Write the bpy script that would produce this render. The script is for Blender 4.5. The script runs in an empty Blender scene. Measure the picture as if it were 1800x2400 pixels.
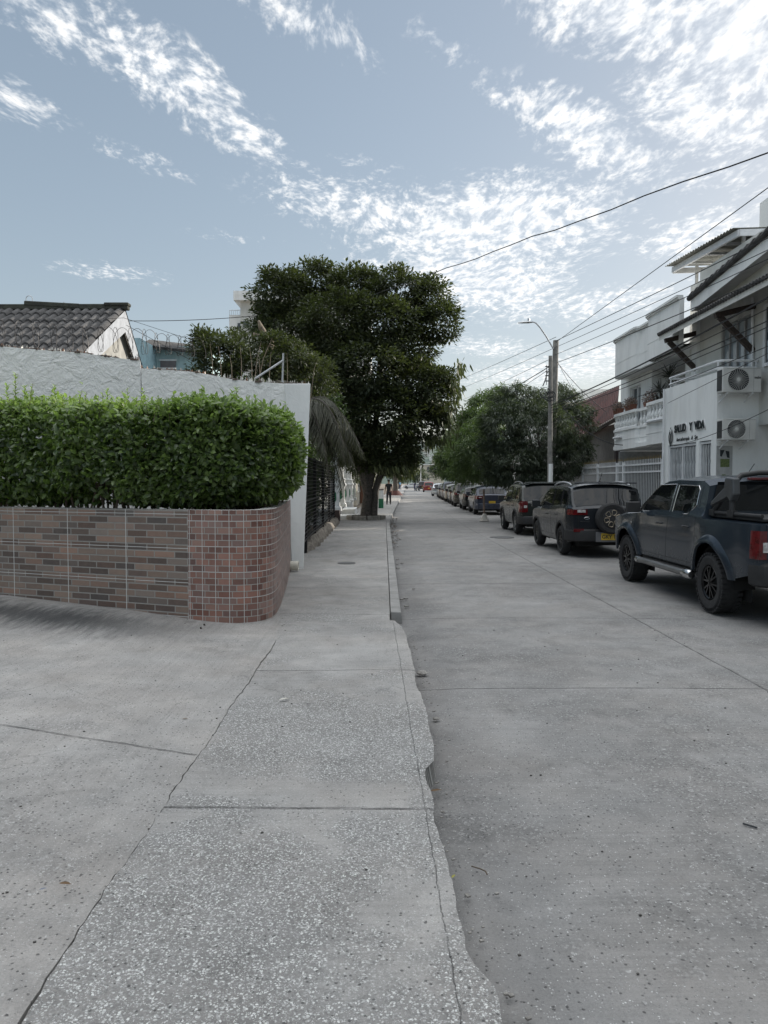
import bpy, bmesh, math, random
import numpy as np
from mathutils import Vector, Matrix
R = math.radians
random.seed(7)
S = bpy.context.scene
COL = S.collection

# ------------------------------------------------------------------ camera
CAM_H = 1.65
FOC = 1750.0            # focal length in pixels of the 1800 x 2400 photograph
PITCH = math.atan(70 / FOC)
cam_d = bpy.data.cameras.new('camera')
cam_d.sensor_fit = 'VERTICAL'; cam_d.sensor_height = 32.0
cam_d.lens = FOC / 2400 * 32.0
cam_d.clip_start = 0.05; cam_d.clip_end = 6000
cam = bpy.data.objects.new('camera', cam_d); COL.objects.link(cam)
cam.location = (0, 0, CAM_H); cam.rotation_euler = (math.pi / 2 - PITCH, 0, 0)
S.camera = cam

# ------------------------------------------------------------------ light
SUN_EL, SUN_AZ = R(21), R(58)        # azimuth from +Y towards +X
SKY_STRENGTH = 0.15
S.view_settings.view_transform = 'Standard'; S.view_settings.look = 'None'
S.view_settings.gamma = 1.0; S.view_settings.exposure = 1.02
sun_d = bpy.data.lights.new('sun', 'SUN'); sun_d.energy = 3.0; sun_d.angle = R(0.5)
sun_d.color = (1.0, 0.93, 0.83)
sun = bpy.data.objects.new('sun', sun_d); COL.objects.link(sun)
SD = Vector((math.sin(SUN_AZ) * math.cos(SUN_EL), math.cos(SUN_AZ) * math.cos(SUN_EL), math.sin(SUN_EL)))
sun.rotation_euler = SD.to_track_quat('Z', 'Y').to_euler(); sun.location = (30, 30, 40)


class NT:
    """small helper for writing node trees"""
    def __init__(s, nt): s.t = nt; s.n = nt.nodes; s.l = nt.links
    def __call__(s, typ, _out=0, _set=None, **kw):
        nd = s.n.new(typ)
        for k, v in (_set or {}).items(): setattr(nd, k, v)
        for k, v in kw.items():
            key = int(k[1:]) if (k[0] == 'i' and k[1:].isdigit()) else k.replace('_', ' ')
            sock = nd.inputs[key]
            if isinstance(v, bpy.types.NodeSocket): s.l.new(v, sock)
            else:
                if isinstance(v, (tuple, list)) and sock.type == 'RGBA' and len(v) == 3: v = (*v, 1)
                sock.default_value = v
        return nd.outputs[_out]
    def math(s, op, a, b=0.0, c=0.0, clamp=False):
        return s('ShaderNodeMath', _set={'operation': op, 'use_clamp': clamp}, i0=a, i1=b, i2=c)
    def vmath(s, op, a, b=(0, 0, 0), out=0):
        return s('ShaderNodeVectorMath', out, _set={'operation': op}, i0=a, i1=b)
    def mix(s, f, a, b, blend='MIX'):
        nd = s.n.new('ShaderNodeMix'); nd.data_type = 'RGBA'; nd.blend_type = blend
        for i, v in ((0, f), (6, a), (7, b)):
            if isinstance(v, bpy.types.NodeSocket): s.l.new(v, nd.inputs[i])
            else: nd.inputs[i].default_value = (*v, 1) if isinstance(v, (tuple, list)) and len(v) == 3 else v
        return nd.outputs[2]
    def rng(s, v, a, b, c=0.0, d=1.0, smooth=False):
        return s('ShaderNodeMapRange', _set={'interpolation_type': 'SMOOTHSTEP' if smooth else 'LINEAR', 'clamp': True},
                 i0=v, i1=a, i2=b, i3=c, i4=d)
    def sep(s, v):
        nd = s.n.new('ShaderNodeSeparateXYZ'); s.l.new(v, nd.inputs[0]); return nd.outputs
    def comb(s, x=0.0, y=0.0, z=0.0): return s('ShaderNodeCombineXYZ', X=x, Y=y, Z=z)
    def noise(s, vec, scale, detail=4.0, rough=0.55, dist=0.0, out=0):
        return s('ShaderNodeTexNoise', out, Vector=vec, Scale=scale, Detail=detail, Roughness=rough, Distortion=dist)


# ------------------------------------------------------------------ sky
world = bpy.data.worlds.new('World'); S.world = world; world.use_nodes = True
w = NT(world.node_tree); w.n.clear()
sky = w.n.new('ShaderNodeTexSky'); sky.sky_type = 'NISHITA'; sky.sun_disc = False
sky.sun_elevation = SUN_EL; sky.sun_rotation = SUN_AZ; sky.altitude = 0
sky.air_density = 1.0; sky.dust_density = 1.2; sky.ozone_density = 1.2
SKY_SAT, SKY_VAL = 1.05, 0.96
skyg = w('ShaderNodeGamma', Color=sky.outputs[0], Gamma=0.52)
skyc = w('ShaderNodeHueSaturation', Hue=0.497, Saturation=SKY_SAT, Value=SKY_VAL, Fac=1.0, Color=skyg)
gen = w('ShaderNodeTexCoord', 0)
gx, gy, gz = w.sep(gen)
ay = w.math('MAXIMUM', w.math('ABSOLUTE', gy), 0.02)
uv = w.comb(w.math('DIVIDE', gx, ay), w.math('DIVIDE', gz, ay), 0.0)      # slopes of the view direction
zz = w.math('MAXIMUM', gz, 0.03)
layer = w.comb(w.math('DIVIDE', gx, zz), w.math('MULTIPLY', w.math('DIVIDE', gy, zz), 0.5), 0.0)   # a flat cloud layer
CLOUDS = [  # azimuth slope*1750+900, 1130-elevation slope*1750, half sizes, tilt in degrees, density
    (120, 60, 270, 85, 30, .66), (400, 190, 300, 90, 34, .76), (560, 320, 200, 65, 32, .66), (690, 60, 230, 75, 28, .65), (810, 130, 110, 50, 35, .55),
    (40, 250, 190, 60, 25, .55), (340, 385, 170, 30, 20, .45), (270, 645, 170, 26, 6, .55), (560, 565, 160, 20, 8, .35),
    (1040, 130, 130, 45, 30, .5), (900, 510, 330, 75, 12, .85), (1150, 540, 360, 120, -6, 1.2), (1110, 650, 230, 100, 10, 1.2),
    (1240, 690, 140, 70, -20, .95), (1350, 500, 150, 60, -25, .8), (1500, 60, 330, 120, 10, 1.15), (1720, 120, 240, 230, 30, 1.3),
    (1640, 280, 220, 110, 20, 1.05), (1390, 340, 260, 85, 28, .9), (1180, 260, 110, 35, 30, .5), (1620, 560, 150, 60, -15, .95),
    (1670, 420, 100, 40, -20, .7), (1120, 815, 160, 32, 4, .7), (1400, 715, 200, 45, -8, .8), (1300, 870, 260, 40, -5, .9),
    (1420, 830, 130, 30, -5, .8), (1700, 690, 160, 60, -10, .6), (860, 400, 130, 28, 10, .35), (2300, 300, 700, 400, 10, 1.1),
]
mask = None
for (cx, cy, ra, rb, tilt, amp) in CLOUDS:
    mp = w.n.new('ShaderNodeMapping'); mp.vector_type = 'TEXTURE'
    mp.inputs['Location'].default_value = ((cx - 900) / 1750, (1130 - cy) / 1750, 0)
    mp.inputs['Rotation'].default_value = (0, 0, R(-tilt))
    mp.inputs['Scale'].default_value = (ra * 1.25 / 1750, rb * 1.3 / 1750, 1)
    w.l.new(uv, mp.inputs['Vector'])
    ln = w.vmath('LENGTH', mp.outputs[0], out=1)
    m_ = w.rng(ln, 1.15, 0.0, 0.0, amp, smooth=True)
    mask = m_ if mask is None else w.math('MAXIMUM', mask, m_)
warp = w.noise(layer, 2.2, 2.0, out=1)
lw = w.vmath('ADD', layer, w.vmath('SCALE', warp, (0, 0, 0)))
wv = w.n.new('ShaderNodeVectorMath'); wv.operation = 'SCALE'; w.l.new(warp, wv.inputs[0]); wv.inputs[3].default_value = 0.22
lw = w.vmath('ADD', layer, wv.outputs[0])
n1 = w.noise(lw, 2.6, 6.0, 0.62)
n2 = w.noise(lw, 21.0, 4.0, 0.55)
n3 = w.noise(lw, 60.0, 3.0, 0.6)
cn = w.math('ADD', w.math('MULTIPLY', n1, 0.60), w.math('ADD', w.math('MULTIPLY', n2, 1.15), w.math('MULTIPLY', n3, 0.85)))
over = w.rng(gz, 0.60, 0.80, 0.0, 1.0, smooth=True)             # bright cloud added overhead, out of view, to lift the shaded ground
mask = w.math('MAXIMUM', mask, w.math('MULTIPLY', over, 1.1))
cv = w.math('ADD', w.math('MULTIPLY', mask, 1.45), w.math('SUBTRACT', w.math('MULTIPLY', cn, 1.8), 1.8 * 1.30 + .52))
alpha = w.math('MULTIPLY', w.rng(cv, -0.20, 1.05, 0.0, 0.96, smooth=True), w.rng(mask, .04, .30, 0.0, 1.0, smooth=True))
rip = w.rng(w.math('ADD', w.math('MULTIPLY', n2, .62), w.math('MULTIPLY', n3, .38)), .38, .58, .42, 1.0, smooth=True)
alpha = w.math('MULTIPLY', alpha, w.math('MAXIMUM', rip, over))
CLOUD = 4.1
ccol = w.mix(w.rng(n2, 0.35, 0.7), (CLOUD * .66, CLOUD * .71, CLOUD * .77), (CLOUD * 1.0, CLOUD * .99, CLOUD * .97))
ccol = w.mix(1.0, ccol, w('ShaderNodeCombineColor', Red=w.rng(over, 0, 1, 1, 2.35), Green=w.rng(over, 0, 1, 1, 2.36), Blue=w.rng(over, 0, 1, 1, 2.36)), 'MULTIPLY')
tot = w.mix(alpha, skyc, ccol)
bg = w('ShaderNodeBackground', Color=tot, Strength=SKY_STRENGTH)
wo = w.n.new('ShaderNodeOutputWorld'); w.l.new(bg, wo.inputs[0])
world.cycles.sampling_method = 'MANUAL'; world.cycles.sample_map_resolution = 1024

S.cycles.max_bounces = 6; S.cycles.diffuse_bounces = 3; S.cycles.glossy_bounces = 3
S.cycles.transmission_bounces = 4; S.cycles.transparent_max_bounces = 6; S.cycles.use_denoising = True


# ------------------------------------------------------------------ points
_F = Vector((0, math.cos(PITCH), -math.sin(PITCH))); _U = Vector((0, math.sin(PITCH), math.cos(PITCH)))
def ray(px, py):
    d = _F + Vector(((px - 900) / FOC, 0, 0)) + _U * ((1200 - py) / FOC)
    return d
def P(px, py, Y):
    d = ray(px, py); return Vector((0, 0, CAM_H)) + d * (Y / d.y)
def G(px, py, z=0.0):
    d = ray(px, py); return Vector((0, 0, CAM_H)) + d * ((z - CAM_H) / d.z)
def PX(px, py, X):                     # on the plane x = X
    d = ray(px, py); return Vector((0, 0, CAM_H)) + d * (X / d.x)
def bend(y):                           # the street turns a little to the right after 28 m
    t = max(0.0, y - 26)
    return 0.033 * (t - 4 * (1 - math.exp(-t / 4)))
def interp(pts, t):
    if t <= pts[0][0]: return pts[0][1]
    for (a, b), (c, d) in zip(pts, pts[1:]):
        if t <= c: return b + (d - b) * (t - a) / (c - a) if c != a else d
    return pts[-1][1]

# ------------------------------------------------------------------ objects
ORG = {}
def tag(o, label=None, cat=None, group=None, kind=None):
    if label: o['label'] = label
    if cat: o['category'] = cat
    if group: o['group'] = group
    if kind: o['kind'] = kind
    return o
def thing(name, label, cat, loc=(0, 0, 0), group=None):
    o = bpy.data.objects.new(name, None); COL.objects.link(o); o.location = loc; o.empty_display_size = 0.2
    ORG[o] = Vector(loc); return tag(o, label, cat, group)
def place(o, loc, rz=0.0):
    o.location = loc; o.rotation_euler = (0, 0, rz)

class MB:
    def __init__(s): s.v = []; s.f = []; s.uv = []; s.mi = []; s.cur = 0
    def add(s, vs, fs, uvs=None):
        b = len(s.v); s.v += [tuple(v) for v in vs]
        for k, f in enumerate(fs):
            s.f.append([b + i for i in f]); s.mi.append(s.cur)
            s.uv.append(uvs[k] if uvs else None)
        return s
    def box(s, x0, x1, y0, y1, z0, z1):
        vs = [(x, y, z) for z in (z0, z1) for x, y in ((x0, y0), (x1, y0), (x1, y1), (x0, y1))]
        return s.add(vs, [(3, 2, 1, 0), (4, 5, 6, 7), (0, 1, 5, 4), (1, 2, 6, 5), (2, 3, 7, 6), (3, 0, 4, 7)])
    def obox(s, c, ax, ay, az):        # oriented box, half axes
        c = Vector(c); ax, ay, az = Vector(ax), Vector(ay), Vector(az)
        vs = [c + ax * i + ay * j + az * k for k in (-1, 1) for i, j in ((-1, -1), (1, -1), (1, 1), (-1, 1))]
        return s.add(vs, [(3, 2, 1, 0), (4, 5, 6, 7), (0, 1, 5, 4), (1, 2, 6, 5), (2, 3, 7, 6), (3, 0, 4, 7)])
    def bar(s, a, b, wd, ht=None, up=(0, 0, 1)):
        a, b = Vector(a), Vector(b); d = b - a; ht = ht or wd; up = Vector(up)
        if abs(d.normalized().dot(up)) > 0.98: up = Vector((1, 0, 0))
        sx = d.cross(up).normalized(); sz = sx.cross(d).normalized()
        return s.obox((a + b) / 2, d / 2, sx * wd / 2, sz * ht / 2)
    def tube(s, pts, r, n=6, cap=True):
        pts = [Vector(p) for p in pts]; m = len(pts)
        rs = r if isinstance(r, (list, tuple)) else [r] * m
        d0 = (pts[1] - pts[0]).normalized()
        nrm = d0.orthogonal().normalized(); vs = []
        for i, p in enumerate(pts):
            d = (pts[min(i + 1, m - 1)] - pts[max(i - 1, 0)])
            if d.length < 1e-9: d = d0
            d.normalize(); nrm = nrm - d * nrm.dot(d)
            if nrm.length < 1e-6: nrm = d.orthogonal()
            nrm.normalize(); bn = d.cross(nrm)
            for k in range(n):
                a = 2 * math.pi * k / n; vs.append(p + (nrm * math.cos(a) + bn * math.sin(a)) * rs[i])
        fs = [(i * n + k, i * n + (k + 1) % n, (i + 1) * n + (k + 1) % n, (i + 1) * n + k) for i in range(m - 1) for k in range(n)]
        if cap: fs += [tuple(range(n))[::-1], tuple((m - 1) * n + k for k in range(n))]
        return s.add(vs, fs)
    def lathe(s, prof, c=(0, 0, 0), n=24, axis='z', cap=True):   # prof: (radius, height)
        c = Vector(c); vs = []
        for r_, h in prof:
            for k in range(n):
                a = 2 * math.pi * k / n; p = (r_ * math.cos(a), r_ * math.sin(a), h)
                if axis == 'x': p = (p[2], p[0], p[1])
                elif axis == 'y': p = (p[1], p[2], p[0])
                vs.append(c + Vector(p))
        m = len(prof)
        fs = [(i * n + k, i * n + (k + 1) % n, (i + 1) * n + (k + 1) % n, (i + 1) * n + k) for i in range(m - 1) for k in range(n)]
        if cap: fs += [tuple(range(n))[::-1], tuple((m - 1) * n + k for k in range(n))]
        return s.add(vs, fs)
    def grid(s, fn, nu, nv, uvf=None, closed_u=False):
        b = len(s.v)
        for j in range(nv + 1):
            for i in range(nu + 1): s.v.append(tuple(fn(i / nu, j / nv)))
        for j in range(nv):
            for i in range(nu):
                s.f.append([b + j * (nu + 1) + i, b + j * (nu + 1) + i + 1, b + (j + 1) * (nu + 1) + i + 1, b + (j + 1) * (nu + 1) + i])
                s.mi.append(s.cur)
                s.uv.append([uvf(a / nu, c / nv) for a, c in ((i, j), (i + 1, j), (i + 1, j + 1), (i, j + 1))] if uvf else None)
        return s
    def prism(s, poly, d):             # polygon of 3-D points, pushed along d
        d = Vector(d); poly = [Vector(p) for p in poly]; n = len(poly)
        vs = poly + [p + d for p in poly]
        return s.add(vs, [tuple(range(n))[::-1], tuple(range(n, 2 * n))] + [(i, (i + 1) % n, n + (i + 1) % n, n + i) for i in range(n)])
    def build(s, name, mat, parent=None, smooth=False, loc=None, bevel=0.0, auto=None):
        me = bpy.data.meshes.new(name)
        org = ORG[parent] if parent is not None else Vector(loc if loc is not None else (0, 0, 0))
        if any(org): vs = [(v[0] - org[0], v[1] - org[1], v[2] - org[2]) for v in s.v]
        else: vs = s.v
        me.from_pydata(vs, [], s.f)
        mats = mat if isinstance(mat, (list, tuple)) else [mat]
        for m in mats: me.materials.append(m)
        if len(mats) > 1: me.polygons.foreach_set('material_index', s.mi)
        if any(u is not None for u in s.uv):
            lay = me.uv_layers.new(name='UVMap'); k = 0; buf = []
            for f, u in zip(s.f, s.uv):
                for i in range(len(f)): buf += list(u[i]) if u else [0, 0]
            lay.data.foreach_set('uv', buf)
        bm = bmesh.new(); bm.from_mesh(me)
        if smooth or bevel: bmesh.ops.recalc_face_normals(bm, faces=bm.faces)
        bm.to_mesh(me); bm.free()
        if smooth:
            me.polygons.foreach_set('use_smooth', [True] * len(me.polygons))
            me.set_sharp_from_angle(angle=R(auto or 38))
        me.update()
        o = bpy.data.objects.new(name, me); COL.objects.link(o)
        ORG[o] = Vector(org)
        if parent is not None: o.parent = parent
        else: o.location = org
        if bevel:
            m = o.modifiers.new('bevel', 'BEVEL'); m.width = bevel; m.segments = 2; m.limit_method = 'ANGLE'; m.angle_limit = R(40)
        return o

def text(body, size, M4, mat, name, parent, extrude=0.01, sx=1.0, shear=0.0, align='LEFT', offset=0.0):
    cu = bpy.data.curves.new(name, 'FONT'); cu.body = body; cu.size = size; cu.extrude = extrude; cu.shear = shear
    cu.align_x = align; cu.offset = offset; cu.resolution_u = 3
    t = bpy.data.objects.new(name, cu); COL.objects.link(t)
    dg = bpy.context.evaluated_depsgraph_get(); dg.update()
    me = bpy.data.meshes.new_from_object(t.evaluated_get(dg)); bpy.data.objects.remove(t)
    me.transform(M4 @ Matrix.Diagonal((sx, 1, 1, 1)))
    if parent is not None: me.transform(Matrix.Translation(-ORG[parent]))
    me.materials.clear(); me.materials.append(mat)
    o = bpy.data.objects.new(name, me); COL.objects.link(o)
    if parent is not None: o.parent = parent; ORG[o] = ORG[parent].copy()
    return o
def basis(o, x, y, z):
    return Matrix.Translation(Vector(o)) @ Matrix((x, y, z)).transposed().to_4x4()

# ------------------------------------------------------------------ materials
def mat_new(name):
    m = bpy.data.materials.new(name); m.use_nodes = True; t = NT(m.node_tree); t.n.clear()
    out = t.n.new('ShaderNodeOutputMaterial'); return m, t, out
def bsdf(t, out, **kw):
    nd = t.n.new('ShaderNodeBsdfPrincipled')
    for k, v in kw.items():
        sock = nd.inputs[k.replace('_', ' ')]
        if isinstance(v, bpy.types.NodeSocket): t.l.new(v, sock)
        else: sock.default_value = (*v, 1) if isinstance(v, (tuple, list)) and len(v) == 3 and sock.type == 'RGBA' else v
    t.l.new(nd.outputs[0], out.inputs[0]); return nd
def M(name, c, rough=0.6, metal=0.0, var=0.12, scale=6.0, bump=0.0, bscale=60.0, coat=0.0, c2=None, spec=0.5):
    m, t, out = mat_new(name)
    co = t('ShaderNodeTexCoord', 3)
    n = t.noise(co, scale, 5.0, 0.6)
    c2 = c2 or tuple(x * (1 - var * 2) for x in c); hi = tuple(min(1, x * (1 + var)) for x in c)
    col = t.mix(t.rng(n, 0.3, 0.7), c2, hi)
    kw = dict(Base_Color=col, Roughness=rough, Metallic=metal, Coat_Weight=coat, Coat_Roughness=0.04)
    kw['Specular_IOR_Level'] = spec
    if bump:
        b = t('ShaderNodeBump', Height=t.noise(co, bscale, 5.0, 0.65), Strength=1.0, Distance=bump)
        kw['Normal'] = b
    bsdf(t, out, **kw); return m
def leaf_mat(name, dark, light, trans=0.35, rough=0.45):
    m, t, out = mat_new(name)
    a = t.n.new('ShaderNodeAttribute'); a.attribute_name = 'tint'
    col = t.mix(a.outputs['Fac'], dark, light)
    p = t.n.new('ShaderNodeBsdfPrincipled'); t.l.new(col, p.inputs['Base Color']); p.inputs['Roughness'].default_value = rough
    tr = t('ShaderNodeBsdfTranslucent', Color=t.mix(0.5, col, (light[0] * 1.3, light[1] * 1.5, light[2] * .7), 'MIX'))
    mx = t.n.new('ShaderNodeMixShader'); mx.inputs[0].default_value = trans
    t.l.new(p.outputs[0], mx.inputs[1]); t.l.new(tr, mx.inputs[2]); t.l.new(mx.outputs[0], out.inputs[0]); return m

def line_mask(t, coord, pos, width):           # 1 on a thin line coord = pos
    return t.rng(t.math('ABSOLUTE', t.math('SUBTRACT', coord, pos)), width * .4, width, 1.0, 0.0)

def concrete(name, base, stone_amt=0.35, stone_scale=75.0, lines_y=(), lines_x=(), period=None, seg=None, warm=0.0, patch=0.5, brush='x', stain=None, bands=(), zones=(), speck_p=.60):
    """worn concrete: smooth cream with patches of exposed pale aggregate, joints, cracks and drag marks"""
    m, t, out = mat_new(name)
    uvn = t('ShaderNodeTexCoord', 2); x, y, z = t.sep(uvn)
    big = t.noise(uvn, 0.55, 4.0, 0.6); mid = t.noise(uvn, 3.1, 5.0, 0.65); fine = t.noise(uvn, 90.0, 4.0, 0.7)
    streak = t.noise(t.vmath('MULTIPLY', uvn, (0.7, 38.0, 1.0) if brush == 'x' else (30.0, 0.8, 1.0)), 1.0, 4.0, 0.7)
    v = t.math('ADD', t.math('MULTIPLY', big, 0.42), t.math('MULTIPLY', mid, 0.32))
    grain = t.noise(uvn, 210.0, 2.0, 0.6)
    v = t.math('ADD', v, t.math('ADD', t.math('MULTIPLY', streak, 0.20), t.math('ADD', t.math('MULTIPLY', fine, 0.30), t.math('MULTIPLY', grain, .22))))
    shade = t.rng(v, 0.52, 0.96, 0.42, 1.34)
    shade = t.math('MULTIPLY', shade, t.rng(t.noise(uvn, 1.7, 5.0, .7, 0.8), .54, .72, 1.0, .74))
    col = t.mix(1.0, base, t('ShaderNodeCombineColor', Red=shade, Green=shade, Blue=shade), 'MULTIPLY')
    tint = t.noise(uvn, 1.3, 3.0)
    col = t.mix(t.rng(tint, 0.4, 0.7, 0.0, 0.5), col, t.mix(1.0, col, (1.04, 0.98, 0.93), 'MULTIPLY'))
    # aggregate
    wob = t.vmath('ADD', uvn, t.vmath('MULTIPLY', t.noise(uvn, 45.0, 2.0, out=1), (0.012, 0.012, 0)))
    def stones(sc, lo, hi):
        vo = t.n.new('ShaderNodeTexVoronoi'); vo.inputs['Scale'].default_value = sc; t.l.new(wob, vo.inputs['Vector'])
        rnd = t.sep(vo.outputs['Color'])
        r_ = t.math('MULTIPLY', rnd[0], hi)
        return t.math('MULTIPLY', t.rng(vo.outputs['Distance'], 0.34, 0.50, 1.0, 0.0), t.rng(rnd[0], 1 - lo, 1 - lo + .06)), rnd[1], vo.outputs['Distance']
    pm = t.rng(t.math('ADD', t.noise(uvn, 0.8, 4.0, 0.7), t.math('MULTIPLY', t.noise(uvn, 5.0, 3.0), 0.35)), patch + .06, patch + .26, smooth=True)
    for (zx, zy, rx, ry, am) in zones:
        dz_ = t.vmath('LENGTH', t.vmath('MULTIPLY', t.vmath('SUBTRACT', uvn, (zx, zy, 0)), (1 / rx, 1 / ry, 0)), out=1)
        pm = t.math('ADD', pm, t.math('MULTIPLY', t.rng(t.math('ADD', dz_, t.math('MULTIPLY', t.math('SUBTRACT', t.noise(uvn, 3.0, 5.0, .7), .5), 2.0)), 1.25, .60, 0, 1, smooth=True), am), clamp=True)
    s1, r1, d1 = stones(stone_scale, 0.88, 1.0); s2, r2, d2 = stones(stone_scale * 1.9, 0.60, 1.0); s3, r3, d3 = stones(stone_scale * 2.0, 0.20, 1.0)
    s0, r0, d0 = stones(stone_scale * 0.72, 0.05, 1.0)
    sm = t.math('MULTIPLY', t.math('MAXIMUM', s1, s2), pm)
    sm = t.math('MAXIMUM', t.math('MULTIPLY', sm, stone_amt * 2), t.math('MULTIPLY', s0, 0.55))
    sm = t.math('MINIMUM', t.math('MAXIMUM', sm, t.math('MULTIPLY', s3, .7)), 1.0)
    stone_c = t.mix(t.math('POWER', r1, 1.3), tuple(c * 0.5 for c in base), (0.62, 0.62, 0.60))
    col = t.mix(t.math('MULTIPLY', pm, 0.42), col, t.mix(1.0, col, (0.45, 0.45, 0.46), 'MULTIPLY'))
    col = t.mix(sm, col, stone_c)
    # pits and specks
    vo = t.n.new('ShaderNodeTexVoronoi'); vo.inputs['Scale'].default_value = 44.0; t.l.new(wob, vo.inputs['Vector'])
    rr = t.sep(vo.outputs['Color'])
    speck = t.math('MULTIPLY', t.rng(vo.outputs['Distance'], 0.14, 0.24, 1.0, 0.0), t.rng(rr[0], speck_p, speck_p + .04))
    col = t.mix(t.math('MULTIPLY', speck, 0.75), col, (0.045, 0.043, 0.042))
    # hairline cracks
    cw = t.vmath('ADD', uvn, t.vmath('MULTIPLY', t.noise(uvn, 2.5, 4.0, out=1), (0.5, 0.5, 0)))
    vc = t.n.new('ShaderNodeTexVoronoi'); vc.feature = 'DISTANCE_TO_EDGE'; vc.inputs['Scale'].default_value = 0.9; t.l.new(cw, vc.inputs['Vector'])
    crack = t.math('MULTIPLY', t.rng(vc.outputs[0], 0.002, 0.008, 1.0, 0.0), t.rng(t.noise(uvn, 0.7, 2.0), 0.52, 0.6))
    col = t.mix(t.math('MULTIPLY', crack, 0.28), col, (0.05, 0.05, 0.05))
    # joints
    wj = t.math('ADD', t.math('MULTIPLY', t.math('SUBTRACT', t.noise(uvn, 3.0, 3.0, 0.6), 0.5), 0.035), t.math('MULTIPLY', t.math('SUBTRACT', t.noise(uvn, 38.0, 3.0, 0.7), 0.5), 0.018))
    yj, xj = t.math('ADD', y, wj), t.math('ADD', x, wj)
    jm = None
    def acc(a, b): return b if a is None else t.math('MAXIMUM', a, b)
    for (p, wd) in lines_y: jm = acc(jm, line_mask(t, yj, p, wd))
    for (p, wd) in lines_x: jm = acc(jm, line_mask(t, xj, p, wd))
    if period:
        md = t.math('WRAP', yj, period[1] + period[0], period[1])
        jm = acc(jm, line_mask(t, md, period[1] + period[0] / 2, period[2]))
    for (p0, p1, wd) in (seg or ()):
        dx, dy = p1[0] - p0[0], p1[1] - p0[1]; L = math.hypot(dx, dy)
        dist = t.math('ADD', t.math('MULTIPLY', t.math('SUBTRACT', xj, p0[0]), -dy / L), t.math('MULTIPLY', t.math('SUBTRACT', yj, p0[1]), dx / L))
        al = t.math('ADD', t.math('MULTIPLY', t.math('SUBTRACT', xj, p0[0]), dx / L), t.math('MULTIPLY', t.math('SUBTRACT', yj, p0[1]), dy / L))
        lim = t.math('MULTIPLY', t.math('GREATER_THAN', al, 0.0), t.math('LESS_THAN', al, L))
        jm = acc(jm, t.math('MULTIPLY', lim, line_mask(t, dist, 0.0, wd)))
    if jm is not None:
        jv = t.math('MULTIPLY', jm, t.math('MULTIPLY', t.rng(t.noise(uvn, 5.0, 4.0, .7), 0.34, 0.58, 0.15, 1.0), t.rng(t.noise(uvn, 60.0, 2.0), .3, .6, .5, 1.0)))
        col = t.mix(t.math('MULTIPLY', jv, 0.9), col, (0.045, 0.043, 0.041))
    for (sx0, sx1, sy0, sy1, amt) in (stain or ()):
        a = t.math('MULTIPLY', t.rng(x, sx0, sx1, smooth=True), t.rng(y, sy0, sy1, smooth=True))
        a = t.math('MULTIPLY', a, t.rng(streak, 0.3, 0.6, 0.5, 1.0))
        col = t.mix(t.math('MULTIPLY', a, amt), col, t.mix(1.0, col, (0.3, 0.31, 0.33), 'MULTIPLY'))
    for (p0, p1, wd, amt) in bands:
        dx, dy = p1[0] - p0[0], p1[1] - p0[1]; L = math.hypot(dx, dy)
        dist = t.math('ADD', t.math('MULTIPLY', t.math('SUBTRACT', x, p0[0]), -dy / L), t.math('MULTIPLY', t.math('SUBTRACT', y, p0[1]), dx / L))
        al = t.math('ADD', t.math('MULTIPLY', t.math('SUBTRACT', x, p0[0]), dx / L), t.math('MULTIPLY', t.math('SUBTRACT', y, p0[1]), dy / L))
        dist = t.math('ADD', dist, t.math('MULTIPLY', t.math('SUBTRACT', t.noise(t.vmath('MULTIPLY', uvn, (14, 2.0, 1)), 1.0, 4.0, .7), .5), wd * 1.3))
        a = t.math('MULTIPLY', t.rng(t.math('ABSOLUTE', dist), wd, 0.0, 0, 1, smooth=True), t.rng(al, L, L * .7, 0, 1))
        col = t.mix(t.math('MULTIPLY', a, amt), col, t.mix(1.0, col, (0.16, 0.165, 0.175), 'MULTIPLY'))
    h = t.math('ADD', t.math('MULTIPLY', fine, 0.5), t.math('ADD', t.math('MULTIPLY', sm, 0.6), t.math('MULTIPLY', streak, 0.35)))
    if jm is not None: h = t.math('SUBTRACT', h, t.math('MULTIPLY', jm, 3.0))
    h = t.math('SUBTRACT', h, t.math('MULTIPLY', speck, 1.0))
    b = t('ShaderNodeBump', Height=h, Strength=0.8, Distance=0.005)
    bsdf(t, out, Base_Color=col, Roughness=0.86, Normal=b); return m
# ------------------------------------------------------------------ ground
ROADC = (0.234, 0.229, 0.222)
m_road = concrete('road_concrete', ROADC, stone_amt=0.16, stone_scale=60, lines_x=((3.05, .012),), lines_y=tuple((5.93 + 3.1 * k, .011 + .001 * k) for k in range(9)), patch=0.56, stain=((.85, .22, 0, .1, .42), (3.3, 4.6, 0, .1, .22)))
m_walk = concrete('sidewalk_concrete', (0.300, 0.292, 0.280), stone_amt=0.54, stone_scale=108, patch=0.57, zones=((-.62, 2.35, .55, 1.05, 1), (-.35, 4.6, .75, .85, 1), (-.05, 3.15, .22, .3, .8), (.2, 3.9, .1, 1.2, .7), (.28, 2.2, .12, .5, .7), (.1, 1.9, .3, .35, .6), (-.5, 6.0, .4, .4, -.5), (-.3, 3.66, .6, .13, -.6)),
                  lines_y=((3.46, .013), (6.05, .011), (8.66, .010), (10.9, .007), (13.6, .008), (16.6, .008), (19.6, .008), (22.6, .008), (26, .008), (30, .008), (34, .008), (39, .008), (44, .01)),
                  seg=(((.24, 1.0), (.095, 8.62), .0026),))
m_walk2 = concrete('far_sidewalk_concrete', (0.24, 0.235, 0.225), stone_amt=0.2, lines_x=((6.35, .01),), period=(2.5, 1.0, .01), patch=0.6)
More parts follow.
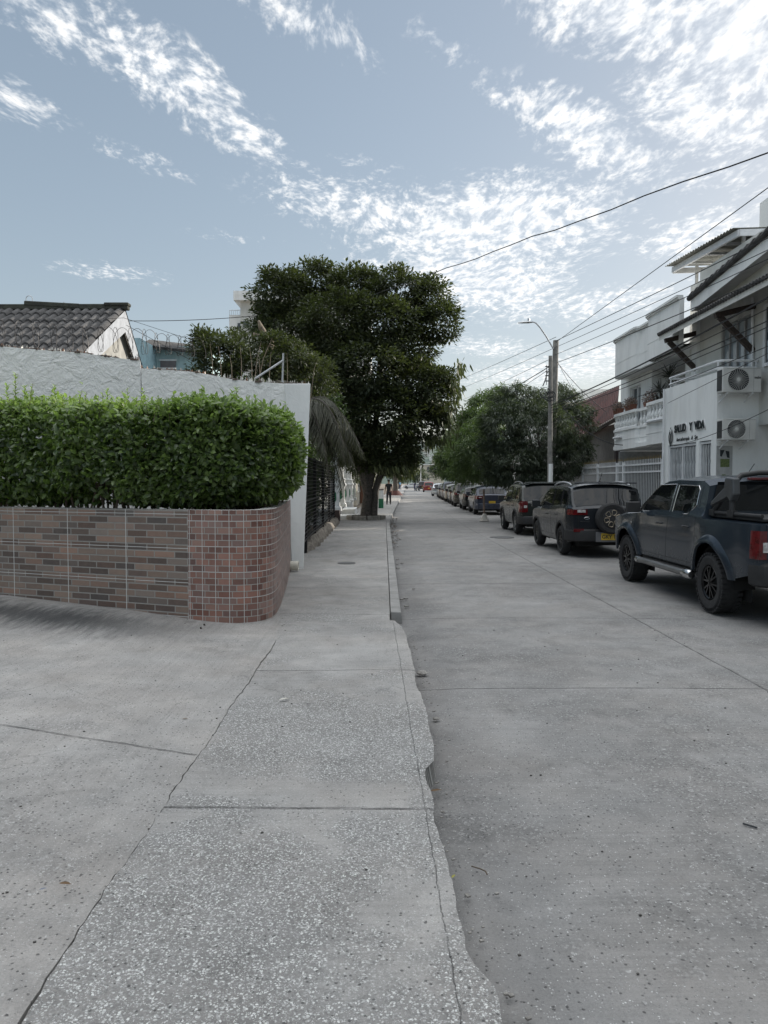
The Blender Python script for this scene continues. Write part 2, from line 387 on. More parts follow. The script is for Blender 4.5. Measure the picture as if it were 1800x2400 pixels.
m_drive = concrete('driveway_concrete', (0.302, 0.292, 0.279), stone_amt=0.22, stone_scale=80, patch=0.62, speck_p=.38,
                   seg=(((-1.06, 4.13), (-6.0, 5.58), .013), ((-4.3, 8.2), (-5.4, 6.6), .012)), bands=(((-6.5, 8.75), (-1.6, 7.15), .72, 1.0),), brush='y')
m_kerb = M('kerb_concrete', (0.26, 0.255, 0.245), 0.85, var=0.18, scale=3.0, bump=0.004)
m_dirt = M('dirt', (0.16, 0.13, 0.10), 0.95, var=0.2, scale=1.5, bump=0.02, bscale=20)

mb = MB(); mb.box(-900, 900, -60, 1500, -0.6, -0.03)
tag(mb.build('ground', m_dirt), kind='structure')

def strip_y(xa, xb, ya, yb, zf, step=0.5, nx=12, bendy=True, uvx=None, rnd=0.0):
    """a sheet between side curves xa(y), xb(y)"""
    mb = MB(); ys = []; y = ya
    while y < yb: ys.append(y); y += step if y < 40 else step * 4
    ys.append(yb); n = len(ys) - 1
    def fn(a, b):
        y = ys[int(round(b * n))]; x0, x1 = xa(y), xb(y); x = x0 + (x1 - x0) * a
        return (x + (bend(y) if bendy else 0), y, zf(x, y))
    def uvf(a, b):
        y = ys[int(round(b * n))]; x0, x1 = xa(y), xb(y); return (x0 + (x1 - x0) * a, y)
    mb.grid(fn, nx, n, uvf); return mb
road = strip_y(lambda y: -0.6, lambda y: 6.5, -12, 420, lambda x, y: 0.012 * math.sin(x * .9) - 0.012 + (-.012 if abs(x - .3) < .25 else 0), 0.8, 24)
tag(road.build('road', m_road, smooth=True), kind='structure')

edge_px = [(1184, 2400), (1174, 2367), (1161, 2308), (1131, 2274), (1098, 2235), (1088, 2190), (1075, 2142), (1070, 2105), (1061, 2069), (1045, 2002), (1030, 1960), (1018, 1916),
           (1016, 1885), (1012, 1857), (1008, 1848), (999, 1822), (999, 1796), (1017, 1780), (1019, 1754), (1011, 1724), (1004, 1695), (998, 1662),
           (986, 1625), (975, 1607), (973, 1575), (964, 1532), (952, 1487), (939, 1464), (924, 1452)]
WZ = 0.115
edge = [G(a, b, WZ) for a, b in edge_px]
EY = [(p.y, p.x) for p in edge]; EY.sort()
EY = [(-6, .36), (1.2, .36), (2.0, .37)] + [e for e in EY if e[0] > 2.0]
def edge_x(y):
    if y < EY[-1][0]:
        return interp(EY, y) + 0.016 * (rim(y * 1.7) - .5)
    return 0.065
def wz(x, y): return WZ + 0.004 * math.sin(x * 3 + y * 1.3) + 0.003 * math.sin(y * 2.7)
_rt = np.random.default_rng(77).random(4000)
def rim(y):
    q = (y + 10) / .05; i = int(q); f = q - i; q2 = (y + 10) / .23; j = int(q2); g_ = q2 - j
    return .5 * (_rt[i % 4000] * (1 - f) + _rt[(i + 1) % 4000] * f) + .5 * (_rt[(j + 999) % 4000] * (1 - g_) + _rt[(j + 1000) % 4000] * g_)
LEFT = [(-6, -1.04), (7.2, -1.04), (8.2, -1.3), (13, -1.62), (17.5, -1.78), (29, -1.9), (60, -2.0), (400, -2.0)]
def wig(y): return 0.005 * math.sin(y * 5.3) + 0.003 * math.sin(y * 23) + .003 * math.sin(y * 51) + .010 * (rim(y + 200) - .5)
def left_x(y): return interp(LEFT, y) - (wig(y) if y < 8 else 0)
mb = MB(); ys = list(np.arange(-6, 8.75, 0.035)) + list(np.arange(8.75, 40, 0.5)) + list(np.arange(40, 421, 5.0))
n = len(ys) - 1
def ex2(y): return edge_x(y) if y < 8.70 else 0.068
def fn(a, b):
    y = float(ys[int(round(b * n))])
    if a > 0.999 and y < 8.7:                      # the broken rim: a rough skirt down to the road
        return (ex2(y) + 0.004 + .02 * rim(y / 4), y, -0.05)
    k = min(a / 0.93, 1.0); l = left_x(y); x = l + (ex2(y) - l) * (k ** 0.7)
    z = wz(x, y)
    if a > 0.955 and y < 8.7: z -= 0.010 + .030 * rim(y); x -= .02 * rim(y + 50)
    elif a > 0.92 and y < 8.7: z -= 0.010 * rim(y + 20)
    if a > 0.999: z = -0.05; x += .001
    return (x + bend(y), y, z)
def uvf(a, b):
    y = float(ys[int(round(b * n))]); k = min(a / 0.93, 1.0); l = left_x(y); return (l + (ex2(y) - l) * (k ** .7), y)
mb.grid(fn, 28, n, uvf)
tag(mb.build('sidewalk', m_walk, smooth=True, auto=50), kind='structure')
# the sound kerb further on
kb = MB(); y = 8.72
while y < 200:
    L = 1.0 if y < 60 else 6.0; y2 = y + L - 0.012
    a0, a1 = bend(y), bend(y2)
    kb.add([(.078 + a0, y, -.03), (.215 + a0, y, -.03), (.078 + a1, y2, -.03), (.215 + a1, y2, -.03),
            (.078 + a0, y, WZ + .012), (.20 + a0, y, WZ + .008), (.078 + a1, y2, WZ + .012), (.20 + a1, y2, WZ + .008)],
           [(0, 2, 3, 1), (4, 5, 7, 6), (0, 1, 5, 4), (1, 3, 7, 5), (3, 2, 6, 7), (2, 0, 4, 6)])
    y += L
tag(kb.build('kerb', m_kerb, bevel=0.008), kind='structure')
# far side
fs = MB(); ys2 = list(np.arange(-12, 60, 1.0)) + list(np.arange(60, 421, 6.0)); n2 = len(ys2) - 1
prof = [(6.20, -.05), (6.22, .12), (6.36, .135), (8.0, .13), (9.5, .13), (16, .13)]
def ffn(a, b):
    y = float(ys2[int(round(b * n2))]); x, z = prof[int(round(a * 5))]; return (x + bend(y), y, z)
def fuv(a, b):
    y = float(ys2[int(round(b * n2))]); return (prof[int(round(a * 5))][0], y)
fs.grid(ffn, 5, n2, fuv); tag(fs.build('far_sidewalk', m_walk2), kind='structure')

# driveway rising to the left
def base_z(x, y):
    r_ = 0.036 * max(0, -1.05 - x)
    hump = 0.06 * math.exp(-((y - (7.6 - 0.39 * (x + 2.1))) / 0.55) ** 2) * min(1, max(0, -x - 1.9))
    return WZ + 0.006 + r_ + hump
dr = MB()
def dfn(a, b):
    y = -5 + b * 16; xe = -1.042 - wig(y) - .009 * rim(y + 300) ** 2 - (0.12 * max(0, y - 7.25) if y > 7.25 else 0)
    if a > 0.99: return (xe + .002, y, WZ - 0.06)
    x = xe - 8.5 * (1 - a / .97) ** 1.3 if a < .97 else xe
    return (x, y, base_z(x, y) - (0.004 if a > .96 else 0))
def duv(a, b):
    p = dfn(min(a, .97), b); return (p[0], p[1])
dr.grid(dfn, 40, 320, duv)
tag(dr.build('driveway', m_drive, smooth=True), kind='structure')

m_cover = M('worn_iron_cover', (.10, .10, .10), .7, var=.3, scale=20, bump=.004)
for (p_, r_, z_, nm_, lb_) in ((G(1176, 1259), .36, .0, 'manhole_cover', 'round worn manhole cover set in the road beside the older SUV'), (G(812, 1320, WZ), .17, WZ + .004, 'drain_cover', 'small dark round cover set in the left pavement')):
    mb = MB(); mb.lathe([(r_, -.02), (r_, .005), (r_ * .92, .007), (r_ * .90, .003), (.001, .004)], (p_.x, p_.y, z_), 28)
    tag(mb.build(nm_, m_cover, loc=(p_.x, p_.y, z_), smooth=True), lb_, 'cover')
# ------------------------------------------------------------------ brick planter
def brick_mat(name, c1, c2, mortar, bw, rh, gx, gy, gw=.008, off=0.5, mort=0.02, bias=0.0, frq=2, sq=1.0):
    m, t, out = mat_new(name)
    uvn = t('ShaderNodeTexCoord', 2); x, y, z = t.sep(uvn)
    br = t.n.new('ShaderNodeTexBrick'); t.l.new(uvn, br.inputs['Vector'])
    br.offset = off; br.offset_frequency = frq; br.squash = sq; br.squash_frequency = 3
    I = br.inputs; I['Color1'].default_value = (0, 0, 0, 1); I['Color2'].default_value = (1, 1, 1, 1); I['Mortar'].default_value = (.5, .5, .5, 1)
    I['Scale'].default_value = 1.0; I['Brick Width'].default_value = bw; I['Row Height'].default_value = rh
    I['Mortar Size'].default_value = mort * rh; I['Mortar Smooth'].default_value = 0.2; I['Bias'].default_value = bias
    ro = t.math('FLOOR', t.math('DIVIDE', y, rh))
    rn = t('ShaderNodeTexWhiteNoise', 0, _set={'noise_dimensions': '2D'}, Vector=t.comb(t.math('FLOOR', t.math('DIVIDE', x, bw * .5)), ro, 0.0))
    f = t.math('ADD', t.math('MULTIPLY', br.outputs['Color'], 0.78), t.math('MULTIPLY', t.noise(uvn, 14, 4.0), 0.3))
    col = t.mix(t.rng(f, 0.12, 0.92), c1, c2)
    r2_ = t.math('FRACT', t.math('MULTIPLY', br.outputs['Color'], 7.31)); r3_ = t.math('FRACT', t.math('MULTIPLY', br.outputs['Color'], 17.7))
    col = t.mix(t.rng(r2_, .55, .6, 0, .75), col, t.mix(1.0, col, (1.09, .92, .87), 'MULTIPLY'))
    col = t.mix(t.rng(r3_, .70, .75, 0, .8), col, t.mix(1.0, col, (.86, .98, 1.08), 'MULTIPLY'))
    col = t.mix(t.rng(t.noise(uvn, 1.1, 3.0), 0.35, 0.7, 0.0, 0.5), col, t.mix(1.0, col, (0.8, 0.95, 1.05), 'MULTIPLY'))
    gl = t.math('MAXIMUM', line_mask(t, t.math('WRAP', x, gx, 0.0), gx * .5, gw), line_mask(t, t.math('WRAP', y, gy, 0.0), gy * .5, gw * .75))
    mo = t.math('MAXIMUM', br.outputs['Fac'], gl)
    mc = t.mix(t.noise(uvn, 20, 4.0), tuple(v * .7 for v in mortar), mortar)
    mc = t.mix(gl, mc, (0.50, 0.49, 0.47))
    col = t.mix(mo, col, mc)
    h = t.math('SUBTRACT', t.math('MULTIPLY', t.noise(uvn, 60, 4.0), 0.25), mo)
    b = t('ShaderNodeBump', Height=h, Strength=0.7, Distance=0.006)
    bsdf(t, out, Base_Color=col, Roughness=t.rng(mo, 0, 1, 0.42, 0.85), Normal=b); return m
m_brick = brick_mat('faux_brick_tile', (0.078, 0.054, 0.045), (0.265, 0.185, 0.142), (0.30, 0.285, 0.262), .27, .0745, .84, .3725, mort=.105, off=0.37)
m_mosaic = brick_mat('mosaic_tile', (0.125, 0.058, 0.045), (0.285, 0.165, 0.13), (0.35, 0.335, 0.31), .155, .0685, .155, .0685 * 4, gw=.0055, mort=.075, off=.31)
m_cap = M('planter_cap', (0.42, 0.41, 0.39), 0.8, var=.15, bump=.003)
m_soil = M('soil', (0.06, 0.045, 0.035), 0.95, bump=.02, bscale=30)
PT = 1.35
front = [(-10.2, 11.25), (-7.0, 9.97), (-4.65, 9.05), (-2.12, 8.06)]
corner = [(-2.12, 8.06), (-1.85, 7.97), (-1.6, 7.93), (-1.42, 7.96), (-1.31, 8.08), (-1.245, 8.3), (-1.24, 8.6), (-1.27, 9.1), (-1.34, 9.9), (-1.44, 11.0), (-1.55, 12.1), (-1.62, 12.95)]
def densify(pts, st):
    o = []
    for (a, b), (c, d) in zip(pts, pts[1:]):
        L = math.hypot(c - a, d - b); k = max(1, int(L / st))
        o += [(a + (c - a) * i / k, b + (d - b) * i / k) for i in range(k)]
    return o + [pts[-1]]
def smooth2(pts, it=2):
    for _ in range(it):
        pts = [pts[0]] + [((pts[i - 1][0] + 2 * pts[i][0] + pts[i + 1][0]) / 4, (pts[i - 1][1] + 2 * pts[i][1] + pts[i + 1][1]) / 4) for i in range(1, len(pts) - 1)] + [pts[-1]]
    return pts
planter = thing('brick_planter', 'waist high planter wall of brown brick tile with rounded red mosaic corner under the hedge', 'planter', (-3, 9, 0.1))
def wall_strip(path, z0f, z1, u0=0.0):
    mb = MB(); u = [u0]
    for (a, b), (c, d) in zip(path, path[1:]): u.append(u[-1] + math.hypot(c - a, d - b))
    nn = len(path) - 1
    for i in range(nn):
        (a, b), (c, d) = path[i], path[i + 1]; za, zb = z0f(a, b), z0f(c, d)
        mb.add([(a, b, za), (c, d, zb), (c, d, z1), (a, b, z1)], [(0, 1, 2, 3)], [[(u[i], za), (u[i + 1], zb), (u[i + 1], z1), (u[i], z1)]])
    return mb, u[-1]
fpath = densify(front, .3); cpath = smooth2(densify(corner, .07), 4)
mb, u1 = wall_strip(fpath, lambda x, y: 0.0, PT, 0.13)
mb.build('brick_tile_face', m_brick, planter)
mb, u2 = wall_strip(cpath, lambda x, y: 0.0, PT, 0.06)
mb.build('mosaic_tile_face', m_mosaic, planter, smooth=True)
def offset_path(path, d):
    o = []
    for i, (a, b) in enumerate(path):
        p, q = path[max(0, i - 1)], path[min(len(path) - 1, i + 1)]
        tx, ty = q[0] - p[0], q[1] - p[1]; L = math.hypot(tx, ty) or 1
        o.append((a - ty / L * d, b + tx / L * d))
    return o
full = fpath[:-1] + cpath
inn = offset_path(full, 0.16)
cp = MB()
for i in range(len(full) - 1):
    a, b, c, d = full[i], full[i + 1], inn[i + 1], inn[i]
    cp.add([(a[0], a[1], PT), (b[0], b[1], PT), (c[0], c[1], PT), (d[0], d[1], PT), (d[0], d[1], PT - .3), (c[0], c[1], PT - .3)], [(0, 1, 2, 3), (3, 2, 5, 4)])
cp.build('planter_cap', m_cap, planter)
inn3 = offset_path(full, 1.5)
so = MB()
for i in range(len(full) - 1):
    b1, b2 = inn[i], inn[i + 1]; c1, c2 = (inn[i][0] - .1, inn[i][1] + .9), (inn[i + 1][0] - .1, inn[i + 1][1] + .9)
    if inn[i][1] > 8.6 and inn[i][0] > -1.9: c1 = (-2.6, inn[i][1]); c2 = (-2.6, inn[i + 1][1])
    so.add([(*b1, PT - .07), (*b2, PT - .07), (*c2, PT - .05), (*c1, PT - .05)], [(0, 1, 2, 3)])
so.build('soil', m_soil, planter)
# a cracked mortar fillet and three dark stubs at the foot of the planter
for k, (px, py) in enumerate(((434, 1471), (439, 1462), (471, 1480), (479, 1472))):
    p = G(px, py, WZ + .01); t_ = MB()
    t_.tube([p, p + Vector((.003, 0, .02)), p + Vector((-.004, .004, .045))], [.011, .014, .008], 6)
    o = t_.build('anchor_bolt', M('rusted_iron', (.03, .022, .018), .8) if k == 0 else bpy.data.materials['rusted_iron'], loc=p)
    tag(o, 'dark rusted bolt stub sticking up at the foot of the mosaic planter', 'bolt', 'bolt stubs at the planter foot')

# ------------------------------------------------------------------ leaves
def leaves(pos, nrm, dirn, length, width, tint, fold=0.25, name='leaves', mat=None, parent=None, loc=None, curl=0.2, simple=False):
    """pos, nrm, dirn: (n,3) arrays. each leaf is a folded, pointed blade of 4 (simple) or 6 triangles"""
    pos = np.asarray(pos, float); n = len(pos)
    d = dirn / np.maximum(np.linalg.norm(dirn, axis=1, keepdims=True), 1e-6)
    s = np.cross(d, nrm); s /= np.maximum(np.linalg.norm(s, axis=1, keepdims=True), 1e-6)
    u = np.cross(s, d); L = np.asarray(length).reshape(-1, 1) * np.ones((n, 1)); W = np.asarray(width).reshape(-1, 1) * np.ones((n, 1))
    if simple:
        V = np.stack([pos, pos + d * L * .5 + s * W * .5 + u * W * fold, pos + d * L - u * L * curl, pos + d * L * .5 - s * W * .5 + u * W * fold], 1)
        F = np.array([[0, 1, 2], [0, 2, 3]]); nv = 4
    else:
        V = np.stack([pos, pos + d * L * .33 + s * W * .46 + u * W * fold, pos + d * L * .7 + s * W * .38 + u * W * fold * .6 - u * L * curl * .4,
                      pos + d * L - u * L * curl, pos + d * L * .7 - s * W * .38 + u * W * fold * .6 - u * L * curl * .4, pos + d * L * .33 - s * W * .46 + u * W * fold, pos + d * L * .55 - u * L * curl * .15], 1)
        F = np.array([[0, 1, 6], [1, 2, 6], [2, 3, 6], [3, 4, 6], [4, 5, 6], [5, 0, 6]]); nv = 7
    org = np.array(ORG[parent] if parent is not None else (loc or (0, 0, 0)), float)
    V = (V - org).reshape(-1, 3)
    FF = (np.arange(n)[:, None, None] * nv + F[None]).reshape(-1, 3)
    me = bpy.data.meshes.new(name); me.vertices.add(len(V)); me.vertices.foreach_set('co', V.ravel())
    me.loops.add(FF.size); me.loops.foreach_set('vertex_index', FF.ravel().astype(np.int32))
    me.polygons.add(len(FF)); me.polygons.foreach_set('loop_start', (np.arange(len(FF)) * 3).astype(np.int32))
    me.update(calc_edges=True); me.validate()
    at = me.attributes.new('tint', 'FLOAT', 'FACE'); at.data.foreach_set('value', np.repeat(np.clip(tint, 0, 1), len(F)).astype(np.float32))
    me.materials.append(mat); o = bpy.data.objects.new(name, me); COL.objects.link(o)
    if parent is not None: o.parent = parent; ORG[o] = ORG[parent].copy()
    else: o.location = org; ORG[o] = Vector(org)
    return o
def rdirs(rng, n):
    v = rng.normal(size=(n, 3)); return v / np.linalg.norm(v, axis=1, keepdims=True)

# hedge
m_hedge = leaf_mat('hedge_leaf', (0.026, 0.048, 0.016), (0.27, 0.375, 0.115), trans=0.36, rough=0.30)
m_twig = M('twig_bark', (0.10, 0.075, 0.055), 0.9, bump=.003)
hedge = thing('hedge', 'long clipped leafy green hedge growing out of the brick tile planter', 'hedge', (-3, 9.3, PT - .06))
rng = np.random.default_rng(3)
cl = smooth2(densify([(-10, 11.5), (-7, 10.45), (-4.7, 9.55), (-2.5, 8.72), (-1.95, 8.62), (-1.72, 8.9), (-1.72, 9.6), (-1.80, 10.7), (-1.95, 11.9)], .12), 10)
cl = np.array(cl); seg_l = np.r_[0, np.cumsum(np.linalg.norm(np.diff(cl, axis=0), axis=1))]
def on_path(s_):
    x = np.interp(s_, seg_l, cl[:, 0]); y = np.interp(s_, seg_l, cl[:, 1])
    e = 0.05; tx = np.interp(s_ + e, seg_l, cl[:, 0]) - np.interp(s_ - e, seg_l, cl[:, 0]); ty = np.interp(s_ + e, seg_l, cl[:, 1]) - np.interp(s_ - e, seg_l, cl[:, 1])
    L = np.hypot(tx, ty) + 1e-9; return x, y, tx / L, ty / L
hs = np.linspace(0, seg_l[-1], 400); _, _, _tx, _ty = on_path(hs)
hden = 1 + 2.2 * np.minimum(np.abs(np.gradient(np.unwrap(np.arctan2(_ty, _tx)), hs)), 2.5) + 1.2 * (hs > seg_l[-1] - .5) + .3 * (hs > 3)
hcdf = np.cumsum(hden); hcdf = (hcdf - hcdf[0]) / (hcdf[-1] - hcdf[0])
def hedge_pts(n, shell):
    s_ = np.interp(rng.uniform(0, 1, n), hcdf, hs); th = rng.uniform(0, 2 * np.pi, n)
    x, y, tx, ty = on_path(s_)
    nx, ny = ty, -tx                                  # outward (towards the street / camera)
    topv = np.interp(s_, [0, 3, 6.5, 8.5, 12], [2.68, 2.65, 2.53, 2.46, 2.42]) + 0.03 * np.sin(s_ * 2.3) + 0.035 * np.sin(s_ * 6.1 + 1) 
    hw = 0.58 + 0.04 * np.sin(s_ * 3.7) + 0.03 * np.sin(s_ * 9.1)
    zc, hh = (topv + 1.42) / 2, (topv - 1.42) / 2
    c, sn = np.cos(th), np.sin(th); p = 4.6
    k = (np.abs(c) ** p + np.abs(sn) ** p) ** (-1 / p) * shell
    lump = 1 + 0.05 * np.sin(s_ * 5 + th * 3) * np.cos(th * 2 + s_ * 2.1)
    ox = c * k * hw * lump; oz = sn * k * hh * np.where(sn < 0, 1.0, 1 + .0 * lump)
    lowz = zc + oz
    ox = ox * np.where(lowz < 1.75, 0.80 + 0.2 * np.clip((lowz - 1.42) / .33, 0, 1), 1)
    oz = oz + np.where(sn > .5, rng.exponential(.03, n), 0) * (shell > .95)
    pos = np.stack([x + nx * ox, y + ny * ox, zc + oz], 1)
    nr = np.stack([nx * c, ny * c, sn], 1); nr /= np.linalg.norm(nr, axis=1, keepdims=True)
    endw = np.clip((s_ - (seg_l[-1] - 0.5)) / .5, 0, 1)
    return pos, nr, s_, endw
NH = 105000
shell = 1.04 - 0.50 * rng.beta(1.0, 2.2, NH)
pos, nr, s_, endw = hedge_pts(NH, shell)
gap = (np.sin(s_ * 1.9 + .6) > 0.55) & (pos[:, 2] < 1.60 + .06 * np.sin(s_ * 7)) & (rng.random(NH) < 0.8)
keep = ~gap; pos, nr, s_, sh = pos[keep], nr[keep], s_[keep], shell[keep]
n_ = len(pos); dirs = nr * 0.55 + rdirs(rng, n_) * 0.75 + np.array([0, 0, 0.25]); nn_ = nr * .8 + rdirs(rng, n_) * .55 + np.array([0, 0, .5])
young = np.clip((pos[:, 2] - 2.22) / 0.3, 0, 1) * np.clip((sh - .88) / .12, 0, 1)
lit_end = np.clip((s_ - 8.6) / 1.2, 0, 1) * np.clip((sh - .9) / .12, 0, 1) * 0.55  # paler tint painted on the street end, where light catches the hedge
tint = 0.03 + 0.44 * rng.random(n_) ** 2.6 + 0.50 * young * (.5 + .7 * rng.random(n_)) + .45 * lit_end * rng.random(n_) + 0.12 * (rng.random(n_) < .12)
tint += 0.10 * (np.sin(pos[:, 0] * 4.1) * np.sin(pos[:, 2] * 6.3 + pos[:, 1] * 2) > .35)
leaves(pos, nn_, dirs, rng.uniform(.055, .108, n_), rng.uniform(.032, .056, n_), tint, name='foliage', mat=m_hedge, parent=hedge, fold=.18)
# young shoots above the clipped top
sp, sd, sn_, st, sl = [], [], [], [], []
tw = MB()
sh_s = list(rng.uniform(2.0, seg_l[-1], 430)); special = [(35, .26), (20, .18), (60, .17), (130, .17), (250, .14), (460, .13), (545, .15), (560, .17), (600, .10)]
for k, ss in enumerate(sh_s):
    x, y, tx, ty = on_path(np.array([ss])); o = rng.uniform(-.5, .55); x = float(x[0] + ty[0] * o); y = float(y[0] - tx[0] * o); h = rng.uniform(.06, .19) * (1.6 if rng.random() < .15 else 1)
    top = float(np.interp(ss, [0, 3, 6.5, 8.5, 12], [2.68, 2.65, 2.53, 2.46, 2.42])) - .02; lean = rng.uniform(-.35, .35, 2)
    tw.tube([(x, y, top - .15), (x + lean[0] * h, y + lean[1] * h, top + h)], [.004, .002], 4, cap=False)
    for j in range(int(5 + h * 45)):
        f = j / (5 + h * 45); a = j * 2.4 + rng.uniform(-.3, .3); p = np.array([x + lean[0] * h * f, y + lean[1] * h * f, top - .05 + (h + .05) * f])
        sp.append(p); sd.append([math.cos(a), math.sin(a), .45 + .9 * f]); sn_.append([-math.cos(a) * .5, -math.sin(a) * .5, 1]); st.append(.42 + .5 * f * rng.random() + .1); sl.append(rng.uniform(.05, .085) * (1 - .35 * f))
for (px, h) in special:
    q = P(px, 960, 9.2 if px < 300 else 8.6); x, y = q.x, q.y; top = 2.58 if px < 300 else 2.48; lean = rng.uniform(-.2, .2, 2); h *= 1.5
    tw.tube([(x, y, top - .2), (x + lean[0] * h, y + lean[1] * h, top + h)], [.005, .002], 4, cap=False)
    for j in range(int(8 + h * 60)):
        f = j / (8 + h * 60); a = j * 2.4; p = np.array([x + lean[0] * h * f, y + lean[1] * h * f, top - .05 + (h + .05) * f])
        sp.append(p); sd.append([math.cos(a), math.sin(a), .4 + .9 * f]); sn_.append([-math.cos(a) * .5, -math.sin(a) * .5, 1]); st.append(.5 + .4 * f); sl.append(rng.uniform(.06, .10) * (1 - .3 * f))
sl = np.array(sl)
tag(leaves(np.array(sp), np.array(sn_), np.array(sd), sl, sl * .45, np.array(st), name='young_shoots', mat=m_hedge, parent=hedge), kind='stuff')
for k in range(150):                                    # bare lower stems
    ss = rng.uniform(.5, seg_l[-1]); x, y, tx, ty = on_path(np.array([ss])); o = rng.uniform(-.35, .4)
    x = float(x[0] + ty[0] * o); y = float(y[0] - tx[0] * o)
    tw.tube([(x, y, PT - .1), (x + rng.uniform(-.08, .08), y + rng.uniform(-.08, .08), 1.6), (x + rng.uniform(-.2, .2), y + rng.uniform(-.2, .2), 2.1)], [.014, .011, .006], 5, cap=False)
tw.build('stems', m_twig, hedge, smooth=True)

# ------------------------------------------------------------------ rough white wall with glass shards
def stucco(name, c, bscale=3.5, dist=0.03, dirt=0.25, rough=.85):
    m, t, out = mat_new(name); co = t('ShaderNodeTexCoord', 3)
    x, y, z = t.sep(co)
    a = t.noise(co, bscale, 6.0, 0.6, 0.7); b_ = t.noise(co, bscale * 5, 4.0, 0.6); drip = t.noise(t.comb(t.math('MULTIPLY', x, 1.4), t.math('MULTIPLY', y, 1.4), t.math('MULTIPLY', z, .35)), 1.5, 5.0, .65)
    ridge = t.math('ABSOLUTE', t.math('SUBTRACT', a, 0.5))
    col = t.mix(t.rng(drip, 0.42, 0.72, 0.0, dirt), c, tuple(v * .55 for v in c))
    col = t.mix(t.rng(t.noise(co, 1.2, 4.0), 0.55, 0.75, 0, dirt * .8), col, tuple(v * f for v, f in zip(c, (.8, .78, .72))))
    h = t.math('ADD', t.math('MULTIPLY', ridge, 2.0), t.math('MULTIPLY', b_, 0.25))
    b = t('ShaderNodeBump', Height=h, Strength=1.0, Distance=dist)
    bsdf(t, out, Base_Color=col, Roughness=rough, Normal=b); return m
m_rough = stucco('rough_white_render', (0.80, 0.80, 0.785), 3.4, 0.034, dirt=.15)
m_white = stucco('white_paint_wall', (0.79, 0.80, 0.79), 9.0, 0.004, dirt=.36, rough=.7)
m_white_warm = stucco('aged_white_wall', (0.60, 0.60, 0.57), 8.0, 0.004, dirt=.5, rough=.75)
WA, WB = Vector((-6.1, 11.8, 0)), Vector((-1.75, 13.15, 0))
wn = Vector((WB.y - WA.y, -(WB.x - WA.x), 0)).normalized()
def onwall(px, py, off=0.0):
    d = ray(px, py); o = Vector((0, 0, CAM_H)); A = WA + wn * off
    return o + d * ((A - o).dot(wn) / d.dot(wn))
rw = thing('rough_garden_wall', 'tall rough white rendered wall topped with broken glass behind the hedge', 'wall', (-4, 12.5, 0))
topl = [(-160, 800), (0, 811), (60, 817), (120, 822), (189, 826), (250, 836), (329, 845)]
topr = [(331, 863), (380, 866), (440, 870), (480, 876), (519, 884), (545, 889), (572, 892), (620, 896), (668, 899)]
def wall_piece(tops, name, thick=.22):
    mb = MB(); q = [onwall(*p) for p in tops]
    poly = [Vector((q[0].x, q[0].y, -.05))] + [Vector((p.x, p.y, -.05)) for p in q[1:]] + q[::-1]
    d = -wn * thick
    n = len(q); vs = [(p.x, p.y, 0.0) for p in q] + list(q)
    # front as a strip so that it shades well
    for i in range(n - 1):
        a, b = q[i], q[i + 1]
        mb.add([(a.x, a.y, 0), (b.x, b.y, 0), b, a, Vector((a.x, a.y, 0)) + d, Vector((b.x, b.y, 0)) + d, b + d, a + d], [(0, 1, 2, 3), (3, 2, 6, 7), (5, 4, 7, 6)])
    a, b = q[0], q[-1]
    mb.add([(a.x, a.y, 0), a, a + d, Vector((a.x, a.y, 0)) + d, (b.x, b.y, 0), b, b + d, Vector((b.x, b.y, 0)) + d], [(0, 1, 2, 3), (5, 4, 7, 6)])
    return mb.build(name, m_rough, rw)
wall_piece(topl, 'wall_panel'); wall_piece(topr, 'wall_panel', .21)
# end pillar, leaning a little
pl = MB(); b0, b1 = onwall(684, 1333, .05), onwall(711, 1333, .05); t0, t1 = onwall(668, 899, .05), onwall(728, 899, .05)
b0.z = b1.z = .05; dd = -wn * .42
pl.add([b0, b1, t1, t0, b0 + dd, b1 + dd, t1 + dd, t0 + dd], [(0, 1, 2, 3), (1, 5, 6, 2), (3, 2, 6, 7), (5, 4, 7, 6), (4, 0, 3, 7)])
pl.build('end_pillar', m_white, rw, bevel=.01)
m_shard = M('broken_glass', (0.62, 0.60, 0.55), 0.25, var=.3, scale=30); m_shard2 = M('brown_broken_glass', (0.22, 0.10, 0.05), 0.2, var=.3, scale=30)
m_mort = M('dark_mortar', (0.08, 0.06, 0.05), 0.95, bump=.01)
sg = MB(); mo = MB()
def shard(c, h, wd):
    a = random.uniform(0, 3.14); sg.cur = 1 if (random.random() < (.5 if -4.2 < c.x < -3 else .12)) else 0
    dx, dy = math.cos(a) * wd, math.sin(a) * wd
    sg.add([(c.x - dx, c.y - dy, c.z), (c.x + dx, c.y + dy, c.z), (c.x + dx * random.uniform(-.2, .8), c.y + dy * random.uniform(-.2, .8), c.z + h), (c.x - dx * random.uniform(.1, .9), c.y - dy * .3, c.z + h * random.uniform(.4, .9)),
            (c.x + dy * .25, c.y - dx * .25, c.z), (c.x, c.y, c.z + h * .6)], [(0, 1, 2, 3), (1, 4, 5, 2), (4, 0, 3, 5)])
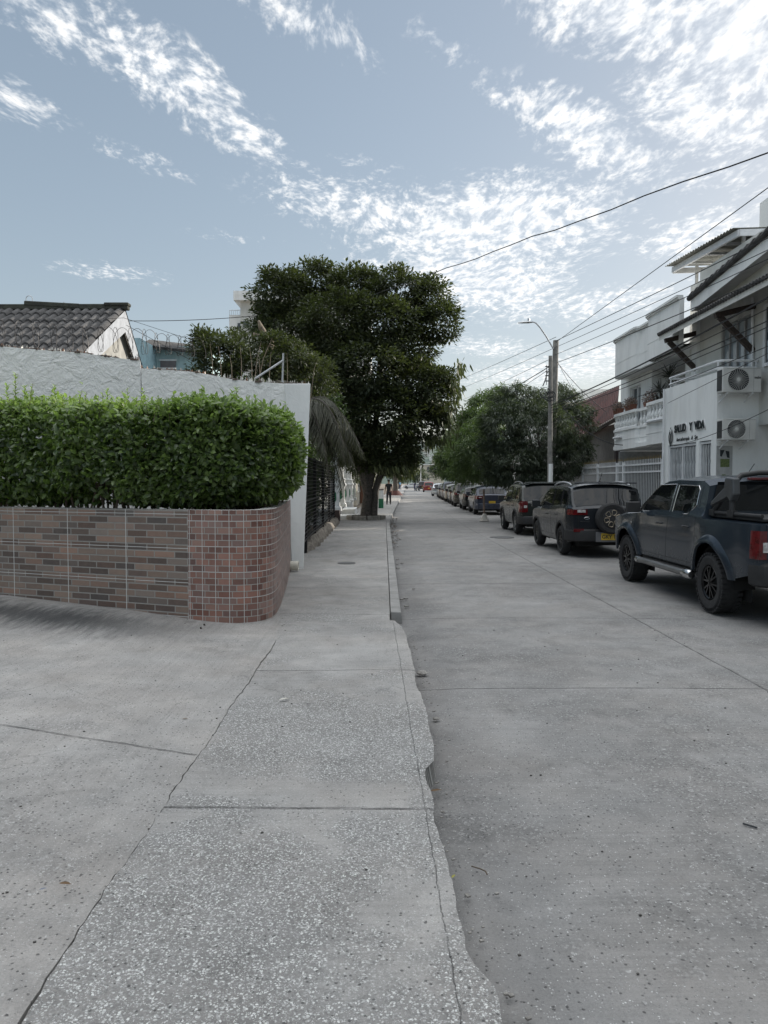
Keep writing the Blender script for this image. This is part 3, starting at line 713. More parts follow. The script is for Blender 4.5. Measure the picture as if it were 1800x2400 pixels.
for tops in (topl, topr, [(669, 899), (726, 899)]):
    for (p0, p1) in zip(tops, tops[1:]):
        a, b = onwall(*p0, -.03), onwall(*p1, -.03); L = (b - a).length
        for k in range(int(L * 34)):
            c = a.lerp(b, random.random()) - wn * random.uniform(.0, .12)
            if random.random() < .85 or c.x > -3: shard(c - Vector((0, 0, .01)), random.uniform(.03, .085) * (1.25 if c.x > -3 else 1), random.uniform(.012, .03))
        for k in range(int(L * 14) + 1):
            c = a.lerp(b, random.random()) - wn * random.uniform(.0, .1); r_ = random.uniform(.015, .035)
            mo.obox(c, (r_ * 1.5, 0, .004), (.0, r_ * 2, 0), (0, .004, r_ * .5))
o = sg.build('glass_shards', [m_shard, m_shard2], rw); tag(o, kind='stuff')
mo.build('mortar_bed', m_mort, rw)

# razor coil above the wall
m_wire = M('dark_wire', (0.035, 0.033, 0.033), 0.5, metal=.6)
coil = MB(); path = [P(-60, 775, 12.2), P(150, 790, 12.35), P(330, 800, 12.55), P(470, 815, 12.8)]
pts = []
for i in range(520):
    t_ = i / 519 * 2.999; k = int(t_); c = path[k].lerp(path[k + 1], t_ - k); a = i * .37
    rr = .21 if t_ < 2.2 else .17
    pts.append(c + Vector((math.sin(a) * .03 + .08 * math.sin(a * .5), math.sin(a) * rr * .5, math.cos(a) * rr)))
coil.tube(pts, .004, 4, cap=False)
coil.tube([P(0, 700 + 60, 12.2), P(290, 735 + 10, 12.5), P(452, 798, 12.8)], .004, 4); coil.tube([P(296, 762, 12.5), P(480, 862, 12.9)], .005, 4)
o = coil.build('razor_wire_coil', m_wire, smooth=True, loc=(-5, 12.4, 3.6)); tag(o, 'loose coils of dark razor wire strung above the white wall', 'razor wire')
# leaning steel post with brace
m_galv = M('galvanised_steel', (0.50, 0.51, 0.52), 0.45, metal=.5, var=.15)
po = thing('bent_post', 'thin galvanised post with a diagonal brace standing on the white wall', 'post', P(663, 893, 13.2))
mb = MB(); mb.tube([P(662, 896, 13.2), P(664, 828, 13.2)], .017, 8); mb.build('post', m_galv, po, smooth=True)
mb = MB(); mb.tube([P(597, 888, 13.1), P(663, 845, 13.18)], .017, 8); mb.build('brace', m_galv, po, smooth=True)
# drain pipe stub
mb = MB(); a, b = P(681, 1325, 12.75), P(698, 1327, 12.75); mb.lathe([(.045, -.09), (.083, -.09), (.083, .075), (.062, .075), (.062, -.07)], ((a + b) / 2).xyz + Vector((0, 0, .0)), 20, 'x', cap=False)
o = mb.build('drain_pipe', M('cream_pvc', (.62, .6, .52), .4), smooth=True, loc=(-1.5, 12.75, .2)); tag(o, 'short cream plastic drain pipe poking out beside the wall pillar', 'pipe')

# ------------------------------------------------------------------ tiled roof house on the left
m_tile = M('weathered_fibre_cement', (0.085, 0.082, 0.08), 0.9, c2=(0.030, 0.029, 0.029), scale=3.5, bump=.006, bscale=40)
lh = thing('gable_house', 'white gabled house with weathered dark barrel tile roof behind the wall', 'house', (-8, 16, 0))
xr = P(291, 728, 16).x; zr = P(291, 728, 16).z; fe = PX(200, 820, xr)
slope = (zr - fe.z) / (16 - fe.y)
y_e = 12.75; per = .178; npd = 44
rf = MB()
def rfn(a, b):
    x = xr + .02 - a * per * npd; rows = 8; f = b * rows; k = min(int(f), rows - 1); fr = f - k
    y = 16 - (k + fr) / rows * (16 - y_e) if True else 0
    z = zr - slope * (16 - y); ph = (a * npd) % 1.0
    barrel = 0.072 * abs(math.sin(math.pi * ph)) ** .8
    return (x + .012 * math.sin(y * 9 + int(a * npd)), y, z + barrel + .034 * fr + .008 * math.sin(k * 7 + int(a * npd) * 3))
nr_ = 8
for k in range(nr_):
    def one(a, b, k=k): return rfn(a, (k + b * .999) / nr_)
    rf.grid(one, npd * 8, 3)
    def lip(a, b, k=k):
        p = rfn(a, (k + .999) / nr_); return (p[0], p[1] + .001, p[2] - b * .035)
    rf.grid(lip, npd * 8, 1)
rf.build('tiled_roof', m_tile, lh, smooth=True, auto=50)
mb = MB(); yb = 18.4; zb = zr - .95 * (yb - 16); ze_ = zr - slope * (16 - y_e)
mb.add([(xr + .03, 16, zr + .03), (xr + .03, yb, zb), (xr - 8, yb, zb), (xr - 8, 16, zr + .03)], [(0, 1, 2, 3)]); mb.build('back_roof', m_tile, lh)
mb = MB(); mb.bar((xr + .1, 16, zr + .07), (xr - 8, 16, zr + .05), .16, .12)
mb.bar((xr + .12, 16, zr + .12), (xr - .4, 16, zr + .12), .2, .07); mb.bar(P(60, 712, 16), P(190, 719, 16), .18, .10); mb.build('ridge_cap', M('mossy_ridge', (.06, .065, .05), .95, c2=(.03, .03, .028), bump=.01), lh, bevel=.02)
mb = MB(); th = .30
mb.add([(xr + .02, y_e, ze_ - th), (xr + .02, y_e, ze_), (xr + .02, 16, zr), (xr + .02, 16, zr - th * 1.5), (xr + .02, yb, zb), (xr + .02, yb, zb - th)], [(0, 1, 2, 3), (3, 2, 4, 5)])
mb.build('lit_gable_band', M('old_whitewash', (.37, .39, .42), .9), lh)  # unshadowed part of the white gable wall, shaped as a band
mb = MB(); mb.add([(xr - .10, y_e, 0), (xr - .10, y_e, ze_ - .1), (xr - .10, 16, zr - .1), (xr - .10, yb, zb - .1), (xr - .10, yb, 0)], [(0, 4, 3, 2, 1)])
mb.add([(xr - .10, y_e + .3, 0), (xr - 8, y_e + .3, 0), (xr - 8, y_e + .3, ze_), (xr - .10, y_e + .3, ze_)], [(0, 1, 2, 3)]); mb.build('wall', M('painted_shadow_grey', (.34, .335, .31), .85), lh)  # shadow triangle on the gable put into this wall's grey
mb = MB(); q = P(148, 700, 16.2); mb.tube([P(150, 720, 16.2), P(150, 708, 16.2)], .012, 6); mb.build('roof_stub', m_galv, lh, smooth=True); mb = MB(); mb.tube([P(61, 712, 16.2)] + [P(68.5 + 7.5 * -math.cos(a), 700 - 7 * math.sin(a), 16.2) for a in np.linspace(0, math.pi, 9)] + [P(76, 712, 16.2)], .008, 5)
mb.build('vent_pipe', m_galv, lh, smooth=True)

# turquoise house further back
m_turq = stucco('turquoise_wall', (0.46, 0.62, 0.64), 6, .004, dirt=.3)
th_ = thing('turquoise_house', 'pale turquoise house with tiled eave seen over the glass topped wall', 'house', P(380, 850, 30))
a, b = P(326, 806, 30), P(470, 900, 30); mb = MB(); mb.box(a.x, P(480, 806, 30).x, 30, 36, 0, P(326, 812, 30).z); mb.build('wall', m_turq, th_)
mb = MB(); mb.box(P(309, 790, 28).x, P(328, 790, 28).x, 28, 32, 0, P(309, 792, 28).z); mb.build('corner_tower', M('grey_turquoise', (.34, .50, .55), .8), th_)
mb = MB(); e0, e1 = P(324, 808, 29.5), P(480, 826, 29.5); nt_ = 46
for k in range(nt_):
    c = e0.lerp(e1, (k + .5) / nt_); mb.tube([c, c + Vector((0, 1.4, .45))], .03, 6)
mb.bar(e0 + Vector((0, .05, -.045)), e1 + Vector((0, .05, -.045)), .06, .05); mb.build('roof', m_tile, th_, smooth=True)
wn_ = MB(); c0, c1 = P(376, 846, 29.95), P(412, 862, 29.95); wn_.box(c0.x, c1.x, 29.93, 29.99, c1.z, c0.z); wf = wn_.build('window', M('dull_pane', (.16, .14, .14), .3), th_)
mb = MB(); mb.box(c0.x - .05, c1.x + .05, 29.9, 29.925, c0.z, c0.z + .06); mb.box(c0.x - .05, c1.x + .05, 29.9, 29.925, c1.z - .06, c1.z); mb.build('frame', m_white, wf)

# white apartment tower behind the tree
at = thing('apartment_tower', 'white apartment tower with stepped flat roofs rising behind the big tree', 'building', P(580, 900, 70))
mb = MB(); Y = 70
def pbox(mb, px0, px1, pyt, Y0, Y1, zb=0):
    a = P(px0, pyt, Y0); b = P(px1, pyt, Y0); mb.box(a.x, b.x, Y0, Y1, zb, a.z)
pbox(mb, 537, 700, 738, 70, 80); mb.build('lower_block', m_white, at)
mb = MB(); a = P(551, 693, 69.8); b = P(564, 693, 69.8); zt = P(551, 693, 69.8).z; mb.box(b.x, b.x + 12, 69.6, 79, P(564, 760, 69.6).z - 4, zt - .1); mb.build('upper_block', m_white_warm, at)
mb = MB(); mb.box(a.x, b.x + 12, 69, 79, P(551, 703, 69).z, zt + .25); mb.build('roof_slab', m_white, at)
for (p0, p1, yy) in (((553, 683), (600, 668), 69.2), ((538, 727), (562, 717), 69.8)):
    mb = MB(); s0, s1 = P(*p0, yy), P(p1[0], p0[1], yy); mb.tube([s0, s1], .03, 5)
    for k in range(6):
        c = s0.lerp(s1, k / 5); mb.tube([c, c - Vector((0, 0, .45))], .02, 5)
    mb.build('roof_railing', m_galv, at)
for (px, py) in ((557, 760), (570, 755)):
    a = P(px, py, 69.95 if px < 565 else 69.55); mb = MB(); mb.box(a.x, a.x + .28 * (1 if px < 565 else 1.8), a.y - .05, a.y + .02, a.z - .5, a.z + .1); mb.build('window', M('window_dark', (.08, .09, .10), .2) if 'window_dark' not in bpy.data.materials else bpy.data.materials['window_dark'], at)
# ------------------------------------------------------------------ left side of the street further on
m_black = M('black_iron', (0.012, 0.012, 0.014), 0.45, metal=.3)
m_stone = M('field_stone', (0.24, 0.215, 0.18), 0.9, c2=(.10, .085, .07), scale=9, bump=.03, bscale=12)
bf = thing('black_mesh_fence', 'black iron and wire mesh fence on a low stone plinth along the left pavement', 'fence', (-1.7, 20, .1))
mb = MB(); f0, f1 = 13.25, 27.6
def fx(y): return left_x(y) + .04
for k in range(6):
    y = f0 + (f1 - f0) * k / 5; p = MB(); p.box(fx(y) - .04, fx(y) + .03, y - .03, y + .03, .1, 2.25); p.build('post', m_black, bf)
ra = MB()
for z in (.42, 1.25, 2.2): ra.bar((fx(f0), f0, z), (fx(17.5), 17.5, z), .04); ra.bar((fx(17.5), 17.5, z), (fx(f1), f1, z), .04)
ra.build('rail', m_black, bf)
ms = MB(); rnd = random.Random(5)
y = f0
while y < f1:
    for dz in (0,):
        ms.bar((fx(y), y, .4), (fx(y), y, 2.2), .012)
    y += .26
z = .5
while z < 2.2:
    ms.bar((fx(f0) + .03, f0, z), (fx(17.5) + .03, 17.5, z), .011); ms.bar((fx(17.5) + .03, 17.5, z), (fx(f1) + .03, f1, z), .011); z += .085
ms.build('wire_mesh', m_black, bf)
st_ = MB()
def stn(a, b):
    y = f0 + 2.5 + a * (f1 - f0 - 2.4); x = fx(y); pr = [(.17, .05), (.15, .20), (.07, .34), (-.12, .36), (-.14, .05)]
    q = pr[int(round(b * 4))]; tap = min(1, a * 6 + .05); return (x + q[0] * tap + .05 * math.sin(y * 6) * (q[0] > 0) * tap, y, .05 + (q[1] - .05) * tap + .02 * math.sin(y * 4.3 + q[0] * 9))
st_.grid(stn, 160, 4); st_.build('stone_plinth', m_stone, bf)
# a dark shrubby garden behind it
m_dleaf = leaf_mat('dark_leaf', (0.014, 0.026, 0.012), (0.07, 0.11, 0.03), trans=.2)

m_bark = M('grey_bark', (0.125, 0.11, 0.095), 0.95, c2=(.045, .04, .035), scale=14, bump=.03, bscale=22)
def lobes_px(lst): # (px, py, rx, rz, Y) -> world ellipsoids
    o = []
    for (px, py, rx, rz, Y) in lst:
        c = P(px, py, Y); o.append((np.array(c), np.array([rx / FOC * Y, (rx + rz) / 2 / FOC * Y * .95, rz / FOC * Y])))
    return o
def crown(root, lobes, dens, lsize, mat, seed, wid=.45, spread=.34, per=26, droop=0.0, tone=0.0, name='crown', hi=0.45, sub=2, subr=.27):
    rng = np.random.default_rng(seed); C = []; Nn = []; T = []
    big = list(lobes); lobes = list(lobes)
    for (c, r) in big:                              # smaller bunches breaking the outline
        for _ in range(sub):
            d = rdirs(rng, 1)[0]; d[2] = abs(d[2]) * .8 + d[2] * .2; q = c + d * r * .98
            if all(np.linalg.norm((q - c2) / r2) > .8 for (c2, r2) in big if c2 is not c): lobes.append((q, np.array([1, 1, .75]) * float(r.mean()) * subr * rng.uniform(.7, 1.3)))
    for (c, r) in lobes:
        area = (r[0] * r[1] + r[1] * r[2] + r[0] * r[2]) / 3 * 12.6; m = max(6, int(area * dens))
        d = rdirs(rng, m); sh = 1.0 - .42 * rng.beta(1.0, 2.4, m)
        lump = 1 + .13 * np.sin(d[:, 0] * 7 + c[0] * 3) * np.sin(d[:, 2] * 6 + c[2]) + .08 * np.sin(d[:, 1] * 9 + d[:, 0] * 5)
        p = c + d * r * (sh * lump)[:, None]; keep = np.ones(m, bool)
        for (c2, r2) in lobes:
            if c2 is c: continue
            keep &= (np.linalg.norm((p - c2) / r2, axis=1) > .55)
        C.append(p[keep]); Nn.append(d[keep]); T.append(np.full(keep.sum(), rng.random()))
    C = np.concatenate(C); Nn = np.concatenate(Nn)
    # clusters of leaves
    k = len(C); ctone = .55 * rng.random(k) + .45 * np.concatenate(T)
    off = rdirs(rng, k * per) * (rng.random((k * per, 1)) ** .5) * spread * np.array([1, 1, .62])
    pos = np.repeat(C, per, 0) + off; nr = np.repeat(Nn, per, 0)
    dr = off / spread * .9 + nr * .45 + rdirs(rng, k * per) * .5 + np.array([0, 0, -droop])
    nn_ = nr * .3 + np.array([0, 0, 1.0]) + rdirs(rng, k * per) * .6
    zrel = np.clip(off[:, 2] / spread, -1, 1)
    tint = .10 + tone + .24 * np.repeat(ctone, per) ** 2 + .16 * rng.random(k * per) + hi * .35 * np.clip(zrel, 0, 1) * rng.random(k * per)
    sz = rng.uniform(.7, 1.25, k * per) * lsize
    o = leaves(pos, nn_, dr, sz, sz * wid, tint, name=name, mat=mat, parent=root, simple=True, fold=.12, curl=.25 if droop else .12)
    tag(o, kind='stuff') if False else None
    return o
def branch_tree(root, base, forks, mat, name='trunk'):
    mb = MB()
    for (pts, r) in forks: mb.tube(pts, r, 10)
    return mb.build(name, mat, root, smooth=True, auto=80)
def limb(a, b, r0, r1, wob=.12, n=7, sag=0.0, seed=0):
    rg = random.Random(seed); a, b = Vector(a), Vector(b); L = (b - a).length; pts = []; rs = []
    for i in range(n + 1):
        t_ = i / n; p = a.lerp(b, t_); q = math.sin(math.pi * t_)
        pts.append(p + Vector((rg.uniform(-1, 1), rg.uniform(-1, 1), rg.uniform(-1, 1))) * wob * L * .15 * q + Vector((0, 0, sag * q))); rs.append(r0 + (r1 - r0) * t_)
    return pts, rs

# ---- big street tree
m_bigleaf = leaf_mat('broad_tree_leaf', (0.012, 0.022, 0.011), (0.112, 0.130, 0.048), trans=.22, rough=.6)
B0 = G(862, 1218, WZ)
bt = thing('broad_street_tree', 'huge dark green broad leaved street tree with twin trunks in a stone ring', 'tree', B0)
D = B0.y
L = [(662, 692, 78, 62, D + .5), (735, 665, 80, 52, D + 1.5), (830, 680, 78, 56, D + .5), (925, 685, 72, 58, D), (1008, 698, 54, 52, D + .5), (1030, 755, 48, 50, D - .3), (648, 748, 48, 44, D + 1),
     (690, 770, 100, 72, D + .5), (790, 760, 95, 80, D - 1.2), (890, 770, 95, 75, D - 1.2), (955, 820, 72, 66, D + .5), (740, 850, 90, 75, D - .5), (850, 860, 110, 85, D - 1.8), (980, 905, 84, 66, D - .8),
     (1022, 925, 50, 62, D + .5), (800, 940, 80, 75, D + .5), (900, 965, 100, 75, D - 1.5), (990, 998, 66, 42, D - .2), (850, 1040, 75, 48, D), (912, 1050, 80, 50, D - .6), (770, 990, 50, 60, D + 1.2), (925, 1085, 48, 26, D), (800, 1045, 46, 50, D + .4), (770, 920, 60, 70, D + 1.5), (850, 1082, 45, 24, D + .2)]
L = [(a, b, c * .88, d * .90, e) for a, b, c, d, e in L]
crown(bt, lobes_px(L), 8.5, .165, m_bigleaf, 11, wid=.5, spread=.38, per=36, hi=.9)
rg = np.random.default_rng(4)
# pale drooping leaves at the street edge
hp, hd = [], []
for (px, py, sx, sz_, n_) in ((1068, 905, 16, 40, 120), (1052, 980, 22, 40, 150), (1015, 1030, 40, 16, 110), (945, 1095, 36, 18, 130), (1078, 860, 14, 20, 60), (900, 1095, 40, 14, 60)):
    for _ in range(n_):
        hp.append(P(px + rg.normal() * sx * .5, py + rg.normal() * sz_ * .5, D - .4 + rg.normal() * .8)); hd.append((rg.normal() * .25 + .12, rg.normal() * .25, -1))
hp = np.array(hp); hd = np.array(hd)
leaves(hp, rdirs(rg, len(hp)), hd, rg.uniform(.22, .40, len(hp)), rg.uniform(.06, .10, len(hp)), .35 + .5 * rg.random(len(hp)), name='drooping_leaves', mat=m_bigleaf, parent=bt, fold=.1)
tr = []
b0 = B0 + Vector((-.02, 0, -.05))
def PB(px, py, dy=0): return P(px, py, D + dy)
tr.append(([b0 + Vector((-.07, 0, 0)), PB(858, 1190), PB(863, 1160), PB(861, 1130), PB(852, 1095), PB(838, 1030), PB(800, 940)], [.25, .20, .19, .19, .17, .13, .08]))
tr.append(([b0 + Vector((.24, .05, 0)), PB(878, 1180, .1), PB(880, 1150, .1), PB(889, 1120, .1), PB(912, 1080, .1), PB(955, 1010), PB(1000, 900)], [.17, .14, .14, .14, .13, .10, .05]))
tr.append(([PB(862, 1165), PB(850, 1120), PB(838, 1085), PB(800, 1010), PB(720, 900), PB(650, 760)], [.16, .12, .11, .10, .09, .04]))
tr.append(([PB(866, 1140), PB(876, 1080), PB(880, 1000), PB(890, 860), PB(900, 740)], [.15, .13, .12, .10, .04]))
for k, (px, py) in enumerate(((1020, 780), (930, 700), (760, 700), (700, 800), (980, 960))):
    tr.append(limb(PB(880, 960), PB(px, py, (-1) ** k * .8), .09, .025, seed=k))
branch_tree(bt, B0, tr, m_bark)
# the ring of stones
rs_ = thing('stone_tree_ring', 'low ring of rough stone blocks around the foot of the big tree', 'stone ring', B0 + Vector((.05, .2, 0)))
m_ring = M('ring_stone', (.30, .285, .25), .9, c2=(.15, .14, .12), scale=7, bump=.015)
c0 = B0 + Vector((-.08, .35, 0)); 
for k in range(8):
    a0, a1 = math.pi * 2 * k / 8 + .1, math.pi * 2 * (k + 1) / 8 + .04; mb = MB(); pts = []
    for r_ in (.86, .62):
        for j in range(5):
            a = (a0 + (a1 - a0) * j / 4) if r_ > .7 else (a1 - (a1 - a0) * j / 4); pts.append(c0 + Vector((math.cos(a) * r_ * .95, math.sin(a) * r_, -.02)))
    mb.prism(pts, (0, 0, .19)); mb.build('stone_block', m_ring, rs_, bevel=.025)

# ---- lower trees behind the white wall
gt = thing('garden_tree', 'bushy dark green garden tree with a broken pale branch behind the white wall', 'tree', P(600, 1150, 19))
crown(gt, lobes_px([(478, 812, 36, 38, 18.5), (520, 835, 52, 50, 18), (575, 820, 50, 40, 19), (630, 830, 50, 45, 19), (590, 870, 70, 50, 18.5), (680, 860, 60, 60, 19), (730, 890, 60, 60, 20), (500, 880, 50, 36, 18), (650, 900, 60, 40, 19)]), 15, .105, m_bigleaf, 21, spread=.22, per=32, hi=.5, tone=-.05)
m_pale = M('split_pale_wood', (.30, .24, .17), .9, c2=(.13, .11, .09), scale=8, bump=.02)
branch_tree(gt, None, [limb(P(640, 1150, 20), P(630, 800, 20), .2, .15, seed=3), ([P(632, 803, 19.4), P(622, 785, 19.4), P(612, 768, 19.3), P(606, 752, 19.2)], [.09, .08, .07, .03]),
                       ([P(630, 806, 19.2), P(612, 790, 19.2), P(596, 783, 19.1), P(592, 798, 19.1)], [.07, .055, .05, .03])], m_pale)
# ---- palms
m_palm = leaf_mat('dusty_palm_leaf', (0.035, 0.038, 0.026), (0.17, 0.17, 0.115), trans=.2, rough=.55)
def frond(root, o, az, length, rise, droop, n=34, wl=.80, seed=0, tone=.3):
    rg = np.random.default_rng(seed); o = np.array(o, float); h = np.array([math.sin(az), math.cos(az), 0]); pts = []
    for i in range(n + 1):
        t_ = i / n; pts.append(o + h * length * (t_ * (1 - .18 * t_)) + np.array([0, 0, length * (rise * t_ - droop * t_ ** 2.2)]))
    pts = np.array(pts); side = np.array([h[1], -h[0], 0]); pos, dr, nn, ln = [], [], [], []
    for i in range(3, n + 1):
        tg = pts[i] - pts[i - 1]; tg /= np.linalg.norm(tg); l = wl * math.sin(math.pi * min(1, .18 + .8 * i / n)) ** .7 * length / 2
        for sg_ in (-1, 1):
            for jj in (0, .5):
                pos.append(pts[i] - (pts[i] - pts[i - 1]) * jj); d = side * sg_ + tg * .8 + np.array([0, 0, -.75]) + rg.normal(size=3) * .12; dr.append(d); nn.append(np.cross(d, tg) * sg_ + rg.normal(size=3) * .1); ln.append(l * rg.uniform(.8, 1.1))
    ln = np.array(ln)
    f = leaves(np.array(pos), np.array(nn), np.array(dr), ln, .022, tone + .35 * rg.random(len(ln)), name='frond', mat=m_palm, parent=root, simple=False, fold=.1, curl=.30)
    mb = MB(); mb.tube([Vector(p) for p in pts[::3]], [.02 * (1 - .8 * i / len(pts[::3])) + .003 for i in range(len(pts[::3]))], 5, cap=False)
    mb.build('frond_stem', m_bark, f, smooth=True)
pc = Vector((-2.1, 17.3, 3.25))
pa = thing('palm_tree', 'drooping dusty green palm hanging over the black fence beside the pillar', 'palm', (pc.x, pc.y, .2))
for k, (az, L_, ri, dp) in enumerate(((1.45, 1.7, .75, 1.15), (1.9, 1.6, .55, 1.3), (2.4, 1.5, .5, 1.2), (1.1, 1.9, .6, 1.2), (.7, 1.8, .8, 1.0), (2.9, 1.3, .5, 1.3), (3.6, 1.3, .6, 1.2), (4.6, 1.5, .7, 1.0), (5.6, 1.6, .7, 1.0), (1.7, 1.4, .95, 1.0), (0.1, 1.5, .8, 1.0), (1.55, 1.9, .35, 1.25), (2.1, 1.25, .2, 1.4), (1.3, 2.1, .5, 1.0), (1.75, 2.0, .7, 1.2), (.9, 2.0, .45, 1.1), (2.2, 1.9, .8, 1.3), (1.6, 1.5, .1, 1.3), (1.0, 1.6, 0, 1.2))):
    frond(pa, pc, az, L_, ri, dp, seed=k, tone=.12)
mb = MB(); mb.tube([(pc.x, pc.y, .1), (pc.x + .05, pc.y, 1.5), (pc.x, pc.y, pc.z)], [.11, .09, .08], 10); mb.build('trunk', m_bark, pa, smooth=True)
pc2 = P(585, 935, 15.2)
pb = thing('yard_palm', 'fan of palm fronds showing just above the glass on the white wall', 'palm', (pc2.x, pc2.y, .2))
for k, (az, L_, ri, dp) in enumerate(((4.9, 1.0, 1.0, .75), (5.3, .9, 1.15, .65), (.4, .6, 1.3, .5), (1.5, 1.15, .95, .75), (1.2, 1.2, .85, .6), (1.75, 1.0, .8, .8), (4.5, .9, .9, .8))):
    frond(pb, pc2, az, L_, ri, dp, seed=40 + k, tone=.10, wl=.6)
mb = MB(); mb.tube([(pc2.x, pc2.y, .1), (pc2.x, pc2.y, pc2.z)], .11, 8); mb.build('trunk', m_bark, pb, smooth=True)
dst = thing('dry_stalks', 'thin dry plant stalks standing up behind the glass topped wall', 'dry stalks', P(600, 950, 14.6))
for (x0, y0, x1, y1) in ((500, 880, 492, 805), (520, 880, 512, 812), (545, 885, 538, 830), (566, 885, 563, 810), (592, 885, 585, 815), (590, 888, 612, 800), (594, 888, 638, 792), (607, 885, 608, 835), (628, 880, 635, 825), (673, 885, 672, 828), (726, 885, 745, 842)):
    a, b = P(x0, y0, 14.6), P(x1, y1, 14.6); mb = MB(); mb.tube([a - Vector((0, 0, .5)), a.lerp(b, .5) + Vector((.01, 0, 0)), b], [.008, .006, .003], 4); mb.build('stalk', m_pale, dst, smooth=True)
# dark shrub behind the black fence
sb = thing('fence_shrub', 'dark tangled shrub growing behind the black mesh fence', 'shrub', (-2.9, 20, .1))
crown(sb, [(np.array([-2.9, 15.5, 1.5]), np.array([.95, 1.6, 1.2])), (np.array([-3.0, 19, 1.6]), np.array([1.0, 2.2, 1.4])), (np.array([-3.0, 23.5, 1.6]), np.array([.9, 2.5, 1.5])), (np.array([-2.5, 24, 2.6]), np.array([.8, 2.0, .8])), (np.array([-2.75, 21, 3.4]), np.array([.9, 2.4, 1.3])), (np.array([-2.3, 25.8, 3.6]), np.array([.9, 2.0, 1.4])), (np.array([-3.0, 17.5, 3.0]), np.array([.8, 1.8, 1.0])), (np.array([-2.45, 16.6, 1.3]), np.array([.5, 2.2, 1.1])), (np.array([-2.5, 21.5, 1.4]), np.array([.5, 3.0, 1.2])), (np.array([-2.55, 26, 1.7]), np.array([.5, 1.6, 1.3]))], 10, .10, m_dleaf, 31, spread=.25, per=26)
for y, dx in ((15.4, .2), (19, -.2), (23, .3)): branch_tree(sb, None, [limb((-2.9, y, .1), (-2.9 + dx, y, 2.0), .06, .02, seed=int(y))], m_bark, name='stem')

# ---- porch house with white columns
m_porch = M('porch_white', (.66, .67, .66), .7, var=.08, bump=.002); m_greenp = M('green_paint', (.015, .13, .065), .45)
ph = thing('porch_house', 'white single storey house with a raised porch behind pedestalled columns', 'house', (-4, 38, .1))
def fy(y): return bend(y)
mb = MB(); mb.box(-7, -2.05, 28.6, 50, 0, .52); mb.box(-7, -1.98, 28.5, 50, .52, .60); mb.build('porch_floor', m_porch, ph)
mb = MB(); mb.box(-8, -3.6, 29, 49.5, .6, 4.4); mb.build('wall', m_porch, ph)
mb = MB(); mb.box(-8.2, -1.7, 28.3, 50, 3.6, 3.95); mb.build('porch_roof', m_porch, ph)
for k, y in enumerate((29.4, 33.8, 38.0, 42.2, 46.4)):
    x = -1.98 if k else -1.95
    col = MB(); s_ = [(.27, .52), (.27, .66), (.21, .72), (.21, 1.45), (.26, 1.50), (.26, 1.56), (.2, 1.62), (.2, 1.72), (.25, 1.78), (.14, 1.84), (.125, 3.35), (.2, 3.5), (.2, 3.6)]
    for (r0, z0), (r1, z1) in zip(s_, s_[1:]):
        col.add([(x - r0, y - r0, z0), (x + r0, y - r0, z0), (x + r0, y + r0, z0), (x - r0, y + r0, z0), (x - r1, y - r1, z1), (x + r1, y - r1, z1), (x + r1, y + r1, z1), (x - r1, y + r1, z1)], [(0, 1, 5, 4), (1, 2, 6, 5), (2, 3, 7, 6), (3, 0, 4, 7)])
    co_ = col.build('porch_column', m_porch, ph)
    for nx, ny in ((0, -1), (1, 0)):
        ov = MB(); n_ = 16; ring = []
        for j in range(n_):
            a = 2 * math.pi * j / n_; u_, v_ = .085 * math.cos(a), .12 * math.sin(a) + (.09 if math.sin(a) > 0 else -.09); ring.append((x + (u_ if ny else nx * .212), y + (ny * .212 if ny else u_), 1.08 + v_))
        ov.prism(ring, (nx * .012, ny * .012, 0)); ov.build('green_oval', m_greenp, co_)
mb = MB(); mb.box(-1.95, -1.35, 34.5, 37.5, .05, .40); mb.box(-1.95, -1.0, 31.5, 33.5, .05, .22); mb.build('porch_step', m_porch, ph, bevel=.015)
mb = MB(); mb.box(-2.25, -1.72, 28.75, 29.35, .05, .56); mb.build('corner_plinth', M('brown_paint', (.05, .035, .03), .8), ph)
# brown brick gate pier and far house walls on the left
def simple_house(name, label, x0, x1, y0, y1, h, mat, wins=(), roof=None, doorside=1, loc=None):
    t_ = thing(name, label, 'house', ((x0 + x1) / 2, (y0 + y1) / 2, 0))
    mb = MB(); mb.box(x0, x1, y0, y1, 0, h); mb.build('wall', mat, t_)
    if roof: mb = MB(); mb.box(x0 - .25, x1 + .25, y0 - .25, y1 + .25, h, h + .22); mb.build('roof', roof, t_, bevel=.02)
    md = bpy.data.materials['window_dark']; xs_ = x1 + .01 if doorside > 0 else x0 - .01
    for (ya, yb_, za, zb_) in wins:
        mb = MB(); mb.box(min(xs_, xs_ + .03 * doorside), max(xs_, xs_ + .03 * doorside), ya, yb_, za, zb_); w_ = mb.build('window', md, t_)
        mb = MB(); X = xs_ + .04 * doorside
        for (a, b, c, d) in ((ya - .08, yb_ + .08, zb_, zb_ + .08), (ya - .08, yb_ + .08, za - .08, za), (ya - .08, ya, za, zb_), (yb_, yb_ + .08, za, zb_)): mb.box(min(X, xs_), max(X, xs_), a, b, c, d)
        mb.build('frame', m_porch, w_)
    return t_
m_terra = M('terracotta_render', (.26, .13, .085), .85, bump=.004); m_cream = M('cream_render', (.52, .48, .40), .85, bump=.004)
simple_house('flat_roof_house', 'cream house front with terracotta roof edge just past the big tree', -8, -1.9, 52, 60, 3.8, m_cream, ((53, 54.5, 1, 2.3), (57, 58.5, 1, 2.3)), m_terra)
mb = MB(); mb.box(-1.88, -1.2, 58.5, 59.4, 0, 3.0); tag(mb.build('gate_pier', m_terra, loc=(-1.5, 59, .1), bevel=.02), 'terracotta gate pier standing beyond the painted post', 'pier')
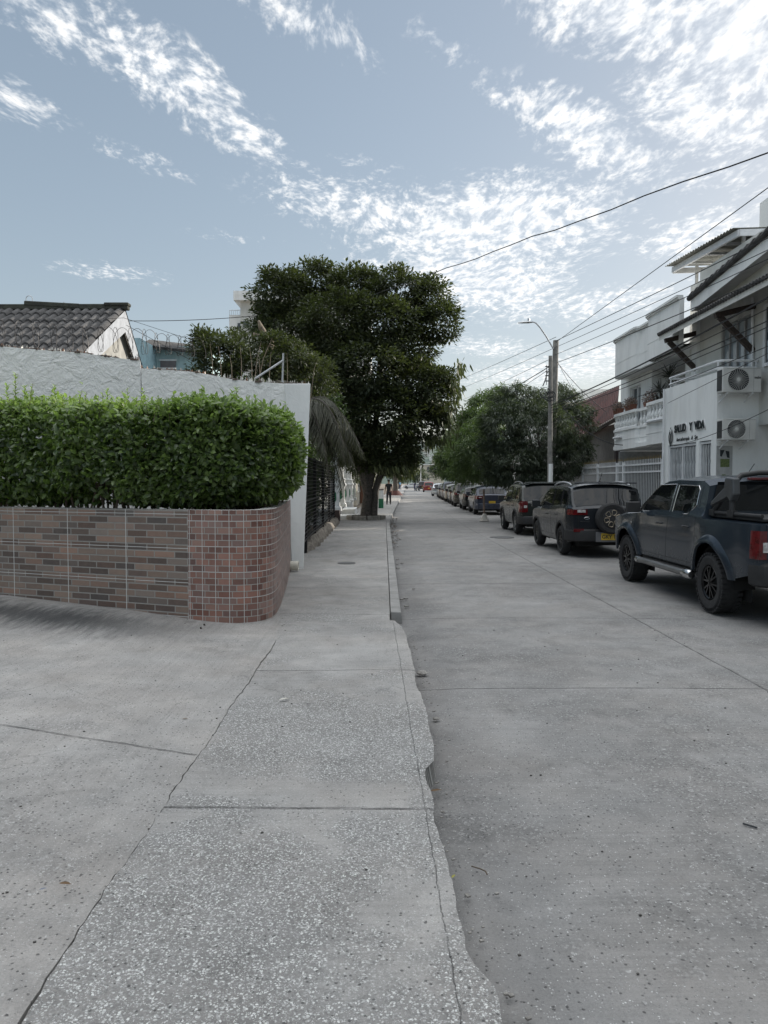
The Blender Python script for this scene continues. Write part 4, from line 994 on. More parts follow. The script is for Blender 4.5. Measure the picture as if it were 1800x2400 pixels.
simple_house('cream_house', 'cream low house beside the walking person in black', -7, -.7, 63, 80, 3.6, m_cream, ((65, 66.5, 1, 2.3), (70, 72, 1, 2.3)), m_porch)
# painted bollard post
bp = G(893, 1191, WZ); bo = thing('painted_post', 'round waist high post painted white above and green below with dark lid', 'bollard', bp)
mb = MB(); mb.lathe([(.15, 0), (.15, .56)], bp, 20); mb.build('green_base', m_greenp, bo, smooth=True)
mb = MB(); mb.lathe([(.148, .56), (.148, 1.07)], bp, 20); mb.build('white_upper', m_porch, bo, smooth=True)
mb = MB(); mb.lathe([(.165, 1.07), (.165, 1.12), (.10, 1.14)], bp, 20); mb.build('lid', M('dark_lid', (.06, .04, .035), .6), bo, smooth=True)
# second tree with dark red planter cone
b2 = G(926, 1161, WZ); t2 = thing('painted_base_tree', 'bright leaved street tree rising from a dark red conical planter', 'tree', b2)
D2 = b2.y
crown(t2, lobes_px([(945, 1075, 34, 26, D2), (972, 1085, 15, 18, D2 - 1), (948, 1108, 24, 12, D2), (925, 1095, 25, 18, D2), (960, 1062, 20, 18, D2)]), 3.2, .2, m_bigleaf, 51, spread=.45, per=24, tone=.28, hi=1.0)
branch_tree(t2, b2, [limb(b2, P(928, 1105, D2), .32, .24, seed=8), limb(P(928, 1115, D2), P(960, 1080, D2), .2, .08, seed=9)], m_bark)
mb = MB(); mb.lathe([(.95, 0), (.45, .55), (.4, .55)], b2, 20); mb.build('planter_cone', M('dark_red_paint', (.09, .03, .025), .8), t2, smooth=True)

for k, (x_, y_, lb) in enumerate(((-3.0, 45.5, 'added leafy tree behind the big tree, shading the porch house'), (-3.2, 57.5, 'added leafy tree shading the cream house front on the left'), (-3.0, 68, 'added leafy tree shading the houses farther along on the left'))):
    t_ = thing('added_shade_tree', lb, 'tree', (x_, y_, .1)); x_ += bend(y_)  # trees added to shade the left houses and darken car reflections
    crown(t_, [(np.array([x_, y_, 3.4]), np.array([1.6, 2.6, 1.7])), (np.array([x_ + .4, y_ + 2, 2.9]), np.array([1.4, 2.4, 1.5])), (np.array([x_, y_ - 2, 4.3]), np.array([1.5, 2.0, 1.5]))], 2.6, .2, m_bigleaf, 80 + k, spread=.45, per=24)
    branch_tree(t_, None, [limb((x_, y_, .1), (x_, y_, 3.5), .16, .08, seed=k)], m_bark)
# ------------------------------------------------------------------ people
def person(loc, heading, shirt, pants, skin, hair, label, scale=1.0, cap=False, stride=.22):
    root = thing('person', label, 'person', (0, 0, 0))
    def skinned(name, chains, mat, parent, sub=2):
        me = bpy.data.meshes.new(name); vs, es, rr = [], [], []; idx = {}
        for ch in chains:
            prev = None
            for (p, r_) in ch:
                key = tuple(round(c, 4) for c in p)
                if key not in idx: idx[key] = len(vs); vs.append(p); rr.append(r_)
                i = idx[key]
                if prev is not None and prev != i: es.append((prev, i))
                prev = i
        me.from_pydata(vs, es, []); me.materials.append(mat)
        o = bpy.data.objects.new(name, me); COL.objects.link(o); o.parent = parent
        sk = o.modifiers.new('skin', 'SKIN'); sk.use_smooth_shade = True
        for i, r_ in enumerate(rr):
            q = r_ if isinstance(r_, tuple) else (r_, r_); me.skin_vertices[0].data[i].radius = q
        me.skin_vertices[0].data[0].use_root = True
        ss = o.modifiers.new('sub', 'SUBSURF'); ss.levels = sub; ss.render_levels = sub
        return o
    s_ = stride
    hip = (0, 0, .93); 
    la, lk = (-.11, -s_ * .9, .09), (-.10, -.02, .50); ra, rk = (.11, s_ * .7, .08), (.10, s_ * .55, .50)
    legs = [[(hip, .12), ((-.09, 0, .88), .095), (lk, .062), (la, .042), ((-.12, -s_ * .9 + .13, .035), .038)], [(hip, .12), ((.09, .02, .88), .095), (rk, .062), (ra, .042), ((.12, s_ * .7 + .15, .035), .038)]]
    chest = (0, .02, 1.30); neck = (0, .01, 1.47)
    lh = (-.27, .14, .82); rh = (.27, -.12, .84)
    arms = [[(chest, (.17, .11)), ((-.17, .02, 1.38), .06), ((-.235, .0, 1.12), .043), (lh, .03), ((-.275, .17, .74), .026)], [(chest, (.17, .11)), ((.17, .02, 1.38), .06), ((.24, -.03, 1.12), .043), (rh, .03), ((.275, -.13, .76), .026)]]
    for hx, hy in ((-.275, .17), (.275, -.13)):
        arm = arms[0] if hx < 0 else arms[1]
        for j in range(5): arms.append([((hx, hy, .74 if hx < 0 else .76), .026), ((hx + (j - 2) * .006, hy + .014 * (j - 2), .66 if j else .70), .009)])
    body = [[(hip, .12), ((0, .01, 1.12), (.135, .095)), (chest, (.17, .11)), (neck, .05), ((0, .02, 1.56), .07), ((0, .025, 1.64), .09), ((0, .02, 1.70), .07)]]
    skinned('body', body + arms + legs, skin, root)
    skinned('shirt', [[((0, 0, .90), (.155, .125)), ((0, 0, 1.0), (.155, .12)), ((0, .01, 1.12), (.15, .11)), (chest, (.19, .125)), ((0, .01, 1.42), (.10, .08))], [(chest, (.19, .125)), ((-.175, .02, 1.38), .078), ((-.215, .01, 1.22), .062)], [(chest, (.19, .125)), ((.175, .02, 1.38), .078), ((.22, -.005, 1.22), .062)]], shirt, root)
    skinned('trousers', [[((0, 0, 1.02), (.142, .108)), (hip, (.14, .12)), ((-.09, 0, .86), .105), (lk, .077), (la, .06)], [(hip, (.14, .12)), ((.09, .02, .86), .105), (rk, .077), (ra, .06)]], pants, root)
    mb = MB(); mb.lathe([(.02, -.075), (.08, -.06), (.098, 0), (.092, .05), (.055, .085), (.01, .095)], (0, .008, 1.655), 14); mb.build('hair', hair, root, smooth=True)
    mb = MB(); 
    for a in (la, ra): mb.obox((a[0], a[1] + .05, .04), (.045, 0, 0), (0, .13, 0), (0, 0, .035))
    mb.build('shoe', M('dark_shoe', (.03, .03, .035), .6) if 'dark_shoe' not in bpy.data.materials else bpy.data.materials['dark_shoe'], root, bevel=.02)
    root.scale = (scale,) * 3; place(root, loc, heading); return root
m_skin = M('brown_skin', (.26, .15, .10), .5, var=.05); m_hair = M('dark_hair', (.015, .012, .01), .7)
m_bshirt = M('black_cotton', (.010, .010, .012), .9); m_bpants = M('charcoal_cotton', (.018, .019, .022), .85); m_blue = M('light_blue_cotton', (.22, .45, .62), .9); m_navy = M('navy_cotton', (.04, .05, .10), .9)
p1 = G(911, 1182, WZ); person((p1.x, p1.y, WZ), R(-4), m_bshirt, m_bpants, m_skin, m_hair, 'person in black t-shirt and dark trousers walking away on the left pavement', .99)
p2 = P(938, 1147, 150); person((p2.x, 150, WZ), R(-3), m_blue, m_navy, m_skin, m_hair, 'person in light blue shirt far down the left pavement', 1.0)
p3 = P(972, 1150, 143); person((p3.x, 143, 0), R(30), m_navy, m_navy, m_skin, m_hair, 'person in dark blue standing in the far road beside a motorcycle', .98)
mc = thing('motorcycle', 'small dark motorcycle standing in the road near the far person', 'motorcycle', (0, 0, 0))
for y in (-.62, .62):
    mb = MB(); mb.lathe([(.20, -.04), (.29, -.05), (.30, 0), (.29, .05), (.20, .04)], (0, y, .3), 20, 'x', cap=False); w_ = mb.build('wheel', m_black, mc, smooth=True)
    mb = MB(); mb.lathe([(.02, -.03), (.2, -.015), (.2, .015), (.02, .03)], (0, y, .3), 16, 'x'); mb.build('rim', m_galv, w_)
mb = MB(); mb.tube([(0, -.6, .3), (0, -.1, .45), (0, .35, .75), (0, .62, .3)], .035, 8); mb.tube([(0, .35, .75), (0, .30, 1.02)], .03, 6); mb.build('frame', m_galv, mc)
mb = MB(); mb.obox((0, -.25, .74), (.12, 0, 0), (0, .36, 0), (0, 0, .05)); mb.build('seat', m_black, mc, bevel=.03)
mb = MB(); mb.obox((0, .18, .78), (.13, 0, 0), (0, .2, -.03), (0, .02, .11)); mb.build('tank', m_navy, mc, bevel=.05)
mb = MB(); mb.tube([(-.34, .22, 1.02), (0, .30, 1.0), (.34, .22, 1.02)], .018, 6); mb.build('handlebar', m_galv, mc)
place(mc, (P(979, 1150, 141).x, 141, 0), R(150))
# ------------------------------------------------------------------ right side: the white spa building
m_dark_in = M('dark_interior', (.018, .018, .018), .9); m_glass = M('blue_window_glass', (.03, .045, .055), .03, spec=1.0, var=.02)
m_glasspale = M('curtained_glass', (.30, .34, .37), .06, spec=1.0, c2=(.16, .19, .21), scale=2.0)
m_wtube = M('white_enamel_tube', (.68, .69, .70), .35, var=.06); m_wood = M('dark_wood_beam', (.055, .038, .030), .7, c2=(.02, .014, .012), scale=20, bump=.004)
X0 = 8.3
sp_ = thing('spa_building', 'white two storey spa building with terrace, tiled awning and steep gable roof', 'building', (10, 20, 0))
Y1, Y2 = 18.7, 22.2
mb = MB()  # facade with door openings (y ranges)
d1a, d1b, d2a, d2b, dz = 19.92, 21.85, 19.0, 19.72, 2.72
def slab(x0, x1, y0, y1, z0, z1): mb.box(x0, x1, y0, y1, z0, z1)
for (a, b) in ((Y1, d2a), (d2b, d1a), (d1b, Y2)): slab(X0, X0 + .2, a, b, 0.1, dz)
slab(X0, X0 + .2, Y1, Y2, dz, 4.39)
slab(X0 + .2, 13, Y1, Y1 + .2, .1, 4.39 - .002)
slab(X0 + .2, 9.32, Y2 - .2, Y2, .1, 4.388); slab(X0 + .2, 13, Y1 + .2, Y2 - .2, 3.35, 3.5)
mb.build('ground_floor_wall', m_white, sp_)
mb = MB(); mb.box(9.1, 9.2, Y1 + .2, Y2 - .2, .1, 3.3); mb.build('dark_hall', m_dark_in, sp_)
mb = MB()   # upper floor, street plane x = 9.32 with a window opening
UX = 9.34; ga, gb, gz0, gz1 = 19.15, 20.85, 3.5, 5.95
def up(y0, y1, z0, z1): mb.box(UX, UX + .2, y0, y1, z0, z1)
up(gb, 23.0, 3.5, 7.6); up(Y1, ga, 3.5, 7.6); up(ga, gb, gz1, 7.6)
mb.box(UX, UX + .2, 10, Y1 - .002, 3.06, 7.6); mb.box(UX + .2, 14, 10, Y1 - .002, 3.06, 3.2); mb.box(UX + .2, 14, 22.8, 23, 3.5, 7.6)
mb.build('upper_floor_wall', m_white_warm, sp_)
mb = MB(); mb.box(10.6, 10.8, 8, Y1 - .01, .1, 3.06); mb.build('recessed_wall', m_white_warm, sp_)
mb = MB(); mb.box(UX + .003, UX - .10, 22.25, 22.6, 3.5, 6.4); mb.build('pilaster', m_white, sp_)
# sliding glass door on the terrace
mb = MB(); mb.box(UX + .08, UX + .10, ga, gb, gz0, gz1); gl = mb.build('terrace_door', m_glasspale, sp_)
mb = MB()
for y in (ga + .02, ga + .42, (ga + gb) / 2, gb - .42, gb - .02): mb.box(UX + .03, UX + .079, y - .025, y + .025, gz0, gz1)
mb.box(UX + .03, UX + .079, ga, gb, gz1 - .05, gz1); mb.build('frame', M('grey_metal_frame', (.30, .30, .30), .4), gl)
mb = MB(); mb.box(UX - .01, UX - .03, 16.2, 18.35, 4.55, 5.9); wf = mb.build('window', m_glass, sp_)
mb = MB()
for (a, b, c, d) in ((16.1, 18.45, 5.9, 5.98), (16.1, 18.45, 4.47, 4.55), (18.35, 18.45, 4.55, 5.9), (16.1, 16.2, 4.55, 5.9), (17.2, 17.28, 4.55, 5.9)): mb.box(UX - .001, UX - .06, a, b, c, d)
mb.build('frame', m_wtube, wf)
# awning: a lean-to of small tiles carried on timber braces
aw = MB(); ya, yb_ = 14.0, 22.75; xe, ze1, xi, zi = 8.28, 6.06, 9.34, 6.62
np_ = int((yb_ - ya) / .145)
def awf(a, b):
    y = ya + a * (yb_ - ya); ph = (a * np_) % 1.0; x = xe + (xi - xe) * b; z = ze1 + (zi - ze1) * b
    return (x, y, z + .045 * abs(math.sin(math.pi * ph)) + .03 * (1 - (b * 4) % 1.0 if b < 1 else 0))
aw.grid(awf, np_ * 8, 12)
for k in range(np_): 
    y = ya + (k + .5) / np_ * (yb_ - ya); aw.tube([(xe - .03, y, ze1 + .02), (xe + .25, y, ze1 + .17)], .058, 8)
aw.build('awning_tiles', m_tile, sp_, smooth=True)
mb = MB(); mb.add([(xe + .03, ya, ze1 - .01), (xe + .03, yb_, ze1 - .01), (xi, yb_, zi - .02), (xi, ya, zi - .02), (xe + .03, ya, ze1 - .15), (xe + .03, yb_, ze1 - .15), (xi, yb_, zi - .16), (xi, ya, zi - .16)], [(0, 1, 2, 3), (7, 6, 5, 4), (0, 4, 5, 1), (1, 5, 6, 2), (3, 7, 4, 0)])
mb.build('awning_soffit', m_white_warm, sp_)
for k, y in enumerate((22.35, 19.0, 15.8)):
    mb = MB(); mb.bar((xe + .06, y, ze1 - .22), (xi + .0, y, ze1 + .02), .12, .13); mb.build('rafter', m_wood, sp_)
    mb = MB(); mb.bar((xe + .18, y, ze1 - .25), (xi - .02, y, 4.95), .125, .125); mb.build('timber_brace', m_wood, sp_)
# gable verge
v0, v1 = Vector((8.95, 22.0, 6.62)), Vector((8.95, 13.5, 7.45))
vg = MB(); vg.add([v0, v1, v1 + Vector((0, 0, .34)), v0 + Vector((0, 0, .34)), v0 + Vector((.06, 0, 0)), v1 + Vector((.06, 0, 0)), v1 + Vector((.06, 0, .34)), v0 + Vector((.06, 0, .34))], [(3, 2, 1, 0), (4, 5, 6, 7), (0, 1, 5, 4), (2, 3, 7, 6), (0, 4, 7, 3)])
vg.add([v0 + Vector((.06, 0, .02)), v1 + Vector((.06, 0, .02)), v1 + Vector((.6, 0, .02)), v0 + Vector((.6, 0, .02))], [(3, 2, 1, 0)])
vg.build('verge_board', m_white, sp_)
mb = MB(); n_ = 26
for k in range(n_):
    c = v0.lerp(v1, (k + .5) / n_) + Vector((.02, 0, .36)); mb.tube([c + Vector((-.05, .24, .01)), c + Vector((-.05, -.10, .07))], [.075, .1], 8); mb.tube([c + Vector((.3, .24, .15)), c + Vector((.3, -.10, .21))], [.16, .2], 8)
mb.add([v0 + Vector((0, 0, .36)), v1 + Vector((0, 0, .36)), v1 + Vector((4, 0, 1.6)), v0 + Vector((4, 0, 1.6))], [(0, 1, 2, 3)])
mb.build('gable_roof', m_tile, sp_, smooth=True)
mb = MB(); mb.box(9.54, 13.5, 10, 22.8, 7.6, 8.0); mb.build('attic_wall', m_white_warm, sp_)
mb = MB(); mb.box(14.01, 14.2, 10, 23, 0, 8.0); mb.box(9.6, 14, 10.0, 10.2, 3.3, 7.6); mb.box(10.9, 14, 10.0, 10.2, 0, 3.0); mb.build('back_wall', m_white_warm, sp_)  # unseen walls added to keep low sun from passing through the building
mb = MB(); mb.box(11.2, 14, 20.5, 22.6, 8.0, 9.95); mb.build('roof_tank_room', m_white, sp_)
mb = MB(); pp = PX(1779, 720, UX - .06); mb.tube([(UX - .06, 19.0, 6.3), (UX - .06, 18.95, 4.45)], .035, 8); mb.tube([(8.24, 22.1, 4.39), (8.24, 22.1, .2)], .03, 8); mb.build('down_pipe', m_wtube, sp_, smooth=True)
# sign
m_signblk = M('black_letters', (.012, .018, .022), .5, var=.02)
sgn = thing('spa_sign', 'black raised lettering with a leaf figure emblem above the grille doors', 'sign', (X0, 20.3, 3.0))
m_back = M('white_acrylic', (.72, .72, .72), .35, var=.03)
def FB(y, z, off): return basis((X0 - off, y, z), (0, -1, 0), (0, 0, 1), (-1, 0, 0))
text('SALUD', .285, FB(21.33, 3.055, .035), m_signblk, 'lettering', sgn, .008, sx=.92, offset=.010)
text('Y', .285, FB(20.28, 3.055, .035), m_signblk, 'lettering', sgn, .008, sx=.92, offset=.010)
text('VIDA', .285, FB(19.95, 3.055, .035), m_signblk, 'lettering', sgn, .008, sx=.92, offset=.010)
text('SALUD', .285, FB(21.33, 3.055, .012), m_back, 'letter_backing', sgn, .010, sx=.92, offset=.034)
text('Y', .285, FB(20.28, 3.055, .012), m_back, 'letter_backing', sgn, .010, sx=.92, offset=.034)
text('VIDA', .285, FB(19.95, 3.055, .012), m_back, 'letter_backing', sgn, .010, sx=.92, offset=.034)
text('Auriculoterapia   &   Spa', .145, FB(21.25, 2.80, .015), m_signblk, 'script_line', sgn, .004, sx=1.0, shear=.45)
lg = MB()
def fpt(u, v, off=.02): return (X0 - off, 21.62 - u, 2.98 + v)     # u to the viewer's right
def blade(ctrl, wds):
    n = len(ctrl); Lf, Rt = [], []
    for i, (u, v) in enumerate(ctrl):
        a = ctrl[max(0, i - 1)]; b = ctrl[min(n - 1, i + 1)]; dx, dy = b[0] - a[0], b[1] - a[1]; L_ = math.hypot(dx, dy); nx, ny = -dy / L_, dx / L_
        Lf.append((u + nx * wds[i], v + ny * wds[i])); Rt.append((u - nx * wds[i], v - ny * wds[i]))
    for i in range(n - 1): lg.prism([fpt(*Lf[i]), fpt(*Lf[i + 1]), fpt(*Rt[i + 1]), fpt(*Rt[i])], (-.012, 0, 0))
blade([(-.10, .12), (-.135, 0), (-.12, -.12), (-.06, -.22), (0, -.30)], [.004, .022, .028, .02, .004])
blade([(.10, .14), (.15, .0), (.12, -.12), (.05, -.22), (-.02, -.32)], [.004, .014, .02, .016, .003])
blade([(-.08, .17), (-.05, .08), (-.01, 0), (.01, -.10), (.0, -.22)], [.004, .014, .024, .02, .003])
blade([(.09, .18), (.07, .09), (.03, .02), (.01, -.04)], [.004, .014, .02, .008])
c = fpt(.0, .215); lg.add([(c[0] - .012, c[1] + .032 * math.cos(a), c[2] + .032 * math.sin(a)) for a in np.linspace(0, 2 * math.pi, 14)[:-1]], [tuple(range(13))[::-1]])
lg.build('leaf_figure_emblem', m_signblk, sgn)
# grille doors
def grille(y0, y1, label, leaves_n):
    g = thing('grille_door', label, 'door', (X0, (y0 + y1) / 2, .13))
    mb = MB(); xg = X0 + .06
    for y in (y0 + .03, y1 - .03): mb.box(xg - .03, xg + .03, y - .03, y + .03, .14, dz - .02)
    mb.box(xg - .03, xg + .03, y0 + .06, y1 - .06, dz - .08, dz - .02); mb.box(xg - .03, xg + .03, y0 + .06, y1 - .06, 1.42, 1.5); mb.build('frame', m_wtube, g)
    wd = (y1 - y0 - .12) / leaves_n
    for l in range(leaves_n):
        a = y0 + .06 + l * wd; mb = MB()
        if l: mb.box(xg - .028, xg + .028, a - .03, a + .03, .14, dz - .08)
        nb = max(4, int(wd / .105))
        for k in range(nb):
            y = a + .05 + (wd - .1) * (k + .5) / nb; pts = []
            for j in range(41):
                z = .2 + (dz - .3) * j / 40; q = (z * 2.1) % 1.0; off = .035 * (1 if q > .78 else (-1 if q < .02 else 0)) + .0; pts.append((xg, y + .032 * max(0, math.sin(2 * math.pi * z * 2.4)) ** 2, z))
            mb.tube(pts, .0115, 5)
        mb.build('grille_leaf', m_wtube, g, smooth=True)
    mb = MB(); mb.box(X0 + .25, X0 + .27, y0 - .02, y1 + .02, .14, dz - .02); mb.build('door_panel', M('grey_door_glass', (.15, .18, .20), .15) if 'grey_door_glass' not in bpy.data.materials else bpy.data.materials['grey_door_glass'], g)
grille(d1a, d1b, 'wide white double door of wavy bars under the lettering', 2)
grille(d2a, d2b, 'narrow white wavy bar door next to the building corner', 1)
# terrace railing
tr_ = thing('terrace_railing', 'white double tube railing round the terrace above the spa lettering', 'railing', (X0 + .1, 20, 4.39))
mb = MB(); xr_ = X0 + .06
for z in (4.68, 4.50): mb.tube([(UX, 22.05, z), (xr_ + .06, 22.05, z), (xr_, 21.98, z), (xr_, Y1 + .2, z), (xr_ + .10, Y1 + .06, z), (UX - .02, Y1 + .06, z)], .032, 8)
mb.build('rail', m_wtube, tr_, smooth=True)
for (x, y) in ((xr_, 21.9), (xr_ + .02, Y1 + .16), (UX - .06, Y1 + .06)):
    mb = MB(); mb.tube([(x, y, 4.39), (x, y, 4.68)], .02, 6); mb.build('post', m_wtube, tr_, smooth=True)
# air conditioners
m_acbody = M('ac_cream', (.58, .58, .56), .45, var=.05); m_acdark = M('ac_dark', (.03, .032, .035), .5)
def aircon(px0, px1, pyt, pyb, label, brand, seed):
    yf = 18.25; a, b = P(px0, pyt, yf), P(px1, pyb, yf); x0, x1, z1, z0 = a.x + .06, b.x, a.z, b.z; wd, ht = x1 - x0, z1 - z0
    t_ = thing('air_conditioner', label, 'air conditioner', ((x0 + x1) / 2, yf, z0), 'air conditioners on the side wall')
    mb = MB(); mb.box(x0, x1, yf, yf + .34, z0, z1); body = mb.build('casing', m_acbody, t_, bevel=.015)
    mb = MB(); mb.box(x0 - .012, x0 - .002, yf + .05, yf + .3, z0 + .05, z1 - .05); mb.build('side_coil', m_acdark, t_)
    cx, cz, rr = x0 + wd * .40, (z0 + z1) / 2, ht * .43
    mb = MB(); n_ = 36; mb.add([(cx, yf - .004, cz)] + [(cx + rr * math.cos(2 * math.pi * k / n_), yf - .004, cz + rr * math.sin(2 * math.pi * k / n_)) for k in range(n_)], [(0, 1 + (k + 1) % n_, 1 + k) for k in range(n_)]); fan = mb.build('fan_opening', m_acdark, t_)
    mb = MB()
    for k in range(30):
        pts = []
        for j in range(6):
            r_ = rr * (.16 + .82 * j / 5); an = 2 * math.pi * k / 30 + .55 * j / 5 * (1 if seed else -.35); pts.append((cx + r_ * math.cos(an), yf - .018, cz + r_ * math.sin(an)))
        mb.tube(pts, .0042, 4)
    mb.lathe([(rr, -.02), (rr * 1.03, -.03), (rr * 1.05, -.006)], (cx, yf, cz), 32, 'y', cap=False); mb.build('fan_guard', m_acbody, fan, smooth=True)
    mb = MB(); mb.lathe([(rr * .17, -.02), (rr * .15, -.035)], (cx, yf, cz), 16, 'y'); mb.build('hub', m_acbody, fan)
    mb = MB(); mb.box(x0 + wd * .80, x0 + wd * .803, yf - .003, yf + .001, z0 + .03, z1 - .03)
    mb.box(x0 + wd * .1, x0 + wd * .97, yf - .003, yf + .0, z1 - .03, z1 - .026); mb.build('seam', m_acdark, t_)
    if brand: text(brand, .085, basis((x0 + wd * .82, yf - .004, cz + .03), (1, 0, 0), (0, 0, 1), (0, -1, 0)), m_signblk, 'lettering', t_, .001, sx=.85, offset=.002)
    else:
        mb = MB()
        for zz_ in (.18, .32): mb.box(x0 + wd * .84, x0 + wd * .95, yf - .012, yf, z0 + ht * zz_, z0 + ht * (zz_ + .1))
        mb.build('valve_cover', m_acbody, t_)
    for xx in (x0 + .12, x1 - .2):
        mb = MB(); mb.bar((xx, Y1, z0 - .02), (xx, yf + .0, z0 - .02), .03); mb.bar((xx, Y1, z0 - .2), (xx, yf + .05, z0 - .03), .025); mb.build('bracket', m_wtube, t_)
aircon(1689, 1784, 861, 919, 'white air conditioner with dark lettering, upper of the two on the side wall', 'mabe', 0)
aircon(1689, 1772, 981, 1031, 'white air conditioner with swirled fan guard, lower one above the poster', '', 1)
# poster
pn = thing('wall_poster', 'pale poster with black and green picture on the side wall', 'poster', (8.55, Y1 - .01, 2.1))
a, b = P(1680, 1045, Y1 - .02), P(1716, 1125, Y1 - .02); yp = Y1 - .012
mb = MB(); mb.box(a.x, b.x, yp, Y1 - .002, b.z, a.z); mb.build('sheet', M('grey_poster', (.38, .385, .38), .5), pn)
m_grn = M('poster_green', (.13, .17, .06), .5, var=.3, scale=30)
wd = b.x - a.x; ht = a.z - b.z
mb = MB(); mb.box(a.x + wd * .25, b.x - wd * .18, yp - .003, yp, b.z + ht * .38, b.z + ht * .62); mb.build('green_picture', m_grn, pn)
mb = MB(); mb.add([(a.x + wd * .22, yp - .004, b.z + ht * .88), (a.x + wd * .5, yp - .004, b.z + ht * .88), (a.x + wd * .32, yp - .004, b.z + ht * .68), (a.x + wd * .22, yp - .004, b.z + ht * .7)], [(0, 1, 2, 3)])
mb.add([(a.x + wd * .55, yp - .004, b.z + ht * .86), (a.x + wd * .8, yp - .004, b.z + ht * .84), (a.x + wd * .82, yp - .004, b.z + ht * .64), (a.x + wd * .66, yp - .004, b.z + ht * .66)], [(0, 1, 2, 3)]); mb.build('black_picture', m_signblk, pn)
mb = MB(); mb.box(a.x + wd * .35, a.x + wd * .6, yp - .004, yp - .001, b.z + .02, b.z + .14); mb.build('arrow_patch', m_grn, pn)
# corrugated terrace canopy
m_corr = M('weathered_zinc', (.30, .30, .27), .6, metal=.2, c2=(.18, .175, .15), scale=2)
cy = thing('roof_canopy', 'corrugated metal canopy on thin posts above the white roofs', 'canopy', (11, 22, 7.6))
cA, cB, cC, cD = P(1558, 625, 24.8), P(1717, 534, 20.0), P(1800, 535, 20.0), P(1720, 628, 24.8)
cC = cB + Vector((3.6, 0, .1)); cD = cA + Vector((3.6, 0, .1))
mb = MB()
def cf(a, b):
    p = (cA.lerp(cB, a)).lerp(cD.lerp(cC, a), b); return (p.x, p.y, p.z + .022 * math.sin(a * 26 * 2 * math.pi))
mb.grid(cf, 208, 4); mb.build('corrugated_sheet', m_corr, cy, smooth=True)
mb = MB(); dz_ = Vector((0, 0, -.13)); ix = Vector((.18, 0, 0))
mb.bar(cA + dz_ + Vector((.25, -.05, 0)), cB + dz_ + ix, .08, .17); mb.bar(cB + dz_ + ix, cC + dz_, .06, .17); mb.bar(cA + dz_ + Vector((.25, -.05, -.02)), cD + dz_, .06, .17)
for k in (.25, .5, .75): a = cA.lerp(cB, k) + dz_ + ix; mb.bar(a, a + Vector((3.2, 0, .05)), .05, .08)
mb.bar(cA + Vector((1.2, 0, -.12)), cB + Vector((1.2, 0, -.12)), .04, .06); mb.build('frame', m_wtube, cy)
for (p_, h) in ((P(1633, 640, 24.4), 1.6), (P(1743, 560, 20.4), 1.3), (P(1743, 560, 20.4) + Vector((2, 0, 0)), 1.3)):
    mb = MB(); mb.box(p_.x - .04, p_.x + .04, p_.y - .04, p_.y + .04, p_.z - h - .4, p_.z + .28); mb.build('post', m_wtube, cy)

# ------------------------------------------------------------------ the curved balcony house
hb = thing('balcony_house', 'white house with curved parapet and balustraded balcony beside the spa building', 'house', (11, 26, 0))
def rounded(pts, r=.22, n=5):
    o = [];
    for i, p in enumerate(pts):
        if i in (0, len(pts) - 1): o.append(p); continue
        a, b, c = Vector(pts[i - 1]), Vector(p), Vector(pts[i + 1]); u, v = (a - b), (c - b); rr = min(r, u.length * .45, v.length * .45); u.normalize(); v.normalize()
        for k in range(n + 1):
            t_ = k / n; q = (b + u * rr) * (1 - t_) ** 2 + b * 2 * t_ * (1 - t_) + (b + v * rr) * t_ ** 2; o.append((q.x, q.y))
    return o
outl = rounded([(9.62, 29.75), (9.05, 29.5), (8.98, 29.1), (8.98, 26.8), (9.12, 26.72), (9.12, 25.35), (8.74, 25.05), (8.72, 24.6), (8.72, 22.26)], .35, 6)
def shell_(mb, outl, z0, z1, th=.14, off=0.0):
    o = offset_path(outl, -off) if off else outl; ii = offset_path(o, th)
    for i in range(len(o) - 1):
        a, b, c, d = o[i], o[i + 1], ii[i + 1], ii[i]
        mb.add([(*a, z0), (*b, z0), (*c, z0), (*d, z0), (*a, z1), (*b, z1), (*c, z1), (*d, z1)], [(0, 1, 5, 4), (4, 5, 6, 7), (2, 3, 7, 6), (3, 2, 1, 0)])
# orientation: outline runs from far to near; outside is -x
test = offset_path(outl, .2)[10]; sgn_in = 1 if test[0] > outl[10][0] else -1
def shl(mb, z0, z1, th=.14, off=0.0):
    o = offset_path(outl, -off * sgn_in); shell_(mb, o, z0, z1, th * sgn_in); ii = offset_path(o, th * sgn_in)
    for k in (0, -1): mb.add([(*o[k], z0), (*ii[k], z0), (*ii[k], z1), (*o[k], z1)], [(0, 1, 2, 3)])
mb = MB(); shl(mb, 2.88, 3.58); mb.build('balcony_front', m_white, hb, smooth=True)
mb = MB(); shl(mb, 3.24, 3.262, .02, .012); shl(mb, 3.58, 3.66, .22, .04); shl(mb, 6.2, 6.22, .02, .008); mb.build('string_course', m_white, hb, smooth=True)
mb = MB(); shl(mb, 4.17, 4.27, .2, .03); mb.build('balustrade_rail', m_white, hb, smooth=True)
mb = MB(); shl(mb, 5.68, 7.05); mb.build('upper_parapet', m_white, hb, smooth=True)
mb = MB(); shl(mb, 7.05, 7.10, .2, .05); shl(mb, 7.10, 7.17, .2, .09); mb.build('parapet_cornice', m_white, hb, smooth=True)
mb = MB(); mb.box(9.0, 18, 22.26, 29.4, 2.9, 3.04); mb.box(9.1, 18, 22.26, 29.4, 5.69, 5.8)
for i in range(len(outl) - 1):
    for z in (2.95, 5.74): mb.add([(*outl[i], z), (*outl[i + 1], z), (9.3, outl[i + 1][1], z), (9.3, outl[i][1], z)], [(0, 1, 2, 3), (3, 2, 1, 0)])
mb.build('floor_slab', m_white, hb)
mb = MB(); x = 9.62
